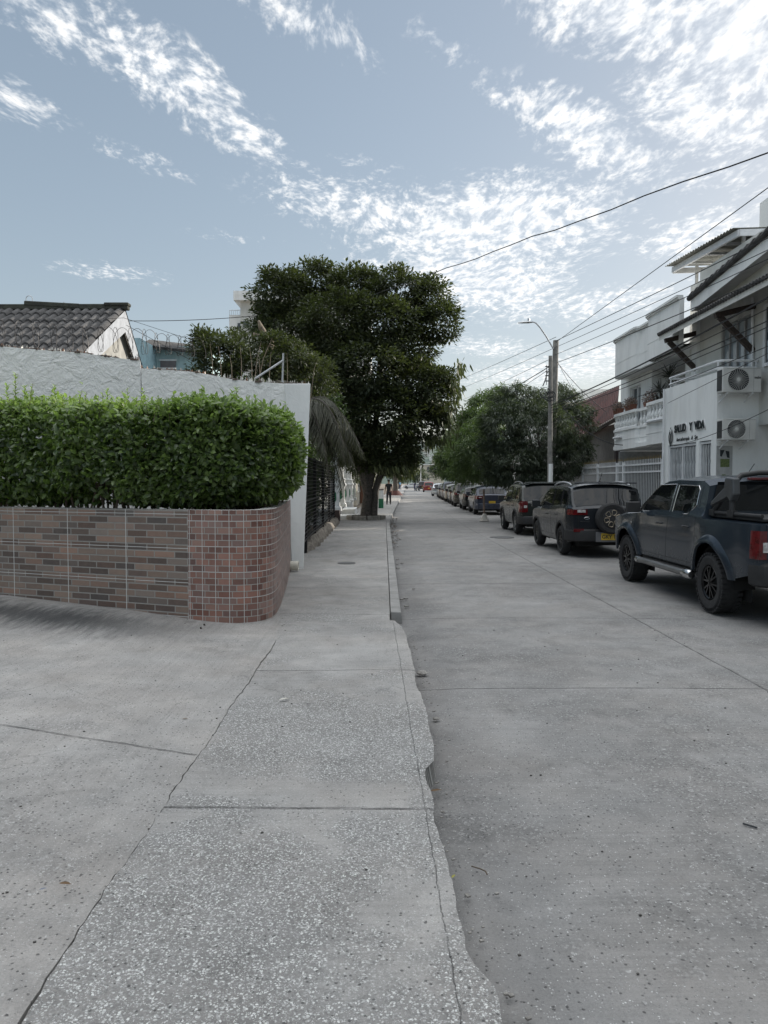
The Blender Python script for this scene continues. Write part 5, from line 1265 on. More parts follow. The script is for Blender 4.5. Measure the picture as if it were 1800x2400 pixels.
mb.box(x, x + .2, 29.4, 30.3, 3.04, 7.0); mb.box(x, x + .2, 27.0, 28.15, 3.04, 5.69); mb.box(x, x + .2, 28.15, 29.4, 5.32, 5.69); mb.box(x, x + .2, 28.15, 29.4, 3.04, 3.95)
mb.box(x + .2, 11.5, 27.0, 27.2, 3.04, 5.69); mb.box(11.5, 11.7, 22.26, 27.0, 3.04, 5.69); mb.box(x, 18, 30.3, 30.5, 0, 7.0); mb.box(x, x + .2, 22.26, 24.0, 3.04, 5.69)
mb.box(10.2, 18, 23, 29.8, 5.9, 6.9); mb.build('house_wall', m_white, hb)
mb = MB(); mb.box(x + .16, x + .19, 28.15, 29.4, 3.95, 5.32); gw = mb.build('window', m_glass, hb)
mb = MB()
for y in (28.18, 28.75, 29.37): mb.box(x + .08, x + .158, y - .035, y + .035, 3.95, 5.32)
mb.box(x + .08, x + .158, 28.2, 29.35, 5.25, 5.32); mb.build('frame', m_wtube, gw)
mb = MB(); mb.box(12, 12.2, 22.3, 30.3, 0, 2.9); mb.box(9.5, 12, 30.2, 30.29, 0, 2.88); mb.build('carport_wall', M('shade_painted_render', (.26, .27, .27), .9, bump=.003), hb)  # carport shade put into the wall colour
# balusters
tot_l = 0; bl = []
acc_ = [0]
for (a, b) in zip(outl, outl[1:]): acc_.append(acc_[-1] + math.hypot(b[0] - a[0], b[1] - a[1]))
s_ = .75
while s_ < acc_[-1] - .1:
    for i in range(len(acc_) - 1):
        if acc_[i] <= s_ <= acc_[i + 1]:
            t_ = (s_ - acc_[i]) / (acc_[i + 1] - acc_[i] + 1e-9); bl.append((outl[i][0] + (outl[i + 1][0] - outl[i][0]) * t_ + .08, outl[i][1] + (outl[i + 1][1] - outl[i][1]) * t_)); break
    s_ += .30
first = None
for (x_, y_) in bl:
    if first is None:
        mb = MB(); mb.lathe([(.075, 3.66), (.075, 3.70), (.05, 3.73), (.085, 3.82), (.09, 3.88), (.05, 3.98), (.042, 4.02), (.06, 4.06), (.045, 4.08), (.075, 4.12), (.075, 4.17)], (0, 0, 0), 12)
        first = mb.build('baluster', m_white, hb, smooth=True); me_ = first.data
        me_.transform(Matrix.Translation(ORG[hb])); first.location = Vector((x_, y_, 0)) - ORG[hb]
    else:
        c_ = first.copy(); COL.objects.link(c_); c_.location = Vector((x_, y_, 0)) - ORG[hb]
for (p0, p1) in ((PX(1517, 989, 8.66), PX(1566, 979, 8.62)), (PX(1438, 1027, 8.9), PX(1456, 1024, 8.95))):
    mb = MB(); mb.tube([p0, p1], .045, 8); mb.build('drain_spout', m_wtube, hb, smooth=True)
# pots
m_pot = M('brown_pot', (.17, .07, .045), .75); m_fl = leaf_mat('dusty_pink_leaf', (.10, .075, .065), (.30, .22, .20), trans=.2)
def potplant(c, L_, label, seed, h=.32):
    t_ = thing('flower_pot', label, 'flower pot', c, 'pots along the balustrade')
    c = Vector(c); mb = MB(); mb.add([c + Vector((sx * w_, sy * l_, z)) for z, w_, l_ in ((0, .09, L_ * .42), (.2, .12, L_ * .5)) for sx, sy in ((-1, -1), (1, -1), (1, 1), (-1, 1))], [(3, 2, 1, 0), (4, 5, 6, 7), (0, 1, 5, 4), (1, 2, 6, 5), (2, 3, 7, 6), (3, 0, 4, 7)])
    mb.build('pot', m_pot, t_, bevel=.015)
    rg = np.random.default_rng(seed); n = 420; p = np.array(c) + np.array([0, 0, .28]) + rdirs(rg, n) * rg.random((n, 1)) ** .4 * np.array([.22, L_ * .55, h])
    leaves(p, rdirs(rg, n), rdirs(rg, n), .07, .04, rg.random(n), name='plant', mat=m_fl, parent=t_, simple=True)
potplant((9.06, 29.0, 4.272), .7, 'brown trough with sparse pale plant, nearest the rusty roof', 1, .18)
potplant((9.06, 27.55, 4.272), .8, 'brown trough with pinkish plant, the middle pot on the balustrade', 2, .22)
potplant((9.30, 26.2, 4.272), .9, 'brown trough with twiggy shrub, the pot nearest the spiky plant', 3, .32)
dp_ = thing('dracaena', 'tall spiky dracaena with dark rosettes on the balcony', 'plant', (9.45, 24.6, 3.05))
m_drac = leaf_mat('dark_spiky_leaf', (.02, .022, .018), (.07, .075, .055), trans=.1)
rg = np.random.default_rng(9)
for (y, z, r_) in ((24.9, 5.15, .55), (25.7, 4.75, .45), (24.4, 4.75, .42), (24.6, 4.35, .5), (25.2, 4.35, .5), (25.9, 4.25, .45), (24.2, 4.2, .4)):
    n = 60; d = rdirs(rg, n); d[:, 2] = np.abs(d[:, 2]) * .9 - .15
    leaves(np.tile([9.45, y, z], (n, 1)), rdirs(rg, n) * .3 + np.array([0, 0, 1]), d, r_ * rg.uniform(.8, 1.15, n), .035, rg.random(n), name='rosette', mat=m_drac, parent=dp_, curl=.12, fold=.1)
    mb = MB(); mb.tube([(9.45, 25.0, 3.05), (9.45, (25 + y) / 2, 3.8), (9.45, y, z)], [.04, .03, .025], 6); mb.build('stem', m_bark, dp_, smooth=True)

# ------------------------------------------------------------------ rusty roofed house
m_rust = M('rust_red_sheet', (.10, .036, .030), .75, c2=(.045, .020, .018), scale=1.6, bump=.004)
rh = thing('rusty_roof_house', 'low house with sloping rust red corrugated roof between the tree and white house', 'house', (11, 33, 0))
rA, rB = P(1365, 940, 41.5), P(1452, 903, 35.0); rC, rD = P(1446, 975, 30.6), P(1389, 1008, 34.0)
rA = rA + (rA - rB) * .5; rD = rD + (rD - rC) * 1.4
mb = MB()
def rfn2(a, b):
    p = rA.lerp(rB, a).lerp(rD.lerp(rC, a), b); return (p.x, p.y, p.z + .035 * math.sin(a * 34 * 2 * math.pi))
mb.grid(rfn2, 272, 6); mb.build('corrugated_roof', m_rust, rh, smooth=True)
mb = MB(); mb.bar(rD + Vector((.05, 0, -.08)), rC + Vector((.05, 0, -.08)), .08, .14); mb.build('eave_board', m_wood, rh)
mb = MB(); mb.box(9.75, 10.0, 30.6, 42, 0, 4.1); mb.build('wall', M('grimy_wall', (.16, .15, .14), .9, bump=.01), rh)
mb = MB(); mb.box(9.45, 9.62, 30.51, 30.7, 0, 4.6); mb.build('brick_pier', M('soot_brick', (.05, .04, .04), .9, bump=.02, bscale=20), rh)
gb_ = simple_house('grey_block', 'pale grey block with sloped corner showing over the rusty roof', P(1367, 900, 62).x, P(1440, 900, 62).x, 62, 70, P(1400, 912, 62).z, m_white)
nb_ = simple_house('added_shade_house', 'added tall plain white house out of view, shading the street near the camera', 10.9, 18, -28, 9.97, 9.0, m_white_warm, [(-2, 0, 4, 5.6), (3, 5, 4, 5.6)], m_cream, doorside=-1)  # house added out of view to keep sun off the foreground
# more of the row behind the trees, casting the afternoon shade
m_row = stucco('pale_row_wall', (.50, .50, .47), 6, .004, dirt=.4)
for k, (y0, y1, h, x0) in enumerate(((45, 57, 6.2, 10.5), (80, 90, 5.0, 11.0), (105, 115, 6.5, 11.5), (128, 150, 5.5, 13.5))):
    simple_house('row_house', ('two storey pale house hidden behind the feathery tree', 'low pale house behind the line of parked cars', 'pale house with dark windows behind the silver hatchback', 'far pale house behind the red car')[k], x0, x0 + 8, y0, y1, h, m_row, [(y0 + 2, y0 + 3.4, 1.2, 2.4), (y1 - 4, y1 - 2.6, 1.2, 2.4)], m_cream, doorside=-1)

# ------------------------------------------------------------------ white spiked fence
wf_ = thing('white_spiked_fence', 'white steel fence with gold tipped spikes in front of the balcony house', 'fence', (X0, 27, .13))
m_gold = M('gold_tip', (.42, .31, .12), .4, metal=.6); fy0, fy1 = Y2 + .05, 33.2
pk = MB(); tp = MB(); y = fy0 + .06; posts = (Y2 + .05, 25.9, 26.6, 29.0, 31.2, 33.1)
while y < fy1:
    if all(abs(y - q) > .07 for q in posts):
        pk.box(X0 - .006, X0 + .006, y - .010, y + .010, .18, 2.38); tp.add([(X0 - .007, y - .012, 2.38), (X0 + .007, y - .012, 2.38), (X0 + .007, y + .012, 2.38), (X0 - .007, y + .012, 2.38), (X0, y, 2.5), (X0 - .015, y, 2.40), (X0, y - .02, 2.40), (X0, y + .02, 2.40)], [(0, 1, 4), (1, 2, 4), (2, 3, 4), (3, 0, 4), (6, 4, 7)])
    y += .145
o = pk.build('pickets', m_wtube, wf_); tag(o, kind='stuff'); o = tp.build('spear_tips', m_gold, wf_); tag(o, kind='stuff')
for q in posts:
    mb = MB(); mb.box(X0 - .045, X0 + .045, q - .045, q + .045, .13, 2.33); mb.build('post', m_wtube, wf_, bevel=.006)
for z in (2.22, 1.98, .3):
    mb = MB(); mb.box(X0 - .03, X0 + .03, fy0, fy1, z - .025, z + .025); mb.build('rail', m_wtube, wf_)
mb = MB(); mb.box(X0 - .15, X0 + .15, fy0, 40, .1, .16); mb.build('plinth', m_kerb, wf_)

# ------------------------------------------------------------------ trees on the right
m_rleaf = leaf_mat('willow_leaf', (0.022, 0.036, 0.023), (0.135, 0.165, 0.10), trans=.2)
m_feather = leaf_mat('feathery_leaf', (0.022, 0.042, 0.018), (0.15, 0.21, 0.075), trans=.3)
def street_tree(name, label, lob, base, mat, seed, **kw):
    t_ = thing(name, label, 'tree', base)
    crown(t_, lobes_px(lob), mat=mat, seed=seed, **kw)
    c = np.mean([l[0] for l in lobes_px(lob)], axis=0); top = Vector(c)
    fk = [limb(base, (base[0], base[1], max(1.3, top.z * .45)), .17, .12, seed=seed)]
    for k in range(5): fk.append(limb((base[0], base[1], max(1.2, top.z * .43)), Vector(lobes_px(lob)[k % len(lob)][0]), .09, .03, seed=seed + k))
    branch_tree(t_, base, fk, m_bark); return t_
street_tree('willow_leaved_tree', 'rounded dense dark green tree behind the utility poles above the black SUVs',
    [(1215, 945, 62, 42, 32), (1300, 950, 68, 42, 33), (1175, 1010, 50, 62, 31), (1260, 1010, 80, 70, 31), (1340, 1010, 50, 62, 32.5), (1200, 1085, 66, 55, 31), (1290, 1085, 70, 52, 31.5), (1340, 1070, 45, 48, 32), (1160, 1080, 42, 52, 31.5), (1240, 1120, 70, 32, 31)],
    (6.75, 31.5, .13), m_rleaf, 61, dens=11, lsize=.15, wid=.24, spread=.24, per=34, droop=.5, hi=.7)
street_tree('feathery_tree', 'light green feathery tree leaning over the parked hatchback',
    [(1135, 950, 30, 30, 44), (1175, 960, 38, 32, 44), (1110, 985, 28, 30, 43), (1098, 1000, 28, 30, 43), (1140, 1000, 45, 45, 42), (1110, 1050, 55, 50, 41), (1088, 1050, 34, 44, 43), (1140, 1090, 50, 42, 41), (1095, 1098, 36, 36, 43), (1170, 930, 25, 26, 45)],
    (7.1, 42, .13), m_feather, 62, dens=7.0, lsize=.19, wid=.26, spread=.36, per=40, droop=.25, hi=1.0, tone=.18)
street_tree('second_feathery_tree', 'feathery green tree in the row beyond, over the dark parked cars',
    [(1070, 1035, 30, 30, 62), (1052, 1062, 28, 32, 60), (1072, 1080, 34, 32, 60), (1046, 1095, 22, 24, 60), (1072, 1108, 30, 20, 60)],
    (7.9, 61, .13), m_feather, 63, dens=4.5, lsize=.24, wid=.26, spread=.5, per=40, droop=.2, hi=1.0, tone=.12)
street_tree('small_dark_tree', 'small dark round tree beyond the feathery trees, over the silver hatchback',
    [(1028, 1082, 13, 19, 96), (1025, 1106, 12, 14, 96), (1036, 1102, 12, 16, 95), (1036, 1068, 13, 15, 96)],
    (8.9, 96, .13), m_rleaf, 64, dens=2.2, lsize=.3, wid=.4, spread=.6, per=26, tone=.05)
for k, (px, py, r_, Y, lb) in enumerate(((955, 1108, 22, 205, 'dark tree closing the far end of the street beside the crossing car'), (978, 1112, 16, 190, 'greyish far tree behind the thin street lamp'), (935, 1112, 18, 170, 'far dark tree on the left pavement beyond the blue shirt'))):
    bx = P(px, 1130, Y).x
    street_tree('far_tree', lb, [(px, py, r_, 16, Y), (px - 8, py + 8, r_ * .8, 12, Y), (px + 9, py + 6, r_ * .7, 13, Y)], (bx, Y, .1), m_rleaf, 70 + k, dens=.5, lsize=.55, wid=.4, spread=1.0, per=26, tone=.12)

# ------------------------------------------------------------------ poles, lamp, wires
m_pole = M('grey_concrete_pole', (.26, .25, .23), .85, c2=(.15, .145, .135), scale=5, bump=.006)
pA = P(1289, 1137, 28.7); tA = P(1290, 834, 28.7)
sp1 = thing('short_utility_pole', 'shorter square utility pole with whitewashed foot and cable coils', 'utility pole', (pA.x, 28.7, .13))
mb = MB(); mb.tube([(pA.x, 28.7, .13), (tA.x, 28.7, tA.z)], [.115, .07], 8); mb.build('shaft', m_pole, sp1, smooth=True)
mb = MB(); mb.tube([(pA.x, 28.7, .14), (pA.x, 28.7, 2.35)], [.119, .104], 8); mb.build('whitewash', m_white, sp1, smooth=True)
mb = MB(); q = P(1281, 865, 28.6)
mb.tube([q + Vector((0, 0, .15)), q + Vector((0, 0, -.6))], .012, 5)
for z in (.1, -.1, -.25, -.45): mb.tube([q + Vector((-.05, 0, z)), q + Vector((.1, 0, z))], .022, 6)
mb.build('insulator_rack', m_acdark, sp1)
cl_ = MB(); q = P(1285, 925, 28.5); rr = random.Random(2)
for k in range(9):
    c = q + Vector((rr.uniform(-.18, .14), rr.uniform(-.1, .1), rr.uniform(-.2, .2))); r_ = rr.uniform(.1, .24); a0 = rr.uniform(0, 3)
    cl_.tube([c + Vector((r_ * math.cos(a), .05 * math.sin(a * 2 + a0), r_ * .8 * math.sin(a))) for a in np.linspace(0, 6.3, 16)], .012, 4)
cl_.build('cable_coil', m_acdark, sp1, smooth=True)
pB = P(1296, 1130, 31.3); tB = P(1303, 798, 31)
tp_ = thing('tall_lamp_pole', 'taller round concrete pole carrying the street lamp behind the short pole', 'utility pole', (P(1293, 1130, 31).x, 31, .13))
mb = MB(); mb.tube([(P(1290, 1130, 31).x, 31, .13), (tB.x, 31, tB.z)], [.17, .115], 12); mb.build('shaft', m_pole, tp_, smooth=True)
mb = MB(); arm = [P(1297, 818, 30.9), P(1281, 790, 30.9), P(1266, 768, 30.9), P(1256, 757, 30.9), P(1248, 754, 30.9)]; mb.tube(arm, .028, 8); mb.build('lamp_arm', m_galv, tp_, smooth=True)
mb = MB(); a, b = P(1250, 755, 30.9), P(1214, 757, 30.9)
ring = [(0, .03, .03), (.15, .06, .05), (.35, .10, .06), (.7, .12, .045), (1, .05, .02)]; vs = []
for t_, wy, wz in ring:
    c = a.lerp(b, t_); vs += [c + Vector((0, -wy, 0)), c + Vector((0, -wy * .7, wz)), c + Vector((0, wy * .7, wz)), c + Vector((0, wy, 0)), c + Vector((0, 0, -wz * .7))]
mb.add(vs, [(i * 5 + k, i * 5 + (k + 1) % 5, (i + 1) * 5 + (k + 1) % 5, (i + 1) * 5 + k) for i in range(4) for k in range(5)] + [(0, 1, 2, 3, 4), (24, 23, 22, 21, 20)])
mb.lathe([(.05, 0), (.05, .1), (.02, .14)], a.lerp(b, .3) + Vector((0, 0, .05)), 10); mb.build('lamp_head', m_galv, tp_, smooth=True)
m_cable = M('black_cable', (.02, .02, .022), .6)
def wire(px0, py0, Y0, px1, py1, Y1_, r_, sag, label, kinks=0, ext=0.0):
    a, b = P(px0, py0, Y0), P(px1, py1, Y1_); d = b - a; b2 = b + d * ext; n = 30; pts = []
    rg = random.Random(int(px0 * 7 + py1))
    for i in range(n + 1):
        t_ = i / n; p = a.lerp(b2, t_); p.z -= sag * 4 * t_ * (1 - t_) ; 
        if kinks: p.z += kinks * math.sin(t_ * 37) * .5 + kinks * math.sin(t_ * 83) * .3
        pts.append(p)
    mb = MB(); mb.tube(pts, r_, 5); o = mb.build('overhead_cable', m_cable, loc=a, smooth=True); return tag(o, label, 'cable', 'overhead cables')
wire(1303, 802, 31, 1800, 440, 14, .010, -.0, 'topmost thin cable rising from the lamp pole past the metal canopy', ext=.8)
wire(1040, 905, 70, 1303, 790, 31, .012, .05, 'thin cable from the lamp pole top down the street, highest of the run')
wire(1300, 800, 31, 1800, 552, 14, .011, .05, 'cable from the lamp pole crossing in front of the canopy post', ext=.5)
wire(1300, 815, 31, 1800, 580, 14, .009, .05, 'cable just under the one crossing the canopy post', ext=.5)
wire(1045, 925, 70, 1300, 815, 31, .010, .05, 'second thin cable running down the street above the feathery tree')
wire(1300, 832, 31, 1800, 598, 14, .009, .08, 'cable from below the lamp arm to the steep white gable', ext=.5)
wire(1050, 950, 70, 1288, 842, 28.7, .010, .1, 'third cable down the street from the short pole top')
wire(1305, 850, 31, 1800, 640, 14, .012, .08, 'cable touching the tip of the tiled awning', ext=.5)
wire(1058, 975, 66, 1286, 860, 28.7, .018, .25, 'thick sagging cable down the street from the insulator rack')
wire(1060, 985, 66, 1286, 866, 28.7, .010, .35, 'thin sagging cable just under the thick one down the street')
wire(1291, 950, 28.7, 1800, 668, 13.5, .020, .25, 'thick cable bundle passing below the tiled awning', ext=.5)
wire(1291, 956, 28.7, 1800, 700, 13.5, .010, .20, 'thin cable just under the thick bundle across the balcony house', ext=.5)
wire(1291, 962, 28.7, 1800, 726, 13.5, .012, .22, 'cable across the timber brace and glass door', ext=.5)
wire(1291, 968, 28.7, 1800, 738, 13.5, .010, .24, 'lower cable across the glass door of the terrace', ext=.5)
wire(1291, 990, 28.7, 1800, 775, 13.0, .008, .30, 'lowest street cable passing the balcony window', ext=.5)
wire(1308, 852, 31, 1420, 965, 30.3, .012, .12, 'drop cable from the tall pole to the rusty roof')
wire(1308, 850, 31, 1396, 1000, 33.5, .010, .10, 'second drop cable from the tall pole to the low eave')
wire(1318, 952, 28.5, 1460, 1043, 27.5, .016, .35, 'pale sagging drop cable to the foot of the balcony')
wire(1272, 905, 28.6, 1283, 872, 28.6, .02, .05, 'short cable looping up beside the insulator rack')
wire(1565, 945, 21.5, 1800, 828, 14, .007, .0, 'thin wire slanting across the spa facade above the lettering')
wire(1580, 1045, 21.3, 1800, 960, 14.5, .008, .08, 'thin wire slanting across the lettering and lower air conditioner')
wire(880, 690, 24, 1800, 356, 9.0, .010, .0, 'long dark twisted cable crossing the sky from tree top to frame edge', kinks=.035, ext=.6)
wire(300, 752, 26, 600, 740, 27, .012, .06, 'thin cable across the sky from gable to big tree')
# wood post in a white cone base
dl = G(1135, 1221, 0); de = thing('cone_base_post', 'wooden post standing in a dirty white cone base beside the parked cars', 'traffic post', dl)
mb = MB(); mb.lathe([(.22, 0), (.22, .03), (.17, .05), (.075, .30), (.06, .31)], dl, 18); mb.build('cone_base', M('dirty_white_plastic', (.50, .47, .42), .6), de, smooth=True)
mb = MB(); mb.tube([dl + Vector((0, 0, .05)), dl + Vector((-.03, 0, 1.34))], .042, 8); mb.build('post', M('weathered_post', (.21, .15, .12), .8), de, smooth=True)
# far end
mb = MB(); q = P(986, 1132, 180)
fp = thing('far_lamp_post', 'thin pale lamp post at the far end of the street', 'lamp post', (q.x, 180, 0)); mb.tube([(q.x, 180, 0), (q.x, 180, P(986, 1092, 180).z)], [.14, .08], 6); mb.build('shaft', m_porch, fp)
mb = MB(); z_ = P(986, 1092, 180).z; mb.tube([(q.x, 180, z_), (q.x + 1.2, 180, z_ + .5)], .05, 5); mb.build('arm', m_porch, fp)
simple_house('end_building', 'pale two storey building closing the far end of the street', P(985, 1100, 215).x, P(1040, 1100, 215).x, 215, 230, P(1000, 1090, 215).z, m_cream, (), m_porch)
eb = bpy.data.objects['end_building']
for k, (a_, b_) in enumerate(((1003, 1100), (1009, 1100), (1003, 1118))):
    q = P(a_, b_, 214.9); mb = MB(); mb.box(q.x - .25, q.x + .35, 214.88, 214.99, q.z - .8, q.z + .6); mb.build('window', bpy.data.materials['window_dark'], eb)
# hills
m_hill = M('scrub_hill', (.115, .14, .12), .95, c2=(.07, .095, .08), scale=.02)
hl = MB()
def hf(a, b):
    x = -500 + a * 1100; y = 700 + b * 500; z = 52 * math.sin(math.pi * min(1, b * 1.1)) * (1 + .25 * math.sin(x * .012) + .12 * math.sin(x * .031 + y * .01)) - 3; return (x, y, z)
hl.grid(hf, 80, 24); tag(hl.build('hills', m_hill, smooth=True), kind='structure')
rr = random.Random(12); hm = [m_porch, m_cream, m_row, m_row]
for k in range(46):
    x = rr.uniform(15, 90); b = rr.uniform(.04, .42); y = 700 + b * 500; z = 52 * math.sin(math.pi * min(1, b * 1.1)) * (1 + .25 * math.sin(x * .012) + .12 * math.sin(x * .031 + y * .01)) - 3
    w_, h_ = rr.uniform(3, 7), rr.uniform(3, 6); mb = MB(); mb.box(x, x + w_, y, y + 6, z - 4, z + h_); o = mb.build('hillside_house', hm[k % 4], loc=(x, y, z)); tag(o, 'tiny pale house among many on the distant hillside', 'house', 'houses on the far hill')
# ------------------------------------------------------------------ vehicles
def paint(name, c, metal=.12, rough=.24):
    m, t, out = mat_new(name); co = t('ShaderNodeTexCoord', 3)
    fl = t.noise(co, 900, 1.0); dirt = t.noise(co, 2.5, 5.0, .7); x, y, z = t.sep(co)
    low = t.rng(z, .9, .25, 0, 1)
    dm = t.math('MULTIPLY', t.rng(dirt, .35, .75), t.math('ADD', t.math('MULTIPLY', low, .16), .02))
    col = t.mix(t.rng(fl, .35, .65, 0, .25), c, tuple(min(1, v * 1.6) for v in c))
    col = t.mix(dm, col, (.11, .10, .09))
    bsdf(t, out, Base_Color=col, Metallic=t.rng(dm, 0, .5, metal, .1), Roughness=t.math('ADD', t.math('MULTIPLY', dm, .8), rough), Coat_Weight=.28, Coat_Roughness=.045, Specular_IOR_Level=.3); return m
m_tyre = M('tyre_rubber', (.022, .022, .023), .85, var=.25, scale=20, bump=.003, bscale=60)
m_plast = M('black_trim_plastic', (.018, .018, .019), .6, var=.2)
m_tint = M('tinted_car_glass', (.006, .007, .008), .02, spec=.3, var=.01)
m_red = M('red_lamp_lens', (.10, .006, .008), .08, spec=.8, var=.25, scale=14); m_lens = M('clear_lamp_lens', (.48, .47, .46), .1, var=.3, scale=30)
m_chrome = M('satin_chrome', (.55, .55, .55), .22, metal=1.0, var=.05); m_blackrim = M('black_alloy', (.012, .012, .013), .25, metal=.4)
m_alloy = M('grey_alloy', (.28, .28, .28), .3, metal=.8); m_plate = M('yellow_plate', (.50, .33, .03), .5, var=.08); m_bronze = M('bronze_ring', (.34, .29, .22), .35, metal=.7)
m_under = M('dark_underbody', (.008, .008, .008), .9)

class Car:
    def __init__(s, **k): s.__dict__.update(k)
    def w(s, y):
        h = s.L / 2; a = abs(y); t = max(0, (a - (h - s.tl)) / s.tl); fr = .17 if y > 0 else s.tr
        return s.W / 2 * (1 - fr * t ** 2.6)
    def belt_(s, y): return interp(s.belt, y)
    def side(s, y, z):
        w = s.w(y); zb = s.belt_(y); zz = min(z, zb)
        x = w * (1 - .055 * ((zz - s.zm) / .55) ** 2)
        if zz < .42: x -= .05 * ((.42 - zz) / .2) ** 1.5
        for (sy, amp) in s.flares: x += amp * math.exp(-((y - sy) / .46) ** 4) * max(0, 1 - abs(zz - .82) / .36)
        if z > zb:
            t = (z - zb) / (s.H - .9); x -= .03 * min(1, (z - zb) / .03) * (1 if s.should else 0); x -= s.th * (t * .8 + .35 * t * t)
        return x
    def roof(s, y, q):                 # q in -1..1
        zt = interp(s.top, y); dz = s.dz if zt > s.belt_(y) + .15 else .05
        ze = zt - dz; xe = s.side(y, ze); a = abs(q)
        return (q * xe, ze + dz * (1 - a ** s.rp)), xe, ze

def arch_z(c, y):
    z = c.sill + .0
    if y < -c.L / 2 + .5: z += c.rear_up * max(0, (-c.L / 2 + .5 - y) / .5)
    if y > c.L / 2 - .5: z += .05 * max(0, (y - c.L / 2 + .5) / .5)
    for yc in (c.yr, c.yf):
        d = abs(y - yc)
        if d < c.ar: z = max(z, c.R + math.sqrt(c.ar ** 2 - d ** 2) * 1.0)
    return z

def build_car(name, label, c, loc, rz, paintm, fine=True, group='cars parked along the right kerb', extras=None):
    root = thing(name, label, c.cat, (0, 0, 0), group)
    st = .035 if fine else .09
    ys = set(np.round(np.arange(-c.L / 2, c.L / 2 + .001, st), 4))
    for y, z in c.top: ys.add(round(y, 4))
    for yc in (c.yr, c.yf):
        for a in np.linspace(0, math.pi, 25 if fine else 13): ys.add(round(yc + c.ar * math.cos(a), 4))
    ys = sorted(y for y in ys if -c.L / 2 <= y <= c.L / 2)
    nl, nu, nr = (12, 6, 8) if fine else (6, 4, 4)
    mb = MB(); ring = []
    for y in ys:
        zb = arch_z(c, y); (_, z1), xe, ze = c.roof(y, 1); bl = min(c.belt_(y), ze); pts = []
        bl = max(bl, zb + .02)
        for i in range(nl + 1):
            z = zb + (bl - zb) * i / nl; pts.append((-c.side(y, z), y, z))
        for i in range(1, nu + 1):
            z = bl + (max(ze, bl) - bl) * i / nu; pts.append((-c.side(y, z), y, z))
        for i in range(1, nr + 1):
            q = -1 + i / nr; q = -(abs(q) ** .75); (x, z), _, _ = c.roof(y, q); pts.append((x, y, max(z, bl)))
        full = pts + [(-p[0], p[1], p[2]) for p in pts[-2::-1]]; ring.append(full)
    n = len(ring[0])
    for r_ in ring: mb.v += r_
    for j in range(len(ring) - 1):
        for i in range(n - 1):
            mb.f.append([j * n + i, (j + 1) * n + i, (j + 1) * n + i + 1, j * n + i + 1]); mb.mi.append(0); mb.uv.append(None)
    mb.f.append(list(range(n))); mb.mi.append(0); mb.uv.append(None)
    mb.f.append([(len(ring) - 1) * n + i for i in range(n)][::-1]); mb.mi.append(0); mb.uv.append(None)
    body = mb.build('body', paintm, root, smooth=True, auto=32)
    if fine: body.modifiers.new('bevel', 'BEVEL').width = .012; body.modifiers['bevel'].segments = 2; body.modifiers['bevel'].limit_method = 'ANGLE'; body.modifiers['bevel'].angle_limit = R(40)
    mb = MB(); h = c.L / 2; mb.box(-c.W / 2 + .27, c.W / 2 - .27, -h + .12, h - .12, c.sill - .04, .75)
    mb.box(-c.W / 2 + .06, c.W / 2 - .06, c.yr + c.ar, c.yf - c.ar, c.sill + .0, .6)
    for sx in (-1, 1):
        for yc in (c.yr, c.yf):
            mb.grid(lambda a, b: (sx * (c.W / 2 - .06 - .26 * b), yc + (c.ar - .01) * math.cos(math.pi * a), c.R + (c.ar - .01) * math.sin(math.pi * a) - .02), 16, 1)
            mb.add([(sx * (c.W / 2 - .28), yc - c.ar, .2), (sx * (c.W / 2 - .28), yc + c.ar, .2), (sx * (c.W / 2 - .28), yc + c.ar, .95), (sx * (c.W / 2 - .28), yc - c.ar, .95)], [(0, 1, 2, 3)])
    mb.build('underbody', m_under, root)
    def patch(poly, name, mat, sx=-1, off=.006, parent=None, nc=16, nrw=5):
        ya, yb = min(p[0] for p in poly), max(p[0] for p in poly); mb = MB(); cols = []
        for i in range(nc + 1):
            y = ya + (yb - ya) * (i / nc); y = min(max(y, ya + 1e-4), yb - 1e-4); zs = []
            for (a, b) in zip(poly, poly[1:] + poly[:1]):
                if (a[0] - y) * (b[0] - y) < 0: zs.append(a[1] + (b[1] - a[1]) * (y - a[0]) / (b[0] - a[0]))
            z0, z1 = min(zs), max(zs); cols.append([(sx * (c.side(y, z0 + (z1 - z0) * k / nrw) + off), y, z0 + (z1 - z0) * k / nrw) for k in range(nrw + 1)])
        for cc in cols: mb.v += cc
        m_ = nrw + 1
        for i in range(nc):
            for k in range(nrw): mb.f.append([i * m_ + k, (i + 1) * m_ + k, (i + 1) * m_ + k + 1, i * m_ + k + 1]); mb.mi.append(0); mb.uv.append(None)
        return mb.build(name, mat, parent or root, smooth=True)
    def sline(pts, r_, name, mat, sx=-1, off=.0, parent=None):
        dn = []
        for (a, b) in zip(pts, pts[1:]):
            k = max(1, int(math.hypot(b[0] - a[0], b[1] - a[1]) / .06)); dn += [(a[0] + (b[0] - a[0]) * i / k, a[1] + (b[1] - a[1]) * i / k) for i in range(k)]
        dn.append(pts[-1]); mb = MB(); mb.tube([(sx * (c.side(y, z) + off), y, z) for y, z in dn], r_, 6); return mb.build(name, mat, parent or root, smooth=True)
    def toppatch(ya, yb, q, name, mat, off=.008, nq=8, ny=8, qf=None):
        mb = MB()
        def f(a, b):
            y = ya + (yb - ya) * b; qq = (qf(b) if qf else q) * (2 * a - 1); (x, z), _, _ = c.roof(y, qq)
            (x2, z2), _, _ = c.roof(y + .01, qq); t_ = Vector((0, .01, z2 - z)).normalized(); nn = Vector((0, -t_.z, t_.y)); return Vector((x, y, z)) + nn * off
        mb.grid(f, nq, ny); return mb.build(name, mat, root, smooth=True)
    c.patch, c.sline, c.toppatch = patch, sline, toppatch
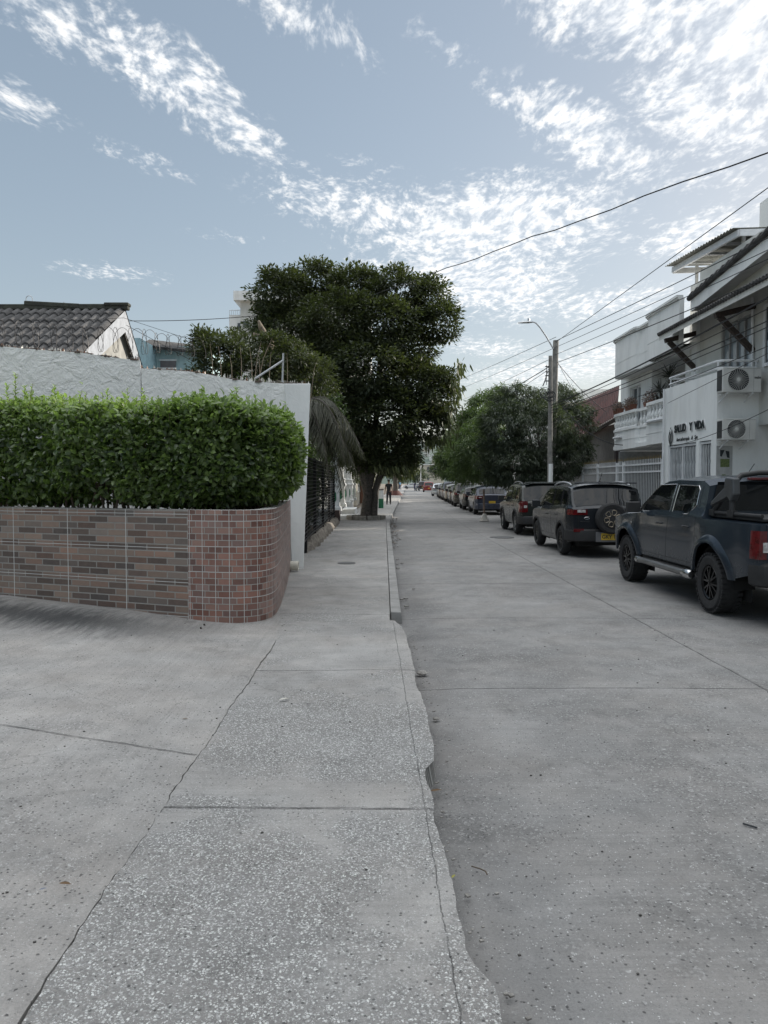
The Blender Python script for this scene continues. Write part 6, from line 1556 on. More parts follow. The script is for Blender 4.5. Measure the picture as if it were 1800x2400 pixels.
    # glass
    for sx in (-1, 1):
        for wpoly in c.windows: 
            g = patch(wpoly, 'side_window', m_tint, sx, off=.004)
            if fine and sx < 0:
                sline(wpoly + wpoly[:1], .007, 'window_seal', c.seal, sx, off=.004, parent=g)
        if fine:
            for ln in c.seams: sline(ln, .0035, 'door_seam', m_under, sx, off=-.0012)
            for (hy, hz) in c.handles:
                mb = MB(); x = c.side(hy, hz) + .022
                mb.tube([(sx * (x - .03), hy - .09, hz), (sx * x, hy - .06, hz + .004), (sx * (x + .006), hy, hz + .006), (sx * x, hy + .06, hz + .004), (sx * (x - .03), hy + .09, hz)], .014, 6); mb.build('door_handle', c.handle_mat, root, smooth=True)
    if c.rearglass: toppatch(*c.rearglass, name='rear_window', mat=m_tint, ny=6)
    toppatch(c.wind[0], c.wind[1], .86, 'windscreen', m_tint)
    for sx in (-1, 1):
        if c.flare_mat is not None:
            for yc in (c.yr, c.yf):
                mb = MB(); A = np.linspace(-.12, math.pi + .12, 26)
                def ff(a, b, yc=yc):
                    an = -.12 + (math.pi + .24) * a; rr = [c.ar - .012, c.ar - .002, c.ar + c.fl * .45, c.ar + c.fl][int(round(b * 3))]; of = [-.03, .0, .010, -.004][int(round(b * 3))] + c.flout * [1, 1, .8, 0][int(round(b * 3))]
                    y, z = yc + rr * math.cos(an), c.R + rr * math.sin(an); z = max(z, c.sill - .02); return (sx * (c.side(min(max(y, -c.L / 2 + .01), c.L / 2), z) + of), y, z)
                mb.grid(ff, 26, 3); mb.build('wheel_arch', c.flare_mat, root, smooth=True, auto=60)
        # mirror
        my, mz = c.mirror; x = c.side(my, mz) + .02
        mb = MB(); mb.obox((sx * (x + .13), my, mz + .05), (.105, 0, 0), (0, .055, 0), (0, 0, .085)); mb.bar((sx * (x - .05), my + .02, mz - .01), (sx * (x + .08), my, mz + .0), .05, .03); mb.build('mirror', c.mirror_mat or paintm, root, bevel=.035, smooth=True)
    # wheels
    for sx in (-1, 1):
        for yc in (c.yr, c.yf):
            cx = sx * (c.W / 2 - c.tw / 2 - .012 + c.wo); R_ = c.R; rr = R_ * c.rimf
            mb = MB(); mb.lathe([(rr * .9, -.02), (rr * .9, .02), (rr * .4, .03)], (cx + sx * .03, yc, R_), 16, 'x'); wh = mb.build('wheel', m_under, root, smooth=True)
            mb = MB(); w2 = c.tw / 2
            mb.lathe([(rr, -w2 + .01), (rr + .02, -w2), (R_ - .05, -w2 - .006), (R_ - .015, -w2 + .02), (R_, -w2 + .05), (R_ + .0, 0), (R_, w2 - .05), (R_ - .015, w2 - .02), (R_ - .05, w2 + .006), (rr + .02, w2), (rr, w2 - .01)], (cx, yc, R_), 40 if fine else 20, 'x', cap=False)
            if c.knob:
                for k in range(36):
                    a = 2 * math.pi * k / 36
                    for s2 in (-1, 1): 
                        a2 = a + (.09 if s2 > 0 else 0); mb.obox((cx + s2 * (w2 - .035), yc + (R_ - .004) * math.cos(a2), R_ + (R_ - .004) * math.sin(a2)), (.034, 0, 0), (0, -math.sin(a2) * .022, math.cos(a2) * .022), (0, math.cos(a2) * .012, math.sin(a2) * .012))
            mb.build('tyre', m_tyre, wh, smooth=True)
            mb = MB(); f_ = cx + sx * (w2 - .03)
            mb.lathe([(rr, 0), (rr - .012, sx * .018), (rr - .03, sx * .005), (rr - .035, -sx * .09)], (f_, yc, R_), 32, 'x', cap=False)
            mb.lathe([(.055, sx * .012), (.03, sx * .025), (.001, sx * .028)], (f_, yc, R_), 12, 'x')
            for k in range(c.spokes):
                a = 2 * math.pi * k / c.spokes + .3; sp_w = .6 * rr / c.spokes + .012
                for da in ((-.16, .16) if c.split else (0,)):
                    r0, r1 = .04, rr - .015; d0 = Vector((0, math.cos(a), math.sin(a))); d1 = Vector((0, math.cos(a + da * 1.4), math.sin(a + da * 1.4)))
                    mb.bar(Vector((f_ + sx * .004, yc, R_)) + d0 * r0, Vector((f_ - sx * .006, yc, R_)) + d1 * r1, sp_w * (.6 if c.split else 1), .028, up=(1, 0, 0))
            mb.build('rim', c.rim_mat, wh, smooth=True)
    # rear lamps (wrap round the corner)
    def wrap(z0, z1, y1, xin, name, mat, off=.008, sx=-1, zf=None, parent=None, taper=0):
        path = []; h = c.L / 2
        for k in range(8): path.append((0, y1 + (-h - y1) * k / 7))
        mb = MB(); rows = 5; pts = []
        for r_ in range(rows + 1):
            z = z0 + (z1 - z0) * r_ / rows; row = []
            for (_, y) in path: row.append((sx * (c.side(max(y, -h), z) + off), y - (off if y < -h + .01 else 0), z))
            xs = c.side(-h, z)
            for k in range(1, 5): row.append((sx * (xs + (xin - xs) * k / 4), -h - off, z))
            pts.append(row)
        m_ = len(pts[0])
        for row in pts: mb.v += row
        for r_ in range(rows):
            for i in range(m_ - 1): mb.f.append([r_ * m_ + i, r_ * m_ + i + 1, (r_ + 1) * m_ + i + 1, (r_ + 1) * m_ + i]); mb.mi.append(0); mb.uv.append(None)
        return mb.build(name, mat, parent or root, smooth=True)
    c.wrap = wrap
    for sx in (-1, 1):
        tl_ = wrap(c.lamp[0], c.lamp[1], -c.L / 2 + c.lamp[2], c.side(-c.L / 2, c.lamp[0]) - c.lamp[3], 'tail_light', m_red, .012, sx)
        zc = (c.lamp[0] + c.lamp[1]) / 2; xx = c.side(-c.L / 2, zc)
        mb = MB(); lw = c.lamp[3]; mb.box(sx * (xx - lw * .85) if sx > 0 else -(xx - lw * .25), sx * (xx - lw * .25) if sx > 0 else -(xx - lw * .85), -c.L / 2 - .022, -c.L / 2 - .011, c.lamp[0] + (c.lamp[1] - c.lamp[0]) * c.lensr[0], c.lamp[0] + (c.lamp[1] - c.lamp[0]) * c.lensr[1]); mb.build('lens', m_lens, tl_)
    # rear bumper
    h = c.L / 2; bz0, bz1 = c.bump
    mb = MB(); P_ = []
    y0b = -h + c.bump_len if c.bump_len else c.yr - c.ar - .02
    for k in range(9): y = y0b + (-h - y0b) * (k / 8); P_.append((c.side(y, .55) + .012, y))
    xs = P_[-1][0]; P_ += [(xs - .03, -h - .05), (xs - .14, -h - .085), (0, -h - .10)]
    fullp = [(-x, y) for x, y in P_] + [(x, y) for x, y in P_[-2::-1]]
    prof = [(-.05, bz0), (.0, bz0 + .03), (.012, (bz0 + bz1) / 2), (0, bz1 - .03), (-.04, bz1)]
    m_ = len(fullp)
    for (o_, z) in prof:
        for (x, y) in fullp: 
            f_ = 1 + o_ / (c.W / 2); yy = y - o_ if y < -h + .01 else y; mb.v.append((x * f_, yy, z))
    for r_ in range(len(prof) - 1):
        for i in range(m_ - 1): mb.f.append([r_ * m_ + i, r_ * m_ + i + 1, (r_ + 1) * m_ + i + 1, (r_ + 1) * m_ + i]); mb.mi.append(0); mb.uv.append(None)
    mb.f.append([(len(prof) - 1) * m_ + i for i in range(m_)]); mb.mi.append(0); mb.uv.append(None)
    mb.build('rear_bumper', c.bumper_mat or paintm, root, smooth=True)
    if c.plate:
        px_, pz_, ptext = c.plate
        mb = MB(); mb.box(px_ - .165, px_ + .165, -h + c.plate_off - .012, -h + c.plate_off, pz_ - .075, pz_ + .075); pl_ = mb.build('licence_plate', m_plate, root)
        if ptext: text(ptext, .115, basis((px_ - .15, -h + c.plate_off - .014, pz_ - .04), (1, 0, 0), (0, 0, 1), (0, -1, 0)), m_signblk, 'lettering', pl_, .001, sx=.95, offset=.002)
    if c.rails:
        for sx in (-1, 1):
            y0, y1 = c.rails; pts = []
            for k in range(9):
                y = y0 + (y1 - y0) * k / 8; (x, z), xe, ze = c.roof(y, sx * .90); pts.append((x, y, z + .015 + .055 * math.sin(math.pi * k / 8) ** .35))
            mb = MB(); mb.tube(pts, .018, 8); mb.build('roof_rail', c.rail_mat, root, smooth=True)
    if extras: extras(root, c)
    place(root, loc, rz); return root

BASE = dict(cat='car', tl=.55, tr=.10, zm=.75, flares=(), should=True, th=.20, dz=.08, rp=2.6, rear_up=.1, seal=m_under, handle_mat=None, flare_mat=None, fl=.05, flout=0.0,
            mirror_mat=None, tw=.215, wo=0.0, rimf=.66, knob=False, spokes=5, split=True, rim_mat=m_alloy, lensr=(.35, .6), bumper_mat=None, plate_off=0.0, rails=None, bump_len=None, rail_mat=m_plast, seams=(), handles=(), plate=None)
def C(**k): d = dict(BASE); d.update(k); d['handle_mat'] = d['handle_mat'] or m_plast; return Car(**d)

# ---- 1 pickup
m_p1 = paint('slate_grey_paint', (.016, .024, .034))
yr_, yf_ = -1.50, 1.65
PK = C(cat='pickup truck', L=5.2, W=1.86, H=1.75, yr=yr_, yf=yf_, R=.375, ar=.515, sill=.50, zm=.85, tl=.4, tr=.06, th=.19, dz=.07, rear_up=.12,
       belt=[(-2.6, 1.20), (-1.10, 1.21), (-.75, 1.24), (-.45, 1.17), (1.1, 1.16), (1.7, 1.12), (2.6, .98)],
       top=[(-2.6, 1.22), (-1.20, 1.22), (-1.19, 1.28), (-1.145, 1.67), (-.95, 1.735), (-.1, 1.75), (.28, 1.73), (.56, 1.67), (1.40, 1.22), (1.7, 1.20), (2.35, 1.10), (2.6, .85)],
       flares=((yr_, .045), (yf_, .045)), windows=[[(-.90, 1.34), (-.72, 1.215), (-.12, 1.195), (-.16, 1.61), (-.84, 1.60), (-.90, 1.55)], [(-.03, 1.195), (1.25, 1.195), (.70, 1.53), (.52, 1.61), (-.07, 1.62)]],
       seams=[[(-.98, 1.60), (-.98, 1.25), (-1.0, 1.0), (-1.05, .75)], [(-.10, 1.64), (-.06, 1.15), (.02, .56)], [(1.22, 1.14), (1.30, .9), (1.22, .58)], [(-1.0, .56), (1.2, .56)]], handles=((-.70, 1.04), (.26, 1.04)),
       rearglass=None, wind=(.60, 1.37), flare_mat=m_p1, fl=.10, flout=.040, mirror=(1.12, 1.20), mirror_mat=m_plast, tw=.265, wo=.035, rimf=.60, knob=True, spokes=6, rim_mat=m_blackrim,
       lamp=(.78, 1.10, .13, .12), lensr=(.25, .6), bump=(.46, .74), bump_len=.16, bumper_mat=m_plast, plate=(0, .62, ''), plate_off=-.10, seal=m_chrome)
m_stepm = M('dull_step_metal', (.20, .20, .20), .35, metal=.6)
def pk_extra(root, c):
    for sx in (-1, 1):                              # side steps
        x = c.W / 2 + .05
        mb = MB(); mb.tube([(sx * x, -.98, .42), (sx * x, 1.02, .42)], .045, 10); mb.box(min(sx * (x - .16), sx * x), max(sx * (x - .16), sx * x), -.9, .95, .40, .455); s_ = mb.build('side_step', m_stepm, root, smooth=True)
        mb = MB(); mb.lathe([(.045, -.13), (.062, -.11), (.066, 0), (.055, .1)], (sx * x, -.92, .42), 12, 'y'); mb.lathe([(.055, -.08), (.062, 0), (.045, .05)], (sx * x, .98, .42), 12, 'y'); mb.build('end_cap', m_chrome, s_, smooth=True)
        mb = MB(); mb.box(min(sx * (x - .13), sx * (x - .02)), max(sx * (x - .13), sx * (x - .02)), -.85, .9, .457, .463); mb.build('tread', m_plast, s_)
    # tonneau cover and rails
    mb = MB(); mb.box(-.80, .80, -2.54, -1.15, 1.20, 1.235); mb.build('bed_cover', m_plast, root, bevel=.01)
    for sx in (-1, 1):
        mb = MB(); mb.tube([(sx * .80, -2.5, 1.26), (sx * .80, -1.16, 1.26)], .024, 8); mb.box(min(sx * .83, sx * .77), max(sx * .83, sx * .77), -1.86, -1.7, 1.22, 1.30); mb.box(min(sx * .83, sx * .77), max(sx * .83, sx * .77), -1.34, -1.20, 1.22, 1.30); mb.build('bed_rail', m_plast, root, smooth=True)
    # roll bar
    rb = MB(); rb.tube([(-.80, -1.78, 1.26), (-.79, -1.76, 1.48), (-.76, -1.73, 1.64), (-.66, -1.71, 1.735), (-.45, -1.71, 1.765), (.45, -1.71, 1.765), (.66, -1.71, 1.735), (.76, -1.73, 1.64), (.79, -1.76, 1.48), (.80, -1.78, 1.26)], .034, 10)
    for sx in (-1, 1): rb.tube([(sx * .79, -1.28, 1.28), (sx * .77, -1.56, 1.54), (sx * .77, -1.71, 1.66)], .035, 8)
    r_ = rb.build('roll_bar', m_plast, root, smooth=True)
    for sx in (-1, 1):
        mb = MB(); xx = sx * .845
        mb.prism([(xx, -1.66, 1.71), (xx, -1.86, 1.70), (xx, -1.88, 1.50), (xx, -1.80, 1.41), (xx, -1.72, 1.47), (xx, -1.26, 1.34), (xx, -1.28, 1.40), (xx, -1.63, 1.58)], (-sx * .10, 0, 0)); mb.build('bar_cover', m_p1 if False else M('gunmetal_plastic', (.07, .075, .08), .35, metal=.3) if 'gunmetal_plastic' not in bpy.data.materials else bpy.data.materials['gunmetal_plastic'], r_, bevel=.02)
    mb = MB(); mb.box(-.30, .30, -1.19, -1.12, 1.675, 1.71); mb.build('stop_lamp', m_red, root, bevel=.01)
    # rear cab window
    mb = MB(); mb.add([(-.80, -1.205, 1.285), (.80, -1.205, 1.285), (.70, -1.165, 1.655), (-.70, -1.165, 1.655)], [(0, 1, 2, 3)]); mb.build('rear_window', m_tint, root)
    mb = MB(); mb.tube([(0, -.5, 1.74), (.0, -.72, 1.90)], .005, 5); mb.lathe([(.025, 0), (.012, .03)], (0, -.5, 1.74), 10); mb.build('antenna', m_plast, root)
    mb = MB(); mb.lathe([(.022, 0), (.02, .008), (.002, .012)], (-c.side(1.42, .98) - .0, 1.42, .98), 12, 'x'); mb.build('side_repeater', m_lens, root)
    for (y0, y1, z0, z1) in ((-1.36, -1.18, 1.00, 1.08),):
        c.sline([(y0, z0), (y1, z0), (y1, z1), (y0, z1), (y0, z0)], .004, 'fuel_flap', m_under, -1, off=-.001)
    mb = MB(); mb.box(-.8, .8, -2.615, -2.602, .78, 1.17); mb.build('tailgate', m_p1, root, bevel=.01)
    # sill plastic
    for sx in (-1, 1):
        mb = MB(); mb.box(min(sx * .80, sx * .87), max(sx * .80, sx * .87), -.95, 1.1, .44, .53); mb.build('sill_trim', m_plast, root, bevel=.01)
    # front details
    mb = MB(); mb.box(-.7, .7, 2.6, 2.64, .5, .95); mb.build('grille', m_plast, root)
    for sx in (-1, 1): mb = MB(); mb.box(min(sx * .6, sx * .82), max(sx * .6, sx * .82), 2.52, 2.61, .88, 1.02); mb.build('headlight', m_lens, root, bevel=.02)
build_car('pickup_truck', 'slate grey double cab pickup with black roll bar, nearest in the parked row', PK, (5.06, 10.95, 0), R(0.5), m_p1, extras=pk_extra)

# ---- 2 compact suv with rear spare wheel
m_p2 = paint('dark_graphite_paint', (.015, .018, .022))
SU = C(cat='suv', L=4.05, W=1.77, H=1.66, yr=-1.28, yf=1.24, R=.335, ar=.40, sill=.29, zm=.80, tl=.5, tr=.14, th=.17, dz=.09,
       belt=[(-2.02, 1.07), (-1.6, 1.09), (-.5, 1.02), (1.0, .98), (1.5, .95), (2.02, .80)],
       top=[(-2.02, 1.08), (-1.97, 1.14), (-1.74, 1.55), (-1.68, 1.60), (-1.45, 1.63), (-.6, 1.655), (.2, 1.62), (.45, 1.57), (1.22, 1.05), (1.5, 1.00), (1.9, .86), (2.02, .72)],
       windows=[[(-1.72, 1.12), (-1.22, 1.12), (-1.22, 1.47), (-1.52, 1.46), (-1.66, 1.36)], [(-1.12, 1.10), (-.42, 1.06), (-.42, 1.50), (-1.12, 1.48)], [(-.36, 1.055), (.92, 1.01), (.40, 1.40), (.18, 1.49), (-.36, 1.50)]],
       seams=[[(-.39, 1.05), (-.40, .40)], [(-1.17, 1.45), (-1.17, 1.05), (-1.0, .78), (-.90, .42)], [(.88, .98), (.92, .42)], [(-.9, .42), (.92, .42)]], handles=((-.88, .90), (.02, .88)),
       rearglass=(-1.965, -1.765, .93), wind=(.5, 1.18), flare_mat=m_plast, fl=.055, flout=.012, mirror=(.80, 1.06), tw=.20, rimf=.64, spokes=7, split=True, rim_mat=m_blackrim,
       lamp=(.93, 1.05, .20, .30), lensr=(.45, .95), bump=(.34, .62), bumper_mat=m_plast, plate=(-.02, .46, 'GKY 1'), plate_off=-.115, rails=(-1.45, .15), rail_mat=m_galv, rear_up=.06)
def su_extra(root, c):
    h = c.L / 2; cx, cz = .03, .86; yy = -h - .13
    mb = MB(); mb.lathe([(.22, -.09), (.30, -.10), (.335, -.07), (.345, 0), (.335, .07), (.30, .10), (.22, .09)], (cx, yy, cz), 40, 'y', cap=False); sw = mb.build('spare_wheel', m_tyre, root, smooth=True)
    mb = MB(); mb.lathe([(.225, -.075), (.2, -.088), (.001, -.092)], (cx, yy, cz), 32, 'y', cap=False); mb.build('wheel_cover', m_plast, sw, smooth=True)
    mb = MB()
    for k in range(6):
        a = 2 * math.pi * k / 6 + .26; c0 = Vector((cx + .125 * math.cos(a), yy - .094, cz + .125 * math.sin(a))); e1 = Vector((math.cos(a), 0, math.sin(a))); e2 = Vector((-math.sin(a), 0, math.cos(a)))
        ring = [c0 + e1 * u + e2 * v for u, v in ((-.052, -.018), (-.03, -.04), (.035, -.052), (.056, -.03), (.056, .03), (.035, .052), (-.03, .04), (-.052, .018), (-.052, -.018), (-.03, -.04))]
        mb.tube(ring, .008, 6, cap=False)
    mb.build('bronze_trim', m_bronze, sw, smooth=True)
    mb = MB(); mb.box(-.30, .30, -h - .118, -h - .095, .34, .56); mb.build('skid_plate', M('mid_grey_plastic', (.13, .13, .135), .5), root, bevel=.02)
    for sx in (-1, 1):
        mb = MB(); mb.box(min(sx * .55, sx * .78), max(sx * .55, sx * .78), -h - .085, -h - .07, .56, .63); mb.build('reflector', m_red, root, bevel=.006)
    mb = MB(); pts = [(-.47 + .06 * math.cos(a), -h - .012, .86 + .024 * math.sin(a)) for a in np.linspace(0, 2 * math.pi, 17)]; mb.tube(pts, .004, 5, cap=False); mb.build('oval_badge', m_chrome, root)
    text('ECOSPORT', .042, basis((-.62, -h - .012, .775), (1, 0, 0), (0, 0, 1), (0, -1, 0)), m_chrome, 'lettering', root, .002, sx=1.0)
    mb = MB(); mb.box(-.70, .70, -1.83, -1.58, 1.615, 1.645); mb.build('spoiler', m_p2, root, bevel=.012)
    mb = MB(); mb.tube([(0, -1.35, 1.66), (0, -1.55, 1.86)], .006, 5); mb.lathe([(.03, 0), (.012, .04)], (0, -1.35, 1.65), 10); mb.build('antenna', m_plast, root)
    c.sline([(-1.60, 1.56), (-1.77, 1.1), (-1.80, .62)], .0035, 'tailgate_seam', m_under)
    mb = MB(); mb.tube([(-.655, -h - .004, .64), (-.66, -h - .004, 1.06)], .004, 5); mb.tube([(-.66, -h - .004, .64), (.66, -h - .004, .64)], .004, 5); mb.build('tailgate_seam', m_under, root)
    mb = MB()
    for k in range(7): mb.tube([(-.45 + .15 * k, -1.3, 1.655), (-.45 + .15 * k, .1, 1.650)], .006, 4)
    mb.build('roof_rib', m_p2, root)
build_car('compact_suv', 'dark graphite compact SUV with a spare wheel on its tailgate, behind the pickup', SU, (4.90, 18.40, 0), R(.6), m_p2, extras=su_extra)

# ---- 3 older suv with split glass tailgate
m_p3 = paint('dark_green_grey_paint', (.018, .022, .020))
TU = C(cat='suv', L=4.33, W=1.80, H=1.68, yr=-1.33, yf=1.30, R=.345, ar=.41, sill=.30, zm=.80, tl=.5, tr=.12, th=.17, dz=.09,
       belt=[(-2.16, 1.02), (-1.5, 1.05), (1.0, .98), (1.5, .95), (2.16, .82)],
       top=[(-2.16, 1.03), (-2.10, 1.10), (-1.86, 1.56), (-1.78, 1.61), (-1.4, 1.65), (-.6, 1.67), (.2, 1.64), (.45, 1.58), (1.22, 1.05), (1.6, .99), (2.0, .88), (2.16, .74)],
       windows=[[(-1.84, 1.10), (-1.25, 1.10), (-1.25, 1.50), (-1.58, 1.48), (-1.72, 1.38)], [(-1.15, 1.08), (-.42, 1.06), (-.42, 1.51), (-1.15, 1.50)], [(-.34, 1.055), (.92, 1.01), (.40, 1.42), (.18, 1.50), (-.34, 1.51)]],
       seams=[[(-.38, 1.05), (-.40, .40)], [(-1.2, 1.45), (-1.2, 1.05), (-1.0, .78), (-.92, .42)], [(.88, .98), (.92, .42)]], handles=((-.90, .90), (.0, .88)),
       rearglass=(-2.10, -1.875, .92), wind=(.5, 1.18), flare_mat=m_plast, fl=.06, flout=.02, mirror=(.80, 1.06), mirror_mat=m_plast, tw=.21, rimf=.66, spokes=6, split=False, rim_mat=m_alloy,
       lamp=(.72, 1.06, .20, .16), lensr=(.4, .62), bump=(.34, .60), bumper_mat=m_plast, plate=(0, .80, ''), plate_off=-.015, rails=(-1.5, .2), rail_mat=m_alloy)
def tu_extra(root, c):
    h = c.L / 2
    mb = MB(); mb.box(-.35, .35, -h - .03, -h - .01, .90, .93); mb.build('chrome_strip', m_chrome, root)
    text('TUCSON', .06, basis((-.62, -h - .010, .985), (1, 0, 0), (0, 0, 1), (0, -1, 0)), m_chrome, 'lettering', root, .002)
    mb = MB(); mb.box(-.66, .66, -1.92, -1.70, 1.60, 1.63); mb.build('spoiler', m_p3, root, bevel=.012)
    mb = MB(); mb.tube([(-.3, -2.13, 1.1), (-.1, -1.99, 1.3)], .008, 5); mb.build('wiper', m_plast, root)
build_car('older_suv', 'dark green grey older SUV with tall red tail lights, third in the parked row', TU, (5.08, 25.2, 0), R(-.3), m_p3, extras=tu_extra)

# ---- generic hatch / sedan / suv bodies further on
def hatch(L=4.1, H=1.48, W=1.76, **k):
    h = L / 2
    d = dict(L=L, W=W, H=H, yr=-h + .78, yf=h - .82, R=.315, ar=.375, sill=.24, zm=.72, tl=.5, tr=.15, th=.20, dz=.09,
             belt=[(-h, .98), (-1.3, .98), (1.0, .90), (h - .3, .82), (h, .70)],
             top=[(-h, .99), (-h + .07, 1.04), (-h + .38, H - .13), (-h + .5, H - .06), (-.9, H - .01), (-.3, H), (.3, H - .05), (.5, H - .12), (1.25, .97), (h - .3, .82), (h, .62)],
             windows=[[(-h + .45, 1.03), (-.42, .98), (-.42, H - .16), (-h + .95, H - .18), (-h + .6, H - .30)], [(-.34, .975), (.95, .93), (.40, H - .25), (.15, H - .17), (-.34, H - .15)]],
             rearglass=(-h + .09, -h + .36, .84), wind=(.55, 1.2), mirror=(.80, .98), spokes=5, lamp=(.80, .96, .22, .26), bump=(.26, .58), plate=(0, .62, ''), plate_off=-.02, seams=[[(-.38, .97), (-.40, .34)], [(.9, .9), (.92, .36)]], handles=((-.9, .84), (.05, .82)))
    d.update(k); return C(**d)
def suvb(**k):
    d = dict(H=1.68, L=4.4); d.update(k); c = hatch(**d); c.R = .35; c.ar = .42; c.sill = .3; c.rails = (-1.5, .2); c.rail_mat = m_alloy; return c
m_p4 = paint('midnight_blue_paint', (.030, .036, .055)); m_p5 = paint('near_black_paint', (.022, .024, .026)); m_p6 = paint('brown_grey_paint', (.045, .042, .036)); m_silver = paint('silver_paint', (.42, .44, .46), metal=.7)
m_redp = paint('dark_red_paint_metallic', (.17, .020, .018)); m_whitep = paint('white_car_paint', (.60, .60, .60), metal=0.0); m_beige = paint('champagne_paint', (.12, .112, .095))
def cx_(y): return 4.92 + bend(y)
build_car('hatchback', 'midnight blue hatchback under the feathery tree beside the cone based post', hatch(L=4.3), (cx_(40) - .02 + .30, 39.95, 0), R(-1.5), m_p4)
build_car('sedan_car', 'black car with raised bonnet highlights, next beyond the midnight blue hatchback', hatch(L=4.2, H=1.46), (cx_(46) + .15, 45.9, 0), R(-1.8), m_p5, fine=False)
build_car('parked_suv', 'brownish grey SUV in the dark row, second beyond the midnight blue hatchback', suvb(), (cx_(52.2) + .0, 52.2, 0), R(-1.9), m_p6, fine=False)
build_car('parked_car', 'very dark car in the middle of the row, third beyond the midnight blue hatchback', hatch(L=4.2), (cx_(58.4) + .05, 58.4, 0), R(-1.9), m_p5, fine=False)
build_car('parked_car', 'champagne car in the middle of the row, fourth beyond the midnight blue hatchback', hatch(L=4.2), (cx_(64.4), 64.4, 0), R(-1.9), m_beige, fine=False)
build_car('parked_suv', 'tall dark SUV in the row, third before the silver hatchback', suvb(H=1.72), (cx_(70.5), 70.5, 0), R(-1.9), m_p4, fine=False)
build_car('parked_car', 'grey car in the row, second before the silver hatchback', hatch(L=4.1), (cx_(76.6), 76.6, 0), R(-1.9), m_p6, fine=False)
build_car('parked_car', 'dark car just before the silver hatchback', hatch(L=4.1, H=1.5), (cx_(82.6) + .1, 82.6, 0), R(-1.9), m_p5, fine=False)
build_car('silver_hatchback', 'silver hatchback with dark rear window standing out at the end of the dark row', hatch(L=4.0, H=1.55), (P(1029, 1150, 90.5).x, 90.5, 0), R(-1.9), m_silver, fine=False)
build_car('red_suv', 'dark red SUV far down the street beyond the silver hatchback', suvb(H=1.75, W=1.85), (P(1004, 1150, 126).x, 126, 0), R(-1.9), m_redp, fine=False)
build_car('far_suv', 'dark boxy SUV beyond the red SUV', suvb(H=1.85, W=1.85), (P(990, 1150, 152).x, 152, 0), R(-1.9), m_p5, fine=False)
build_car('crossing_sedan', 'pale sedan crossing the far end of the street side on', hatch(L=4.6, H=1.45), (P(967, 1140, 188).x, 188, 0), R(78), m_whitep, fine=False, group='cars at the far end of the street')
build_car('driveway_car', 'white car parked behind the white spiked fence', hatch(L=4.0, H=1.5), (10.6, 25.6, .13), R(0), m_whitep, fine=False, group='cars off the street')

# ------------------------------------------------------------------ litter
m_dryleaf = M('dry_leaf', (.16, .085, .035), .8, c2=(.06, .04, .02)); m_green_leaf = M('yellow_green_leaf', (.30, .29, .06), .7)
m_rock = M('pale_rubble', (.30, .29, .27), .9, c2=(.12, .11, .10), scale=30, bump=.01, bscale=60)
rr = random.Random(3)
def rock(p, s, label, mat=m_rock, name='rubble_stone', group='broken bits along the kerb'):
    mb = MB(); n = 7; vs = []
    for j, (zf, rf) in enumerate(((0, .8), (.45, 1.0), (.85, .6))):
        for k in range(n):
            a = 2 * math.pi * k / n; r_ = s * rf * rr.uniform(.75, 1.2); vs.append((p.x + r_ * math.cos(a) * 1.25, p.y + r_ * math.sin(a), p.z + s * zf * .8 * rr.uniform(.8, 1.1)))
    mb.add(vs, [(j * n + k, j * n + (k + 1) % n, (j + 1) * n + (k + 1) % n, (j + 1) * n + k) for j in range(2) for k in range(n)] + [tuple(range(2 * n, 3 * n))])
    o = mb.build(name, mat, loc=p); return tag(o, label, 'stone' if name == 'rubble_stone' else 'leaf', group)
rock(G(989, 1580, .0), .042, 'fist sized pale lump of rubble on the road beside the kerb joint')
rock(G(1022, 1686, .0), .022, 'small dark double lump of rubble just below the broken kerb edge')
def litter_leaf(p, s, label, mat, rot, name='fallen_leaf'):
    mb = MB(); c_, s_ = math.cos(rot), math.sin(rot); pts = [(-1, 0, .0), (-.4, .34, .12), (.3, .36, .15), (1, .05, .02), (.3, -.33, .18), (-.4, -.30, .10), (-.05, 0, .05)]
    mb.add([(p.x + (u * c_ - v * s_) * s, p.y + (u * s_ + v * c_) * s, p.z + .004 + w_ * s) for u, v, w_ in pts], [(0, 1, 6), (1, 2, 6), (2, 3, 6), (3, 4, 6), (4, 5, 6), (5, 0, 6)])
    return tag(mb.build(name, mat, loc=p), label, 'leaf', 'fallen leaves and bits')
litter_leaf(G(1022, 1855, .02), .035, 'rusty orange leaf lying against the broken kerb', m_dryleaf, .2)
litter_leaf(G(1063, 2056, .03), .016, 'tiny yellow green leaf on the kerb edge', m_green_leaf, 1.0)
litter_leaf(G(666, 1640, WZ + .01), .04, 'pale dry leaf lying on the pebbly pavement', M('pale_leaf', (.52, .50, .44), .8), .4)
litter_leaf(G(152, 2074, .17), .026, 'curled dark leaf on the driveway slab', m_dryleaf, -.2)
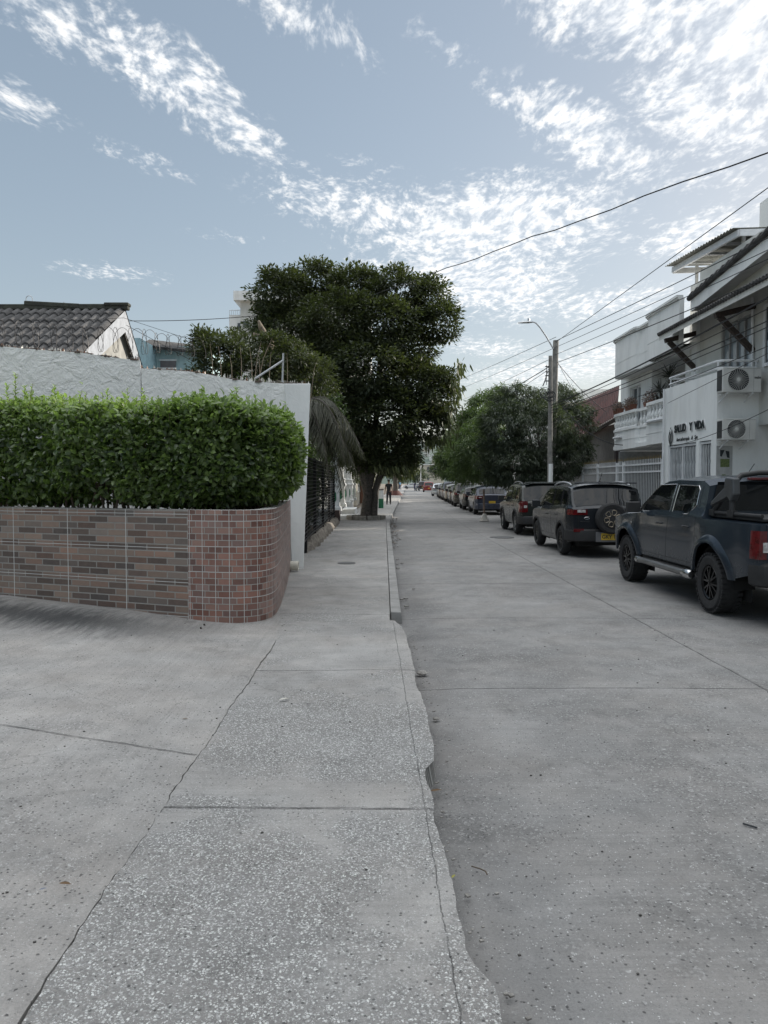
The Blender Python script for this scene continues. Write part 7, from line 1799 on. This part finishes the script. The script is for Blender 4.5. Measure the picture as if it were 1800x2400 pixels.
litter_leaf(G(101, 2086, .17), .014, 'small blue grey chip on the driveway next to the curled leaf', M('blue_chip', (.12, .14, .19), .6), .4)
litter_leaf(G(434, 1686, .13), .02, 'small dark seed on the driveway near the pavement crack', m_dryleaf, .1)
mb = MB(); mb.tube([G(1105, 2030, .006), G(1125, 2036, .012), G(1138, 2042, .01), G(1142, 2050, .006)], .003, 4); tag(mb.build('twig', m_twig, loc=G(1105, 2030)), 'thin curved twig lying on the road by the kerb', 'twig')
mb = MB(); mb.tube([G(1741, 1930, .01), G(1775, 1940, .008)], .005, 4); tag(mb.build('twig', m_acdark, loc=G(1741, 1930)), 'short dark stick lying on the road at the picture edge', 'twig')
gl = MB()
for k in range(200):
    y = rr.uniform(2.2, 8) if k < 90 else rr.uniform(2.5, 45) if k < 120 else rr.uniform(18, 34); x = (edge_x(y) if y < 8.7 else .22) + abs(rr.gauss(0, .07 if y < 9 else .10)) + .02; s = rr.uniform(.002, .008) if y < 9 else rr.uniform(.01, .03)
    gl.obox((x + bend(y), y, .004 + s * .3), (s, s * .4, 0), (-s * .3, s * .7, 0), (0, 0, s * .4))
tag(gl.build('gutter_debris', m_rock), 'grit and crumbs of concrete lying in the gutter', 'debris', kind='stuff')
gl = MB()
for k in range(260):
    y = rr.uniform(1.9, 8.4); x = rr.uniform(-6, 3.2); z = 0 if x > .4 else (WZ + .004 if x > -1.05 else base_z(x, y))
    if x < -1.2 and y > 7.4: continue
    if .0 < x < .45: continue
    s = rr.uniform(.002, .0055); gl.obox((x, y, z + s * .3), (s, s * .4, 0), (-s * .3, s * .7, 0), (0, 0, s * .5))
tag(gl.build('loose_grit', M('dark_grit', (.06, .055, .05), .9)), 'dark grit and specks scattered on the concrete', 'grit', kind='stuff')
gl = MB()
for k in range(14):
    q = G(1085 + 0, 1245, .13); 
lf = []
for k in range(16):
    y = rr.uniform(20, 40); litter = litter_leaf(Vector((.25 + bend(y) + rr.uniform(0, .25), y, .01)), rr.uniform(.05, .09), 'dry leaf lying in the gutter along the left kerb', m_dryleaf, rr.uniform(0, 3))
